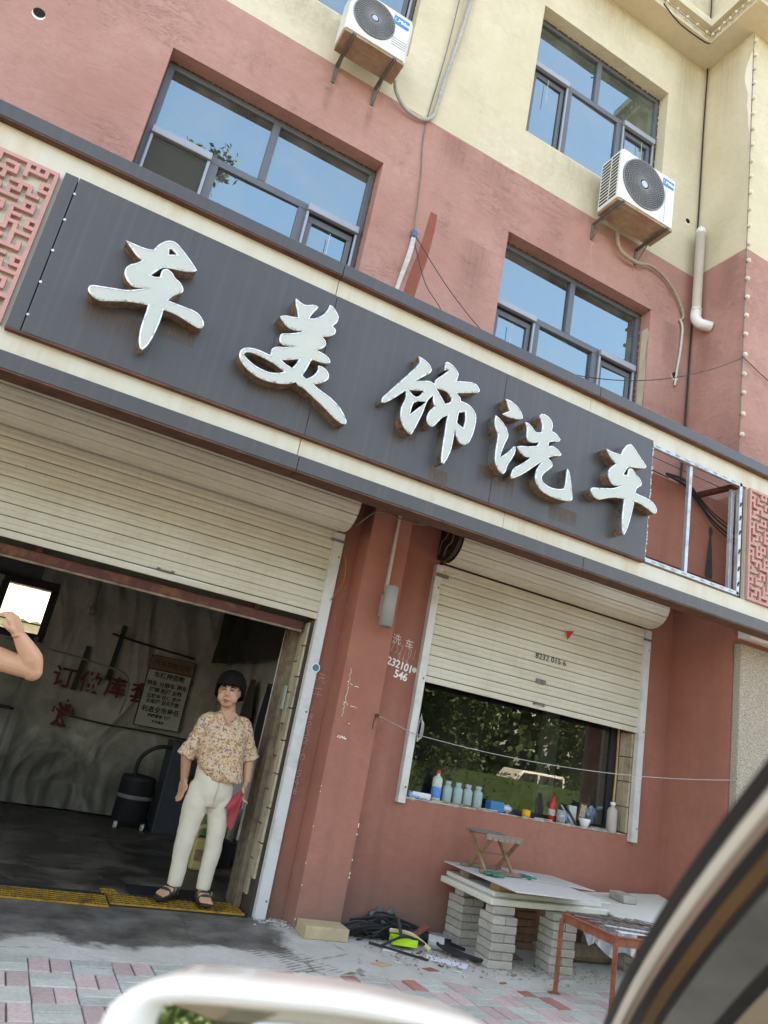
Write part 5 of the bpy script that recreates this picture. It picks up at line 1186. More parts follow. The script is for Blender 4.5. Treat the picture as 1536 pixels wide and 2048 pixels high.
# ================================================================== makeshift table
BRICK = simple('grey_brick', (.36,.335,.285), .92, 0, .22, 10, .5, 50, dirt=(.15,.13,.10), dscale=5, damt=.6, rnd=.16)
BRICKR = simple('old_red_brick', (.22,.12,.085), .92, 0, .25, 10, .5, 50, rnd=.15)
def bmesh_brick(lx, ly, lz, m):
    mb = MB(); mb.box(-lx/2, lx/2, -ly/2, ly/2, 0, lz); me = mb.mesh('brick'); me.materials.append(m)
    bm = bmesh.new(); bm.from_mesh(me); bmesh.ops.bevel(bm, geom=bm.edges[:], offset=.006, segments=1, affect='EDGES'); bm.to_mesh(me); bm.free(); return me
BF = bmesh_brick(.198, .096, .052, BRICK); BH = bmesh_brick(.098, .096, .052, BRICK); BFR = bmesh_brick(.198, .096, .052, BRICKR)
def brick_stack(label, x, y, rz, n, top=True, seed=0, me=BF):
    rr = random.Random(seed); s = thing('brick_stack', label, 'brick stack', (x, y, .006), 'brick stacks under the makeshift table')
    R_ = Matrix.Rotation(rz, 3, 'Z')
    for k in range(n):
        z = .006 + k*.0545
        for c in (-1, 1):
            a = 0 if k % 2 == 0 else PI/2
            off = Vector((0, c*.0495, 0)) if k % 2 == 0 else Vector((c*.0495, 0, 0))
            off = R_ @ off; off += Vector((rr.uniform(-.004,.004), rr.uniform(-.004,.004), 0))
            inst('brick', me, s, (x+off.x, y+off.y, z), (0, 0, a+rz+rr.uniform(-.03,.03)))
    if top:
        inst('brick', me, s, (x+rr.uniform(-.01,.01), y, .006+n*.0545), (0, 0, rz+.15))
    return s
brick_stack('brick stack nearest the rubber heap and the road under the makeshift table', 3.56, 4.70, RAD(-4), 6, True, 1)
brick_stack('brick stack against the wall behind the rubber heap', 3.63, 5.22, RAD(3), 6, True, 2)
brick_stack('brick stack behind the first leg of the rusty frame', 4.08, 4.68, RAD(-7), 6, True, 3)
brick_stack('brownish brick stack in shade at the back of the makeshift table', 4.18, 5.26, RAD(2), 6, True, 4, BFR)
brick_stack('brick stack under the cream panel by the wall', 5.0, 5.22, RAD(2), 6, True, 5)
brick_stack('brick stack under the cream panel beside the rusty frame', 4.98, 4.72, RAD(4), 6, True, 6)
FOAM = simple('cream_foam_board', (.60,.60,.50), .6, 0, .06, 3, .1, dirt=(.42,.40,.32), damt=.5)
FOAM2 = simple('white_foam_board', (.56,.56,.49), .6, 0, .06, 3, .1, dirt=(.38,.37,.32), damt=.5)
def slab(name, label, poly, z0, z1, m, cat, bev=.008, tilt=None):
    mb = MB(); n = len(poly)
    zz = tilt or (lambda p, q: 0)
    mb.add([(p, q, z0+zz(p,q)) for p, q in poly] + [(p, q, z1+zz(p,q)) for p, q in poly], [(i,(i+1) % n,n+(i+1) % n,n+i) for i in range(n)] + [tuple(range(n))[::-1], tuple(range(n,2*n))])
    return one(name, mb, m, label, cat, bevel=bev)
slab('foam_slab', 'lower thick cream slab of the makeshift table', [(3.44,4.64),(4.60,4.72),(4.62,5.34),(3.46,5.36)], .390, .432, FOAM, 'slab')
slab('foam_slab', 'upper thick cream slab of the makeshift table', [(3.50,4.70),(4.56,4.76),(4.58,5.36),(3.52,5.38)], .4335, .468, FOAM2, 'slab')
for (x_, y_, rz, lb, m) in ((3.62,5.16,.2,'dark wooden block under the back of the table board',WOODD), (3.66,4.80,.1,'tan wooden block under the front of the table board',simple('tan_wood',(.36,.21,.09),.7,0,.2)), (4.22,4.82,.05,'brown block under the table board end nearer the cream panel',WOODR)):
    mb = MB(); mb.box(x_-.10, x_+.10, y_-.05, y_+.05, .4685, .522, (0,0,rz)); one('wood_block', mb, m, lb, 'block', 'blocks under the table board', bevel=.008)
slab('table_board', 'thin pale grey board on top of the makeshift table', [(3.47,4.42),(4.30,4.40),(4.34,5.10),(4.10,5.38),(3.50,5.40)], .523, .533, simple('pale_board', (.50,.475,.43), .6, 0, .06), 'board', .002)
slab('table_board', 'second thin pale board lying over the back of the first', [(3.95,4.98),(4.52,4.80),(4.50,5.30),(3.98,5.40)], .535, .541, simple('pale_board2', (.46,.43,.38), .6, 0, .06), 'board', .002)
one('paper_scrap', MB().box(4.08,4.17,5.12,5.20,.542,.546), simple('lilac_paper', (.45,.50,.72), .5), 'small lilac paper scrap on the table board', 'paper')
slab('foam_slab', 'cream ribbed panel lying between the table and the wing wall', [(4.36,4.22),(5.30,4.30),(5.84,5.40),(4.90,5.40)], .395, .415, FOAM, 'slab', .006, lambda p, q: max(0, (p-4.6))*.06)
for i in range(11):
    t_ = (i+.5)/11; a = Vector((4.36,4.22)).lerp(Vector((4.90,5.40)), t_); b_ = Vector((5.30,4.30)).lerp(Vector((5.84,5.40)), t_)
    za = .4155+max(0,a.x-4.6)*.06; zb = .4155+max(0,b_.x-4.6)*.06
    MB().bar((a.x+.02,a.y,za), (b_.x-.02,b_.y,zb), .012, .004).build('rib', FOAM, bpy.data.objects['foam_slab.002'])
for o in bpy.data.objects['foam_slab.002'].children: o.location = -bpy.data.objects['foam_slab.002'].location
mb = MB(); mb.box(5.02,5.14,4.95,5.19,.45,.51,(0,RAD(-3),RAD(-14))); one('concrete_block', mb, BRICK, 'broken grey concrete block on the cream panel', 'block', bevel=.008)
# folding stool
st = thing('folding_stool', 'folding wooden stool with a grey webbing seat on the table', 'stool', (3.72, 5.12, .535))
WD = simple('stool_wood', (.24,.14,.075), .6, 0, .25, 14, .2)
x0_, x1_ = 3.60, 3.86
for xx in (x0_, x1_):
    mb = MB(); mb.bar((xx,4.98,.545), (xx,5.24,.79), .022, .026); mb.build('leg', WD, st, bevel=.003)
    mb = MB(); mb.bar((xx+.024,5.24,.545), (xx+.024,4.98,.79), .022, .026); mb.build('leg', WD, st, bevel=.003)
for (yy, zz, d) in ((4.98,.552,0),(5.24,.552,.02)): mb = MB(); mb.bar((x0_-.05,yy,zz), (x1_+.07,yy,zz), .026, .024); mb.build('foot_rail', WOODD, st, bevel=.003)
for (yy, zz) in ((4.975,.80),(5.245,.80)): mb = MB(); mb.bar((x0_-.04,yy,zz), (x1_+.06,yy,zz), .024, .03); mb.build('seat_rail', WD, st, bevel=.003)
mb = MB(); mb.tube([(x0_,5.11,.667),(x1_+.02,5.11,.667)], .005, 6); mb.build('pivot_rod', BRKT, st)
WEB = simple('grey_webbing', (.19,.175,.15), .85, 0, .25, 40, .4)
for i in range(6):
    a = x0_-.035+.055*i; mb = MB(); vs = []
    for k in range(9):
        u = k/8; yy = 4.965+.29*u; zz = .818-.012*math.sin(u*PI)
        vs += [(a, yy, zz), (a+.047, yy, zz+.001)]
    vs2 = [(p, q, r-.004) for p, q, r in vs]
    mb.add(vs, [(2*k,2*k+1,2*k+3,2*k+2) for k in range(8)]); mb.add([(a,4.965,.818),(a+.047,4.965,.819),(a+.047,4.96,.775),(a,4.96,.775)], [(0,1,2,3)]); mb.build('webbing', WEB, st)
GL = simple('green_black_glove', (.01,.16,.09), .7, 0, .6, 30, .4)
for (x_, y_, lb) in ((3.60,4.92,'green and black work glove half under the stool feet'), (3.98,5.02,'green and black work glove lying clear of the stool')):
    mb = MB(); mb.ell((x_,y_,.55),(.05,.035,.014),12,6)
    for i in range(4): mb.tube([(x_+.03,y_-.03+.018*i,.548),(x_+.10+.01*(i%2),y_-.045+.026*i,.545)], [.011,.008], 7)
    mb.tube([(x_,y_-.03,.548),(x_+.03,y_-.07,.545)], [.012,.009], 7)
    one('work_glove', mb, GL, lb, 'glove', 'gloves on the table', smooth=True)
# rusty angle-iron frame
RUST = simple('rust_red_steel', (.27,.085,.045), .75, 0, .3, 18, .35, dirt=(.13,.05,.03), dscale=12, damt=.8)
rf = thing('rusty_frame', 'rusty red angle-iron frame table with rods across the top', 'table', (3.95, 3.95, 0))
FZ = .465; C_ = [(3.715,4.225),(3.672,3.69),(4.31,3.63),(4.36,4.17)]
for (a, b_) in C_:
    mb = MB(); mb.box(a-.018,a+.018,b_-.003,b_+.003,0,FZ-.03); mb.box(a-.018,a-.012,b_-.033,b_-.003,0,FZ-.03); mb.build('leg', RUST, rf)
    MB().box(a-.05,a+.03,b_-.02,b_+.02,-.002,.004).build('foot_plate', RUST, rf, bevel=.002)
for i in range(4):
    a, b_ = C_[i], C_[(i+1) % 4]; mb = MB(); mb.bar((*a,FZ-.022), (*b_,FZ-.022), .006, .05); mb.build('rail', RUST, rf, bevel=.002)
    mb = MB(); mb.bar((a[0]*.99+.04,a[1]*.99+.04,FZ+.005), (b_[0]*.99+.04,b_[1]*.99+.04,FZ+.005), .03, .005); mb.build('rail_flange', RUST, rf)
ROD = simple('rebar_steel', (.16,.145,.13), .6, .4, .3, 30, .4)
for i in range(4):
    mb = MB(); y_ = 3.76+.11*i; pts = [(3.70+.03*(i%2),y_+.12,FZ+.018), (4.34+.05*(i%3),y_-.06+.05*math.sin(i*2.3),FZ+.018)]
    n = 34; P_ = [Vector(pts[0]).lerp(Vector(pts[1]), k/n) for k in range(n+1)]
    mb.tube(P_, [.0055 + (.0015 if k % 2 else 0) for k in range(n+1)], 7); one('steel_rod', mb, ROD, 'ribbed steel rod lying on the rusty frame', 'rod', 'steel rods on the rusty frame')
for i in range(7):
    mb = MB(); x_ = 3.80+.085*i; mb.tube(bez([(x_,4.18,FZ+.02),(x_+.02,4.0,FZ+.034),(x_+.05,3.85,FZ+.028)],5), .003, 5); one('wire_tie', mb, BRKT, 'thin wire tie bent over the rods on the rusty frame', 'wire', 'wire ties on the rusty frame')
slab('plastic_sheet', 'white plastic sheet lying across the rusty frame', [(3.80,3.78),(4.30,3.74),(4.33,4.02),(3.86,4.08)], FZ+.0085, FZ+.0105, WPLASTIC, 'sheet', 0)
mb = MB(); vs = []
for j in range(9):
    for i in range(25):
        u, v = i/24, j/8; vs.append((3.95+.5*u, 4.28-.05*v+.02*math.sin(u*17+v*4), .45-.16*v-.08*u*v+.03*math.sin(u*11)*v))
mb.add(vs, [(j*25+i, j*25+i+1, (j+1)*25+i+1, (j+1)*25+i) for j in range(8) for i in range(24)]); one('foil_scrap', mb, simple('grey_foil', (.33,.34,.34), .35, .5, .3, 10, .3), 'torn grey foil hanging behind the rusty frame', 'foil', smooth=True)
mb = MB()
mb.tube([(4.25,4.95,.07),(4.85,4.95,.07)], .065, 14); one('log_piece', mb, WOODD, 'dark round timber lying under the makeshift table', 'timber')
mb = MB(); mb.ell((3.86,5.16,.10),(.12,.08,.09),12,8); one('rubble_lump', mb, simple('grey_lump', (.10,.095,.085), .95, 0, .3, 9, .6), 'grey rubble lump in the shade between the brick stacks', 'rubble')
mb = MB()
for a in range(2):
    for i in range(5): mb.bar((3.74+.035*i,4.78,.03+.07*a),(3.74+.035*i,4.98,.03+.07*a),.004,.004)
    for (p,q) in (((3.74,4.78),(3.88,4.78)),((3.74,4.98),(3.88,4.98)),((3.74,4.78),(3.74,4.98)),((3.88,4.78),(3.88,4.98))): mb.bar((*p,.03+.07*a),(*q,.03+.07*a),.006,.006)
one('wire_rack', mb, BRKT, 'small rusty wire rack on the ground between the brick stacks', 'rack')
# white powder drift, litter
def heap(name, label, c, m, n, sx, sy, r, cat='debris'):
    mb = MB()
    for i in range(n): mb.ell((c[0]+random.gauss(0,sx), c[1]+random.gauss(0,sy), .008+random.random()*.01), (random.uniform(.3,1)*r, random.uniform(.3,1)*r, random.uniform(.15,.45)*r), 6, 4)
    return stuff(tag(mb.build(name, m, None), label, cat))
heap('gravel', 'scattered grit and straw under the makeshift table', (3.9,4.6), simple('straw_grit', (.30,.26,.19), .95, 0, .3), 260, .35, .10, .012)
heap('gravel', 'crumbs of render at the foot of the pillar', (2.2,5.3), simple('render_crumbs', (.42,.38,.33), .95), 90, .10, .06, .014)
heap('gravel', 'reddish grit around the cable heap', (3.1,4.75), simple('red_grit', (.25,.12,.08), .95, 0, .3), 120, .22, .12, .010)
one('paving_slab', MB().box(2.245,2.56,4.98,5.17,.007,.085,(0,0,RAD(-3))), simple('sandy_slab', (.42,.33,.19), .9, 0, .12, 20, .4, dirt=(.25,.22,.18)), 'sandy yellow stone slab lying at the foot of the pillar', 'slab', bevel=.004)
# heap of old rubber strips
hp = thing('rubber_heap', 'heap of old black rubber seals and hoses by the wall', 'rubbish heap', (2.95, 5.1, .006))
RUB = simple('black_rubber', (.014,.014,.016), .5, 0, .4)
for i in range(46):
    a = random.uniform(-.5,.35); L_ = random.uniform(.25,.75); cx_, cy_ = 2.93+random.gauss(0,.13), 5.14+random.gauss(0,.07)
    zc = .02+.095*max(0,1-((cx_-2.92)/.35)**2)*random.random()
    d = Vector((math.cos(a), math.sin(a)*.6, 0))*L_/2; bow = Vector((0,0,random.uniform(0,.04)))
    e0 = Vector((cx_,cy_,zc))-d; e1 = Vector((cx_,cy_,zc))+d; e0.z = max(.014, zc*random.uniform(0,.8)); e1.z = max(.014, zc*random.uniform(0,.8))
    e0.y = min(e0.y, 5.42); e1.y = min(e1.y, 5.42)
    mb = MB(); mb.tube(bez([e0, Vector((cx_,cy_,zc))+bow, e1], 7), random.uniform(.006,.013), 6, flat=random.uniform(.5,1)); mb.build('rubber_strip', RUB, hp)
for i in range(14):
    mb = MB(); y_ = 4.95-.02*i; mb.tube(bez([(3.10+.01*i,5.18-.012*i,.05+.003*i),(3.28,4.98-.012*i,.06-.002*i),(3.42+.01*i,4.72-.008*i,.016+.002*i)],7), .009, 6); mb.build('rubber_strip', RUB, hp)
mb = MB(); mb.tube(bez([(2.72,4.98,.018),(2.92,4.78,.016),(3.02,4.68,.014)],6), .008, 6); mb.build('rubber_strip', RUB, hp)
mb = MB(); n = 16; vs = []
for j in range(n+1):
    for i in range(n+1):
        u, v = i/n, j/n; vs.append((2.86+.22*u, 5.28+.10*v, .115+.05*math.sin(u*9+v*5)+.04*math.sin(v*11)*u-.05*abs(u-.5)))
mb.add(vs, [(j*(n+1)+i, j*(n+1)+i+1, (j+1)*(n+1)+i+1, (j+1)*(n+1)+i) for j in range(n) for i in range(n)]); one('rag', mb, simple('grey_rag', (.10,.095,.085), .9, 0, .3, 20, .4), 'crumpled grey rag on top of the rubber heap', 'rag', smooth=True)
gt = thing('green_tray', 'small lime green plastic tray lying on the rubber heap', 'tray', (2.96, 4.97, .03))
LIME = simple('lime_plastic', (.36,.60,.03), .4)
mb = MB(); mb.box(2.88,3.06,4.90,5.0,.03,.038,(0,0,RAD(-14))); mb.box(2.88,3.06,4.90,4.906,.038,.075,(0,0,RAD(-14)),(2.97,4.95,.03)); mb.box(2.88,3.06,4.994,5.0,.038,.075,(0,0,RAD(-14)),(2.97,4.95,.03)); mb.box(2.88,2.886,4.906,4.994,.038,.075,(0,0,RAD(-14)),(2.97,4.95,.03)); mb.box(3.054,3.06,4.906,4.994,.038,.075,(0,0,RAD(-14)),(2.97,4.95,.03)); mb.build('shell', LIME, gt)
mb = MB(); mb.tube(bez([(2.97,4.97,.05),(2.955,5.0,.12),(2.95,5.03,.17)],5), .012, 7); mb.build('handle', RUB, gt)
mb = MB(); mb.tube(bez([(2.90,5.04,.09),(3.05,4.99,.085),(3.14,4.86,.03)],6), .014, 6, flat=.4); one('bamboo_strip', mb, simple('pale_bamboo', (.5,.40,.22), .6), 'pale bamboo strip lying beside the green tray', 'strip')
mb = MB(); mb.box(3.10,3.26,5.05,5.10,.09,.105,(RAD(10),RAD(-18),RAD(25))); one('board_piece', mb, simple('red_brown_board', (.20,.06,.035), .8), 'red-brown board scrap sticking out of the rubber heap', 'board', bevel=.003)
mb = MB(); mb.tube([(3.20,5.0,.05),(3.30,4.95,.05)], [.05,.045], 14); one('broken_pipe', mb, simple('grey_pipe', (.35,.34,.32), .6), 'grey broken pipe end beside the rubber heap', 'pipe')
def flat(name, poly, z, m, label, cat): return slab(name, label, poly, z, z+.003, m, cat, 0)
flat('paper_sheet', [(3.03,4.73),(3.10,4.83),(3.33,4.66),(3.25,4.57)], .0075, simple('white_paper', (.66,.68,.72), .5, 0, .03), 'white sheet of paper with dark spots on the concrete', 'paper')
flat('paper_sheet', [(2.76,4.86),(2.80,4.91),(2.90,4.86),(2.86,4.82)], .0075, simple('white_paper2', (.60,.60,.58), .5, 0, .03), 'small white paper scrap between stone slab and rubber heap', 'paper')
flat('card_scrap', [(2.52,4.55),(2.60,4.60),(2.68,4.55),(2.58,4.50)], .0075, simple('tan_card', (.45,.30,.17), .7), 'tan card scrap on the concrete edge', 'card')
flat('card_scrap', [(2.88,4.52),(2.96,4.55),(2.99,4.49),(2.91,4.47)], .0075, simple('red_tile_chip', (.26,.09,.06), .7), 'red-brown chip on the concrete edge', 'chip')
flat('dry_leaf', [(2.24,4.31),(2.28,4.345),(2.33,4.34),(2.28,4.32)], .012, simple('dry_leaf_brown', (.22,.14,.06), .8), 'dry brown leaf on the paving', 'leaf')
for i in range(22):
    x_, y_ = random.uniform(2.7,4.0), random.uniform(4.3,4.9); mb = MB(); a = random.random()*3; L_ = random.uniform(.02,.07)
    mb.bar((x_,y_,.011),(x_+L_*math.cos(a),y_+L_*math.sin(a),.013), random.uniform(.006,.02), .006)
    one('litter', mb, simple('litter_finish', random.choice([(.4,.36,.3),(.2,.15,.1),(.3,.12,.06),(.5,.5,.48),(.06,.06,.06)]), .8), 'small piece of litter on the concrete by the table', 'litter', 'litter on the concrete')

# ================================================================== the car the picture was taken from
CARW = simple('white_car_paint', (.74,.74,.68), .25, 0, .02, 2, .0, Coat_Weight=.6, Coat_Roughness=.08)
car = thing('parked_car', 'white car at the kerb, its door mirror and windscreen pillar close by', 'car', (.9, .2, 0))
P0 = Vector((.546,.5544,1.0643)); P1 = Vector((.3206,.2372,1.2812)); HD = Vector((.5793,.8151,0)); IN = Vector((.8151,-.5793,0))
D_ = (P1-P0).normalized(); UPN = IN.cross(D_).normalized()
if UPN.z < 0: UPN = -UPN
SEALB = simple('rubber_seal', (.012,.012,.013), .5, 0, .2); TRIMT = simple('tan_trim', (.30,.23,.19), .6, 0, .1); TRIMB = simple('bronze_trim', (.12,.065,.022), .5, 0, .15)
def bow(t_): return -.0064*(1-((t_-.21)/.21)**2) if t_ < .5 else .0057+(t_-.5)*.02
def strip_(nm, o0, o1, m, dep=.03, lift=0, bev=.004):
    mb = MB(); vs = []; ts = [-.30+.05*i for i in range(29)]; k = len(ts)
    for tt in ts:
        for (o_, q) in ((o0,-dep),(o1,-dep),(o1,lift),(o0,lift)): vs.append(P0 + D_*tt + IN*(o_+bow(max(-.1,tt))) + UPN*q)
    fs = [(4*i+j, 4*i+(j+1) % 4, 4*i+4+(j+1) % 4, 4*i+4+j) for i in range(k-1) for j in range(4)] + [(0,1,2,3), (4*k-1,4*k-2,4*k-3,4*k-4)]
    mb.add(vs, fs); return mb.build(nm, m, car, bevel=bev)
strip_('pillar_seal', -.0025, -.0002, SEALB, .012, -.002, .0005)
strip_('windscreen_pillar', .0, .0078, CARW, .012, .0015, .002)
strip_('pillar_trim', .008, .0128, TRIMT, .012, .0, .0015)
strip_('pillar_seal', .013, .0196, SEALB, .012, -.0015, .001)
strip_('pillar_trim', .0198, .029, TRIMB, .012, -.002, .001)
strip_('pillar_seal', .0292, .034, SEALB, .012, -.0025, .001)
WSG = NT('windscreen_grey_reflection'); wv_ = WSG.noise(7, 4, .6)
WSG = WSG.done(WSG.mix(WSG.ramp(wv_, [(.35, 0), (.65, 1)]), (.10,.10,.095), (.20,.20,.185)), .22, 0, .6)  # opaque grey painted for the blurred reflection in the glass
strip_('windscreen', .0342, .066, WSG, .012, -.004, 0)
strip_('windscreen_surround', .0662, .078, SEALB, .012, -.0035, .001)
strip_('dash_cover', .0782, .9, simple('beige_dash_cover', (.33,.28,.21), .7, 0, .1), .012, -.005, 0)
# dashboard below the glass, door, wing, roof edge
def block(nm, a, b_, i0, i1, z0, z1, m, bev=.03, zb=None):
    """box in car axes: along heading a..b, inboard i0..i1"""
    o = Vector((P0.x, P0.y, 0)); vs = []
    for z in (z0, z1):
        for h in (a, b_):
            for i in (i0, i1):
                zz = z if (zb is None or z == z0 or h == a) else zb
                vs.append(o + HD*h + IN*i + Vector((0,0,zz)))
    mb = MB(); mb.add(vs, [(0,2,3,1),(4,5,7,6),(0,1,5,4),(2,6,7,3),(0,4,6,2),(1,3,7,5)]); return mb.build(nm, m, car, bevel=bev, seg=3)
block('dashboard', -.25, .45, .12, 1.35, .55, .90, simple('grey_dash', (.33,.33,.30), .7, 0, .1), .05)
block('dash_top', -.28, .1, .3, 1.2, .90, .96, simple('beige_dash', (.38,.33,.25), .7, 0, .1), .03)
block('front_door', -1.1, -.02, .02, .10, .25, .86, CARW, .03)
block('front_wing', -.01, 1.25, .0, .12, .28, .80, CARW, .05, .62)
block('bonnet', .5, 1.3, .13, 1.4, .5, .80, CARW, .08, .62)
block('sill', -1.2, .0, .0, .12, .12, .24, SEALB, .02)
for hh in (.75,):
    o = Vector((P0.x, P0.y, 0)) + HD*hh + IN*.08; mb = MB(); mb.lathe((0,0,0), [(.10,-.09),(.28,-.09),(.30,-.05),(.30,.05),(.28,.09),(.10,.09)], 28, 'X')
    q = MB(); rz = math.atan2(IN.y, IN.x); R_ = Matrix.Rotation(rz, 3, 'Z'); q.add([o + R_ @ v + Vector((0,0,.30)) for v in mb.v], mb.f); q.build('wheel', SEALB, car, smooth=True)
MO = [(0.1002, 0.4559, 1.0753), (0.1007, 0.4626, 1.0877), (0.1082, 0.4703, 1.0971), (0.1319, 0.4801, 1.1008), (0.1675, 0.4883, 1.0988), (0.2055, 0.4931, 1.0957), (0.271, 0.4944, 1.0916), (0.331, 0.4876, 1.0851), (0.3721, 0.479, 1.0792), (0.3931, 0.4694, 1.0637), (0.3868, 0.4561, 1.0244), (0.3521, 0.458, 1.0154), (0.1399, 0.4458, 1.03), (0.1117, 0.4426, 1.044), (0.1025, 0.4485, 1.0607)]
MI = [(0.1307, 0.466, 1.0717), (0.1304, 0.4708, 1.0813), (0.1369, 0.4774, 1.0912), (0.1591, 0.4829, 1.0903), (0.1825, 0.4869, 1.0884), (0.2207, 0.4907, 1.0857), (0.2641, 0.4915, 1.0832), (0.3272, 0.4859, 1.0785), (0.3605, 0.4787, 1.0717), (0.3744, 0.472, 1.0598), (0.3695, 0.4608, 1.0282), (0.3424, 0.463, 1.024), (0.1472, 0.4523, 1.0364), (0.1375, 0.4528, 1.043), (0.1326, 0.4585, 1.0562)]
mc = sum((Vector(p) for p in MO), Vector())/len(MO)
AWAY = Vector((.42,.90,-.05)).normalized()
mir = bpy.data.objects.new('door_mirror', None); COL.objects.link(mir); mir.parent = car; mir.location = mc - wloc(car); WL['door_mirror'] = mc
n = len(MO); mb = MB()
def smooth_loop(L_): return [p for i in range(len(L_)) for p in bez([L_[i-1], L_[i], L_[(i+1) % len(L_)], L_[(i+2) % len(L_)]], 3)[3:6]]
MO = smooth_loop([Vector(p) for p in MO]); MI = smooth_loop([Vector(p) for p in MI]); n = len(MO)
ringA = MO; ringB = [mc + (p-mc)*.985 + AWAY*.03 for p in MO]; ringC = [mc + (p-mc)*.88 + AWAY*.075 for p in MO]; ringD = [mc + (p-mc)*.55 + AWAY*.10 for p in MO]
ringI = [p + AWAY*.004 for p in MI]; ringI0 = [p.lerp(q, .5) - AWAY*.006 for p, q in zip(MO, MI)]; ringJ = [p + AWAY*.022 for p in MI]
allr = [ringJ, ringI, ringI0, ringA, ringB, ringC, ringD]; vs = [p for r in allr for p in r]
fs = [(k*n+i, k*n+(i+1) % n, (k+1)*n+(i+1) % n, (k+1)*n+i) for k in range(len(allr)-1) for i in range(n)] + [tuple(range(6*n, 7*n))]
mb.add(vs, fs); mb.build('housing', CARW, mir, smooth=True)
mb = MB(); mb.add([p + AWAY*(.015-(p.z-mc.z)*.24) for p in MI], [tuple(range(n))]); 
MGL = NT('mirror_glass'); MGL = MGL.done((.75,.76,.75), .03, 1.0, .5); mb.build('mirror_glass', MGL, mir)
mb = MB(); mb.tube([mc+Vector((.15,.03,-.02)), Vector((P0.x,P0.y,.98))+IN*.05+HD*(-.05)], [.03,.035], 10); mb.build('mirror_arm', SEALB, mir)

# ================================================================== people
def skin_mat(name, c):
    t = NT(name); n_ = t.noise(14, 4); t.bump(t.noise(160, 3), .1, .002)
    return t.done(t.mix(n_, mul(c, .88), mul(c, 1.1)), .5, 0, .4, Subsurface_Weight=.08)
SKIN = skin_mat('skin', (.50,.265,.165))
def vox(o, size, smooth=4, fac=.5):
    r = o.modifiers.new('remesh', 'REMESH'); r.mode = 'VOXEL'; r.voxel_size = size; r.use_smooth_shade = True
    s = o.modifiers.new('smooth', 'SMOOTH'); s.factor = fac; s.iterations = smooth; return o
def hand(mb, wr, d, pd, curl, s=1.0, fr_=1.0):
    """palm at wrist wr pointing along d; pd = direction from little finger to thumb side; fingers bend towards f"""
    d = d.normalized(); pd = (pd - d*pd.dot(d)).normalized(); f = d.cross(pd).normalized()*curl[1]
    mb.tube([wr - d*.02*s, wr + d*.03*s, wr + d*.078*s], [.024*s,.033*s,.034*s], 12, flat=.55) if False else None
    for k in range(4):
        a = wr + pd*((k-1.5)*.016*s*-1); b_ = wr + d*.082*s + pd*((1.5-k)*.0195*s)
        mb.tube([a, a.lerp(b_, .5), b_], [.0155*s,.016*s,.0125*s], 9)
    L_ = (.072,.080,.074,.058)
    for k in range(4):
        p = wr + d*.080*s + pd*((1.5-k)*.0195*s); dirn = d.copy(); pts = [p]; rs = [.0105*s*fr_]
        for seg, fr in enumerate((.45,.32,.23)):
            ang = curl[0]*(.5,.9,.7)[seg]; ax = d.cross(f).normalized()
            dirn = Quaternion(ax, ang) @ dirn; p = p + dirn*L_[k]*fr*s; pts.append(p); rs.append((.0095,.0085,.0065)[seg]*s*fr_)
        mb.tube(pts, rs, 8)
    p = wr + d*.022*s + pd*.026*s; q = p + (d*.6+pd*.75).normalized()*.042*s; e = q + (d*.9+pd*.15+f*.5).normalized()*.034*s
    mb.tube([wr + d*.008*s, p, q, e], [.016*s,.0145*s,.0105*s,.008*s], 9)

def limb(mb, pts, rs, n=14): mb.tube(bez(pts, 6), [a for a in interp(rs, 6)], n)
def interp(r, k):
    out = []
    for i in range(len(r)-1): out += [r[i] + (r[i+1]-r[i])*j/k for j in range(k)]
    return out + [r[-1]]

# ---- the woman in the doorway
WX, WY = 1.565, 5.60
wo = thing('person', 'woman in a floral blouse and cream trousers standing in the doorway with a red cloth', 'person', (WX, WY, .03))
def W(x, y, z): return Vector((WX+x, WY+y, z))
hc = W(-.046, -.02, 1.468); yaw = RAD(-24); HR = Matrix.Rotation(yaw, 3, 'Z') @ Matrix.Rotation(RAD(-3), 3, 'Y')
def Hd(x, y, z): return hc + HR @ (Vector((x, y, z))*1.0)
body = MB()
def head(mb):
    k = len(mb.v); h = MB()
    h.ell((0,.012,.035), (.076,.092,.088), 20, 14); h.ell((0,-.014,-.032), (.074,.076,.086), 18, 12); h.ell((0,-.044,-.090), (.048,.036,.03), 14, 8)
    h.ell((.040,-.046,-.050), (.036,.036,.040), 12, 8); h.ell((-.040,-.046,-.050), (.036,.036,.040), 12, 8)
    h.ell((0,-.07,.024), (.05,.02,.016), 12, 8)
    h.tube([(0,-.078,.012),(0,-.095,-.018),(0,-.101,-.036)], [.010,.013,.015], 9); h.ell((.013,-.089,-.038), (.010,.010,.009), 8, 6); h.ell((-.013,-.089,-.038), (.010,.010,.009), 8, 6)
    h.ell((0,-.083,-.066), (.024,.014,.008), 12, 6); h.ell((0,-.08,-.077), (.022,.014,.008), 12, 6)
    for s in (-1, 1): h.ell((s*.079,.012,-.008), (.010,.020,.032), 10, 8, (0, s*.2, s*-.35))
    mb.add([Hd(*v) for v in h.v], h.f)
head(body)
body.tube([Hd(0,.012,-.06), W(-.022,.0,1.355), W(-.012,.012,1.30), W(0,.015,1.24)], [.052,.054,.064,.09], 16)
body.rings([(WX,WY+.01,.82,.13,.10),(WX,WY+.01,1.0,.13,.10),(WX,WY+.01,1.15,.14,.10),(WX-.005,WY+.012,1.25,.13,.085),(WX-.01,WY+.012,1.30,.07,.06)], 20)
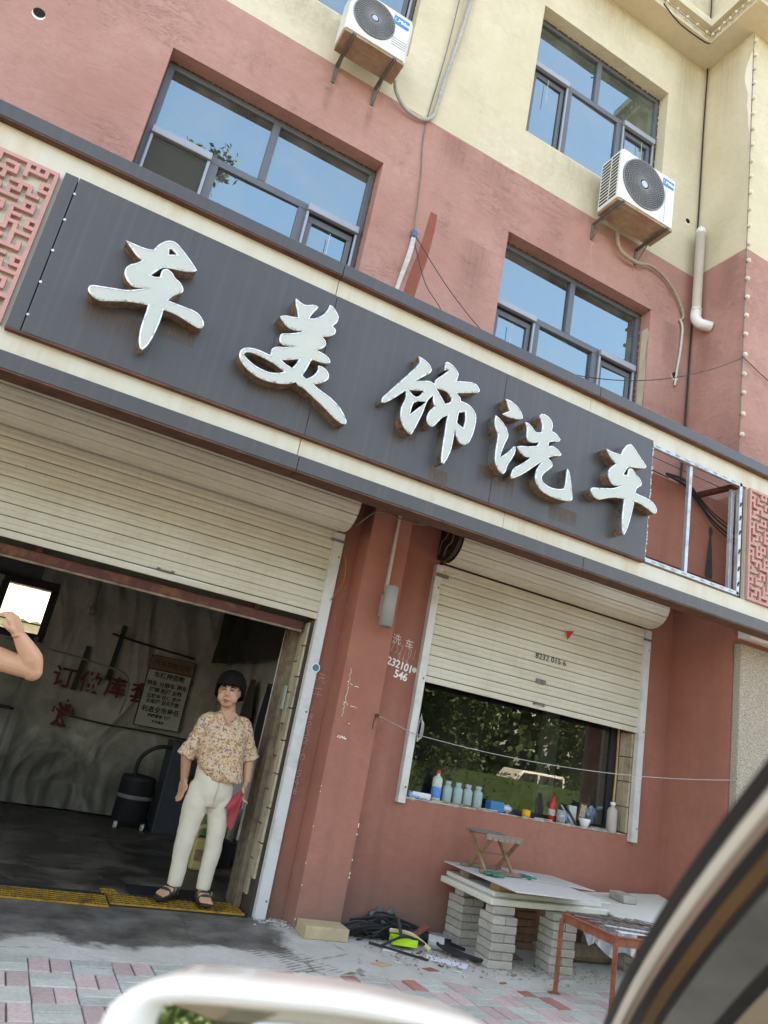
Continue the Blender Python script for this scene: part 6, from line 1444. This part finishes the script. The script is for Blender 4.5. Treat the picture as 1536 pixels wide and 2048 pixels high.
# arms
sL, eL, wL = W(-.158,.012,1.235), W(-.232,.03,.985), W(-.196,.07,.80)
sR, eR, wR = W(.142,.012,1.250), W(.232,.02,1.035), W(.236,-.04,.855)
limb(body, [sL, sL.lerp(eL,.5), eL, eL.lerp(wL,.4), wL], [.05,.046,.039,.038,.026]); limb(body, [sR, sR.lerp(eR,.5), eR, eR.lerp(wR,.4), wR], [.05,.046,.039,.038,.027])
hand(body, wL, Vector((.02,-.12,-1)), Vector((.35,-1,.0)), (.35, 1), 1.0)
hand(body, wR, Vector((-.12,-.10,-1)), Vector((-.55,-1,.1)), (.75, -1), 1.05)
# legs and feet (mostly inside the trousers)
limb(body, [W(-.07,.02,.80), W(-.095,.01,.44), W(-.085,.02,.10)], [.08,.05,.034]); limb(body, [W(.07,.02,.80), W(.105,.01,.44), W(.118,.01,.10)], [.08,.05,.034])
def foot(mb, ank, d, s=1.0):
    d = Vector(d).normalized(); r = Vector((d.y,-d.x,0)); z0 = ank.z-.045
    mb.tube([ank + Vector((0,0,.05)), ank, Vector((ank.x,ank.y,z0+.01)) - d*.02], [.033,.036,.034], 12)
    a = Vector((ank.x,ank.y,z0)); mb.tube([a - d*.045, a + d*.03 + Vector((0,0,.012)), a + d*.10 - Vector((0,0,.004)), a + d*.145 - Vector((0,0,.01))], [.03,.040,.040,.033], 12, flat=.72) if False else None
    for k in range(-2, 3): mb.tube([a - d*.04 + r*.004*k + Vector((0,0,.012)), a + d*.05 + r*.012*k + Vector((0,0,.014)), a + d*.12 + r*.0165*k - Vector((0,0,.008))], [.022,.021,.013], 9)
    for k in range(-2, 3): mb.tube([a + d*.115 + r*.0165*k - Vector((0,0,.008)), a + d*(.155-.006*(k+2)) + r*.0175*k - Vector((0,0,.014))], [.0105,.009], 8)
aL, aR = W(-.096,.02,.128), W(.108,.0,.118)
dL, dR = Vector((-.72,-.66,0)), Vector((.06,-1,0))
foot(body, aL, dL); foot(body, aR, dR)
vox(body.build('body', SKIN, wo), .0055, 3)
# face details
BROW = simple('brow_black', (.02,.014,.012), .8); LIP = simple('lips', (.33,.10,.085), .5); EYE = simple('eye_dark', (.03,.017,.013), .3)
for s in (-1, 1):
    m_ = MB(); m_.tube([Hd(s*.014,-.0895,.020), Hd(s*.032,-.0865,.028), Hd(s*.052,-.074,.023)], [.0042,.0055,.003], 7); m_.build('eyebrow', BROW, wo)
    m_ = MB(); m_.tube([Hd(s*.016,-.0845,.004), Hd(s*.030,-.0845,.0075), Hd(s*.046,-.075,.004)], [.0025,.0048,.0025], 7); m_.build('eye', EYE, wo)
m_ = MB(); m_.tube([Hd(-.022,-.090,-.070), Hd(-.006,-.0975,-.066), Hd(.006,-.0975,-.066), Hd(.022,-.090,-.070)], [.002,.005,.005,.002], 7); m_.tube([Hd(-.018,-.091,-.076), Hd(0,-.096,-.079), Hd(.018,-.091,-.076)], [.002,.006,.002], 7); m_.build('lips', LIP, wo)
# hair: short bowl cut
t = NT('black_hair'); hn = t.noise(1, 4, .6, co=t.map((220,220,18))); t.bump(hn, .5, .004); HAIR = t.done(t.mix(hn, (.003,.0025,.0025), (.010,.008,.007)), .75, 0, .12)
m_ = MB(); nu, nv = 40, 12; vs = []
for j in range(nv+1):
    for i in range(nu):
        a = 2*PI*i/nu; fr = -math.sin(a)                                # fr = 1 at the face
        low = .040 if fr > .5 else (.040 + (.5-fr)*-.15 if fr > 0 else -.035 + fr*.03)
        low += .006*math.sin(9*a) + .004*math.sin(23*a+1)
        zt_ = .148; t_ = j/nv; z = zt_*math.cos(t_*PI/2) + low*(1-math.cos(t_*PI/2)) if True else 0
        ph = max(0, min(1, (z-.02)/(.146-.02))); rr = math.sqrt(max(0, 1-ph**2.3))
        grow = 1.0 + .03*math.sin(3*a+1)
        vs.append(Hd(.098*rr*math.cos(a)*grow, .014+.112*rr*math.sin(a)*grow, z))
m_.add(vs, [(j*nu+i, j*nu+(i+1) % nu, (j+1)*nu+(i+1) % nu, (j+1)*nu+i) for j in range(nv) for i in range(nu)])
for i in range(110):
    a = random.uniform(0, 2*PI); fr = -math.sin(a)
    low = .040 if fr > .5 else (.040 + (.5-fr)*-.15 if fr > 0 else -.035 + fr*.03)
    z1_ = low - random.uniform(-.006, .016); z0_ = low + random.uniform(.03, .07); k1 = random.uniform(.985, 1.05)
    P_ = []
    for z in (z0_, (z0_+z1_)/2, z1_):
        ph = max(0, min(1, (z-.02)/(.146-.02))); rr = math.sqrt(max(0, 1-ph**2.3)); P_.append(Hd(.098*rr*math.cos(a+.08*(z0_-z)*10)*k1, .014+.112*rr*math.sin(a+.08*(z0_-z)*10)*k1, z))
    m_.tube(P_, [.007,.005,.0012], 6)
ho = m_.build('hair', HAIR, wo, smooth=True); sm = ho.modifiers.new('solid', 'SOLIDIFY'); sm.thickness = .016; sm.offset = -1
# blouse
t = NT('floral_fabric')
v1 = t.n.new('ShaderNodeTexVoronoi'); v1.inputs['Scale'].default_value = 88; t.L(t.map(), v1.inputs['Vector'])
wb = t.noise(55, 3, .6, out=1); mp = t.n.new('ShaderNodeVectorMath'); mp.operation = 'MULTIPLY_ADD'; t.L(wb, mp.inputs[0]); mp.inputs[1].default_value = (.02,.02,.02); t.L(t.co, mp.inputs[2]); t.L(mp.outputs[0], v1.inputs['Vector'])
hs = t.sep(v1.outputs['Color'])
cl = t.ramp(hs[0], [(0, (.56,.42,.28)), (.18, (.55,.27,.08)), (.36, (.58,.44,.34)), (.56, (.22,.13,.13)), (.68, (.52,.34,.15)), (.82, (.34,.14,.06)), (.92, (.60,.50,.42))])
for e in t.n: 
    if e.type == 'VALTORGB': e.color_ramp.interpolation = 'CONSTANT'
dot = t.ramp(v1.outputs['Distance'], [(.5, 1), (.85, 0)])
BLO = t.done(t.mix(dot, (.56,.43,.30), cl), .8, 0, .2)
t2 = BLO
m_ = MB()
m_.rings([(WX+.062,WY-.008,.838,.135,.132),(WX+.048,WY-.006,.87,.156,.140),(WX+.026,WY-.004,.915,.172,.142),(WX+.014,WY-.002,.96,.170,.140),(WX+.006,WY,1.02,.166,.134),(WX,WY-.002,1.09,.172,.136),(WX-.004,WY+.0,1.16,.174,.130),(WX-.006,WY+.006,1.215,.170,.112),(WX-.008,WY+.010,1.255,.142,.092),(WX-.011,WY+.012,1.29,.098,.074),(WX-.014,WY+.014,1.318,.066,.060)], 28)
def sleeve(mb, s, e, flare): 
    o_ = Vector((-.05 if e.x > s.x else .05, 0, .016))
    p = [s + o_, s, s.lerp(e,.35), s.lerp(e,.7), s.lerp(e,.95), s.lerp(e,1.10)]
    mb.tube(bez(p, 4), interp([.045,.057,.060,.058,.062,flare], 4), 18)
for k in range(5): m_.tube([W(-.06+.012*k,-.128,.985-.012*k), W(-.02+.018*k,-.142,.955-.022*k), W(.03+.02*k,-.136,.90-.012*k)], [.010,.014,.010], 8)
sleeve(m_, sL + Vector((.012,0,0)), eL, .074); sleeve(m_, sR + Vector((-.012,0,0)), eR, .074)
bo = vox(m_.build('blouse', BLO, wo), .008, 3)
tex = bpy.data.textures.new('folds', 'CLOUDS'); tex.noise_scale = .06; tex.noise_depth = 2
dm = bo.modifiers.new('folds', 'DISPLACE'); dm.texture = tex; dm.strength = .03; dm.mid_level = .5; dm.texture_coords = 'LOCAL'
m_ = MB(); m_.ell((WX-.055,WY-.102,1.235),(.007,.004,.007),8,6); m_.build('button', WPLASTIC, wo)
# neckline: a V of skin over the blouse front
m_ = MB(); m_.add([W(-.075,-.062,1.315), W(.045,-.062,1.315), W(-.022,-.115,1.235), W(-.018,-.06,1.335)], [(0,2,3),(2,1,3)]); nk = m_.build('neckline', SKIN, wo)
sm = nk.modifiers.new('solid', 'SOLIDIFY'); sm.thickness = .012
# trousers
TRO = simple('cream_trousers', (.60,.535,.42), .8, 0, .05, 6, .12, 120)
m_ = MB()
m_.rings([(WX,WY+.008,.66,.10,.09),(WX+.004,WY+.006,.74,.146,.118),(WX+.006,WY+.004,.83,.148,.12),(WX+.006,WY+.004,.90,.146,.118),(WX,WY+.004,.95,.138,.112)], 26)
limb(m_, [W(-.070,.008,.80), W(-.086,.004,.64), W(-.098,.0,.44), W(-.098,.008,.26), W(-.096,.012,.118)], [.088,.088,.068,.056,.050], 18)
limb(m_, [W(.080,.008,.80), W(.092,.002,.64), W(.108,-.006,.44), W(.108,-.004,.26), W(.108,.0,.112)], [.086,.086,.066,.055,.048], 18)
to = vox(m_.build('trousers', TRO, wo), .008, 4)
tex2 = bpy.data.textures.new('creases', 'CLOUDS'); tex2.noise_scale = .13; tex2.noise_depth = 2
dm = to.modifiers.new('creases', 'DISPLACE'); dm.texture = tex2; dm.strength = .018; dm.mid_level = .5; dm.texture_coords = 'LOCAL'
m_ = MB(); m_.tube([W(.012,-.118,.93), W(.014,-.122,.85), W(.010,-.108,.70), W(.005,-.075,.62)], .0025, 5); m_.build('trouser_seam', simple('seam_shadow', (.42,.37,.28), .8), wo)
# sandals
SAND = simple('black_leather', (.012,.011,.011), .45, 0, .3)
for (an, d) in ((aL, dL), (aR, dR)):
    d = d.normalized(); r = Vector((d.y,-d.x,0)); b0 = Vector((an.x, an.y, 0)); m_ = MB(); pts = []
    for (u, wd) in ((-.075,.026),(-.06,.036),(.0,.038),(.06,.043),(.11,.047),(.15,.040),(.172,.022)): pts.append((u, wd))
    top = an.z-.062; lo_ = .037
    up = [b0 + d*u + r*wd for u, wd in pts] + [b0 + d*u - r*wd for u, wd in reversed(pts)]; k = len(up)
    m_.add([(p.x,p.y,lo_) for p in up] + [(p.x,p.y,top) for p in up], [(i,(i+1) % k,k+(i+1) % k,k+i) for i in range(k)] + [tuple(range(k))[::-1], tuple(range(k,2*k))])
    m_.build('sandal_sole', SAND, wo, bevel=.006)
    for (u, hgt, wd) in ((.085,.035,.046),(.045,.052,.044),(-.0,.075,.04)):
        m_ = MB(); c0 = b0 + d*u + Vector((0,0,top)); P_ = [c0 + r*wd*math.cos(a) + Vector((0,0,hgt*math.sin(a))) for a in [PI*i/10 for i in range(11)]]
        m_.tube(P_, .013, 8); m_.build('sandal_strap', SAND, wo)
    m_ = MB(); P_ = [b0 - d*(.055*math.sin(a)) + r*.036*math.cos(a) + Vector((0,0,top+.05)) for a in [PI*i/10 for i in range(11)]]; m_.tube(P_, .008, 7); m_.build('sandal_strap', SAND, wo)
m_ = MB(); m_.box(WX+.155, WX+.165, WY-.07, WY-.05, .09, .115); m_.build('buckle', CHROME, wo)
# red cloth in the hand
CLO = simple('red_cloth', (.36,.05,.06), .9, 0, .15, 30, .3, 200)
m_ = MB(); n = 22; vs = []; hp_ = wR + Vector((-.03,-.03,-.085))
for j in range(n+1):
    v = j/n
    for i in range(n+1):
        u = i/n-.5; wdt = .03+.10*v**.8; drop = .21 + .06*math.sin(u*7+1) + .07*abs(u)*(-1)
        vs.append(hp_ + Vector((u*wdt*1.0 - .045*v, -.018+.03*math.sin(u*13+v*3)*v - .01*math.cos(u*5), .03-drop*v)))
m_.add(vs, [(j*(n+1)+i, j*(n+1)+i+1, (j+1)*(n+1)+i+1, (j+1)*(n+1)+i) for j in range(n) for i in range(n)])
rc_ = one('red_cloth', m_, CLO, 'crumpled red cleaning cloth in the hand of the woman', 'cloth', smooth=True); s_ = rc_.modifiers.new('solid','SOLIDIFY'); s_.thickness = .004

# ---- the bare-armed person at the left edge
NX, NY = -.36, 4.42
ne = thing('person', 'bare-armed person whose bent arm is raised in front of the small bright window', 'person', (NX, NY, 0))
b2 = MB()
def N_(x, y, z): return Vector((NX+x, NY+y, z))
b2.ell(N_(.06,0,1.55), (.078,.095,.112), 20, 14); b2.ell(N_(.06,-.03,1.49), (.06,.06,.07), 16, 10); b2.tube([N_(.055,0,1.50), N_(.03,.01,1.40), N_(.01,.01,1.32)], [.05,.05,.08], 14)
b2.tube([N_(.06,-.092,1.55), N_(.06,-.108,1.52)], [.012,.015], 8); b2.ell(N_(.06,-.085,1.485), (.024,.012,.010), 10, 6)
b2.rings([(NX,NY+.01,.85,.15,.11),(NX,NY+.01,1.0,.14,.10),(NX,NY+.01,1.18,.165,.11),(NX,NY+.01,1.30,.15,.09),(NX,NY+.01,1.38,.07,.06)], 20)
sh_, el_, wr_ = N_(.165,.0,1.36), Vector((.125,4.33,1.318)), Vector((.006,4.30,1.475))
limb(b2, [sh_, sh_.lerp(el_,.45)+Vector((0,0,-.0)), el_], [.062,.060,.048], 16)
limb(b2, [el_+Vector((.0,.01,-.004)), el_.lerp(wr_,.3)+Vector((.012,0,.008)), el_.lerp(wr_,.7)+Vector((.004,0,.006)), wr_], [.049,.054,.042,.029], 16)
b2.ell(el_+Vector((.0,.005,-.006)), (.05,.05,.05), 14, 10)
hand(b2, wr_, Vector((-.55,-.1,.8)), Vector((-.45,-.85,-.25)), (1.0, -1), 1.18, .78)
s2, e2, w2_ = N_(-.165,0,1.35), N_(-.22,.02,1.08), N_(-.22,-.06,.86)
limb(b2, [s2, s2.lerp(e2,.5), e2, e2.lerp(w2_,.4), w2_], [.055,.05,.042,.04,.028]); hand(b2, w2_, Vector((.02,-.1,-1)), Vector((.2,-1,0)), (.4, 1), 1.0)
limb(b2, [N_(-.08,.01,.85), N_(-.09,.0,.47), N_(-.09,.02,.09)], [.09,.06,.04]); limb(b2, [N_(.08,.01,.85), N_(.09,.0,.47), N_(.09,.02,.09)], [.09,.06,.04])
foot(b2, N_(-.09,.02,.075), (-.1,-1,0)); foot(b2, N_(.09,.02,.075), (.15,-1,0))
vox(b2.build('body', skin_mat('warm_skin', (.56,.30,.18)), ne), .0042, 6)
m_ = MB(); m_.rings([(NX,NY+.01,.80,.175,.135),(NX,NY+.01,1.0,.158,.118),(NX,NY+.01,1.18,.178,.125),(NX,NY+.01,1.28,.15,.105),(NX,NY+.01,1.335,.10,.08)], 24); vox(m_.build('vest', simple('white_vest', (.6,.6,.57), .8), ne), .009, 3)
m_ = MB(); m_.rings([(NX,NY+.01,.72,.15,.12),(NX,NY+.01,.85,.17,.128),(NX,NY+.01,.92,.155,.118)], 22); limb(m_, [N_(-.085,.01,.82), N_(-.095,0,.47), N_(-.09,.02,.12)], [.10,.078,.062]); limb(m_, [N_(.085,.01,.82), N_(.095,0,.47), N_(.09,.02,.12)], [.10,.078,.062]); vox(m_.build('trousers', simple('dark_trousers', (.03,.033,.045), .8), ne), .009, 3)
m_ = MB(); m_.ell(N_(.06,.02,1.60), (.09,.105,.085), 18, 12); m_.ell(N_(.06,.05,1.54), (.085,.075,.10), 16, 10); m_.build('hair', HAIR, ne, smooth=True)
for (xx, dx) in ((-.09,-.1),(.09,.15)):
    m_ = MB(); m_.ell((NX+xx+dx*.06, NY-.03, .045), (.048,.13,.04), 16, 8); m_.build('shoe', SAND, ne, smooth=True)

# ================================================================== across the road, seen only in the glass
LEAF = NT('street_leaf'); LEAF = LEAF.done(LEAF.mix(LEAF.noise(.9, 3, co=LEAF.geo.outputs['Position']), (.018,.042,.010), (.05,.095,.024)), .55, 0, .35)
BARK = simple('bark', (.09,.07,.05), .95, 0, .3, 10, .5)
def tree(label, x, y, h, r, nleaf, seed, crown0=.35, sq=1.0, lf=1.0):
    rr = random.Random(seed); tr = thing('street_tree', label, 'tree', (x, y, -.15), 'street trees across the road')
    m_ = MB(); m_.tube(bez([(x,y,-.15),(x+rr.uniform(-.1,.1),y,h*.25),(x+rr.uniform(-.2,.2),y+rr.uniform(-.2,.2),h*.6)],6), interp([.17,.13,.07],6), 10)
    for i in range(9):
        a = rr.uniform(0,6.28); z = h*rr.uniform(.3,.6); m_.tube(bez([(x,y,z),(x+r*.4*math.cos(a),y+r*.4*math.sin(a),z+h*.12),(x+r*.8*math.cos(a),y+r*.8*math.sin(a),z+h*.25)],4), interp([.06,.035,.012],4), 6)
    m_.build('trunk', BARK, tr)
    m_ = MB(); cl = []
    for i in range(34):
        a, u, v = rr.uniform(0,6.28), rr.uniform(-1,1), rr.random()**.4; q = math.sqrt(1-u*u); cl.append(Vector((x+r*v*q*math.cos(a), y+r*v*q*math.sin(a)*sq, h*(crown0+1)/2 + h*(1-crown0)/2*u*v)))
    for i in range(nleaf):
        c = rr.choice(cl); p = c + Vector((rr.gauss(0,.2)*r*.75, rr.gauss(0,.2)*r*.75, rr.gauss(0,.2)*r*.7)); s = rr.uniform(.05,.10)*lf
        a = Vector((rr.gauss(0,1),rr.gauss(0,1),rr.gauss(0,.6))).normalized(); b_ = a.cross(Vector((rr.gauss(0,1),rr.gauss(0,1),rr.gauss(0,1)))).normalized()
        m_.add([p-a*s, p+b_*s*.55, p+a*s, p-b_*s*.55], [(0,1,2,3)])
    me = bpy.data.meshes.new('crown'); me.from_pydata([tuple(v-wloc(tr)) for v in m_.v], [], m_.f); link('crown', me, LEAF, tr); return tr
TREES = [(5.3,-15.8,6.5,2.2),(9,-15.6,7,2.3),(12.4,-15.7,6.6,2.2),(15.8,-15.8,7,2.4),(3.5,-16,7.5,2.6),(7.2,-17,8,2.8),(10.5,-16.5,7,2.6),(13.8,-17,8,2.8),(17.5,-16.5,7.5,2.8),(26,-17.5,8,3),(-1,-17,8,2.8)]
for i, (x_, y_, h_, r_) in enumerate(TREES): tree('street tree across the road reflected in the shop window, number counted by its place in the row', x_, y_, h_, r_, 11000, 20+i, .10, 1.0, 1.25)
for i, o in enumerate([o for o in bpy.data.objects if o.name.startswith('street_tree')]): o['label'] = 'leafy street tree across the road mirrored dark in the shop window'
nt = tree('tall slender tree near the road whose top leaves show in the first-floor window', .1, -2.6, 12.55, 1.0, 2600, 77, .74)
del nt['group']
fw = MB(); rr = random.Random(15)
for i in range(16000):
    p = Vector((rr.uniform(-10,45), -23+rr.gauss(0,.8), 9*rr.random()**1.0)); s = rr.uniform(.18,.34); a = Vector((rr.gauss(0,1),rr.gauss(0,.5),rr.gauss(0,1))).normalized(); b_ = a.orthogonal()
    fw.add([p-a*s, p+b_*s*.6, p+a*s, p-b_*s*.6], [(0,1,2,3)])
me = bpy.data.meshes.new('distant_trees'); me.from_pydata([tuple(v) for v in fw.v], [], fw.f); fwo = link('distant_trees', me, LEAF); stuff(tag(fwo, 'dense belt of trees far behind the road', 'trees'))
hg = MB(); rr = random.Random(5)
for i in range(12000):
    p = Vector((rr.uniform(-4,26), -15+rr.gauss(0,.22), rr.uniform(-.1,1.4))); s = rr.uniform(.03,.06); a = Vector((rr.gauss(0,1),rr.gauss(0,1),rr.gauss(0,1))).normalized(); b_ = a.orthogonal()
    hg.add([p-a*s, p+b_*s*.6, p+a*s, p-b_*s*.6], [(0,1,2,3)])
me = bpy.data.meshes.new('hedge'); me.from_pydata([tuple(v) for v in hg.v], [], hg.f); hgo = link('hedge', me, LEAF); tag(hgo, 'clipped green hedge along the far side of the road', 'hedge')
hb = MB(); hb.box(-4, 26, -15.25, -14.75, -.15, 1.2); hb.build('inner_branches', LEAF, hgo)
van = thing('parked_van', 'white van parked across the road mirrored in the shop window', 'van', (21.9, -17.2, -.12))
m_ = MB(); prof = [(-1.9,.35),(-1.9,.95),(-1.75,1.05),(-1.1,1.15),(-.55,1.75),(1.8,1.8),(1.95,1.2),(1.95,.35)]; k = len(prof)
m_.add([(21.9+p,-17.9,z-.12) for p, z in prof] + [(21.9+p,-16.4,z-.12) for p, z in prof], [(i,(i+1) % k,k+(i+1) % k,k+i) for i in range(k)] + [tuple(range(k))[::-1], tuple(range(k,2*k))]); m_.build('body', CARW, van, bevel=.06)
m_ = MB(); m_.add([(21.9+p,-16.395,z-.12) for p, z in ((-.95,1.15),(-.5,1.65),(.3,1.68),(.3,1.15))], [(0,1,2,3)]); m_.add([(21.9+p,-16.395,z-.12) for p, z in ((.4,1.15),(.4,1.68),(1.7,1.68),(1.75,1.15))], [(0,1,2,3)]); m_.build('side_window', GASK, van)
for p in (-1.2, 1.25):
    m_ = MB(); m_.lathe((21.9+p,-16.45,.2), [(.1,-.1),(.30,-.1),(.32,-.05),(.32,.05),(.30,.1),(.1,.1)], 22, 'Y'); m_.build('wheel', SEALB, van)
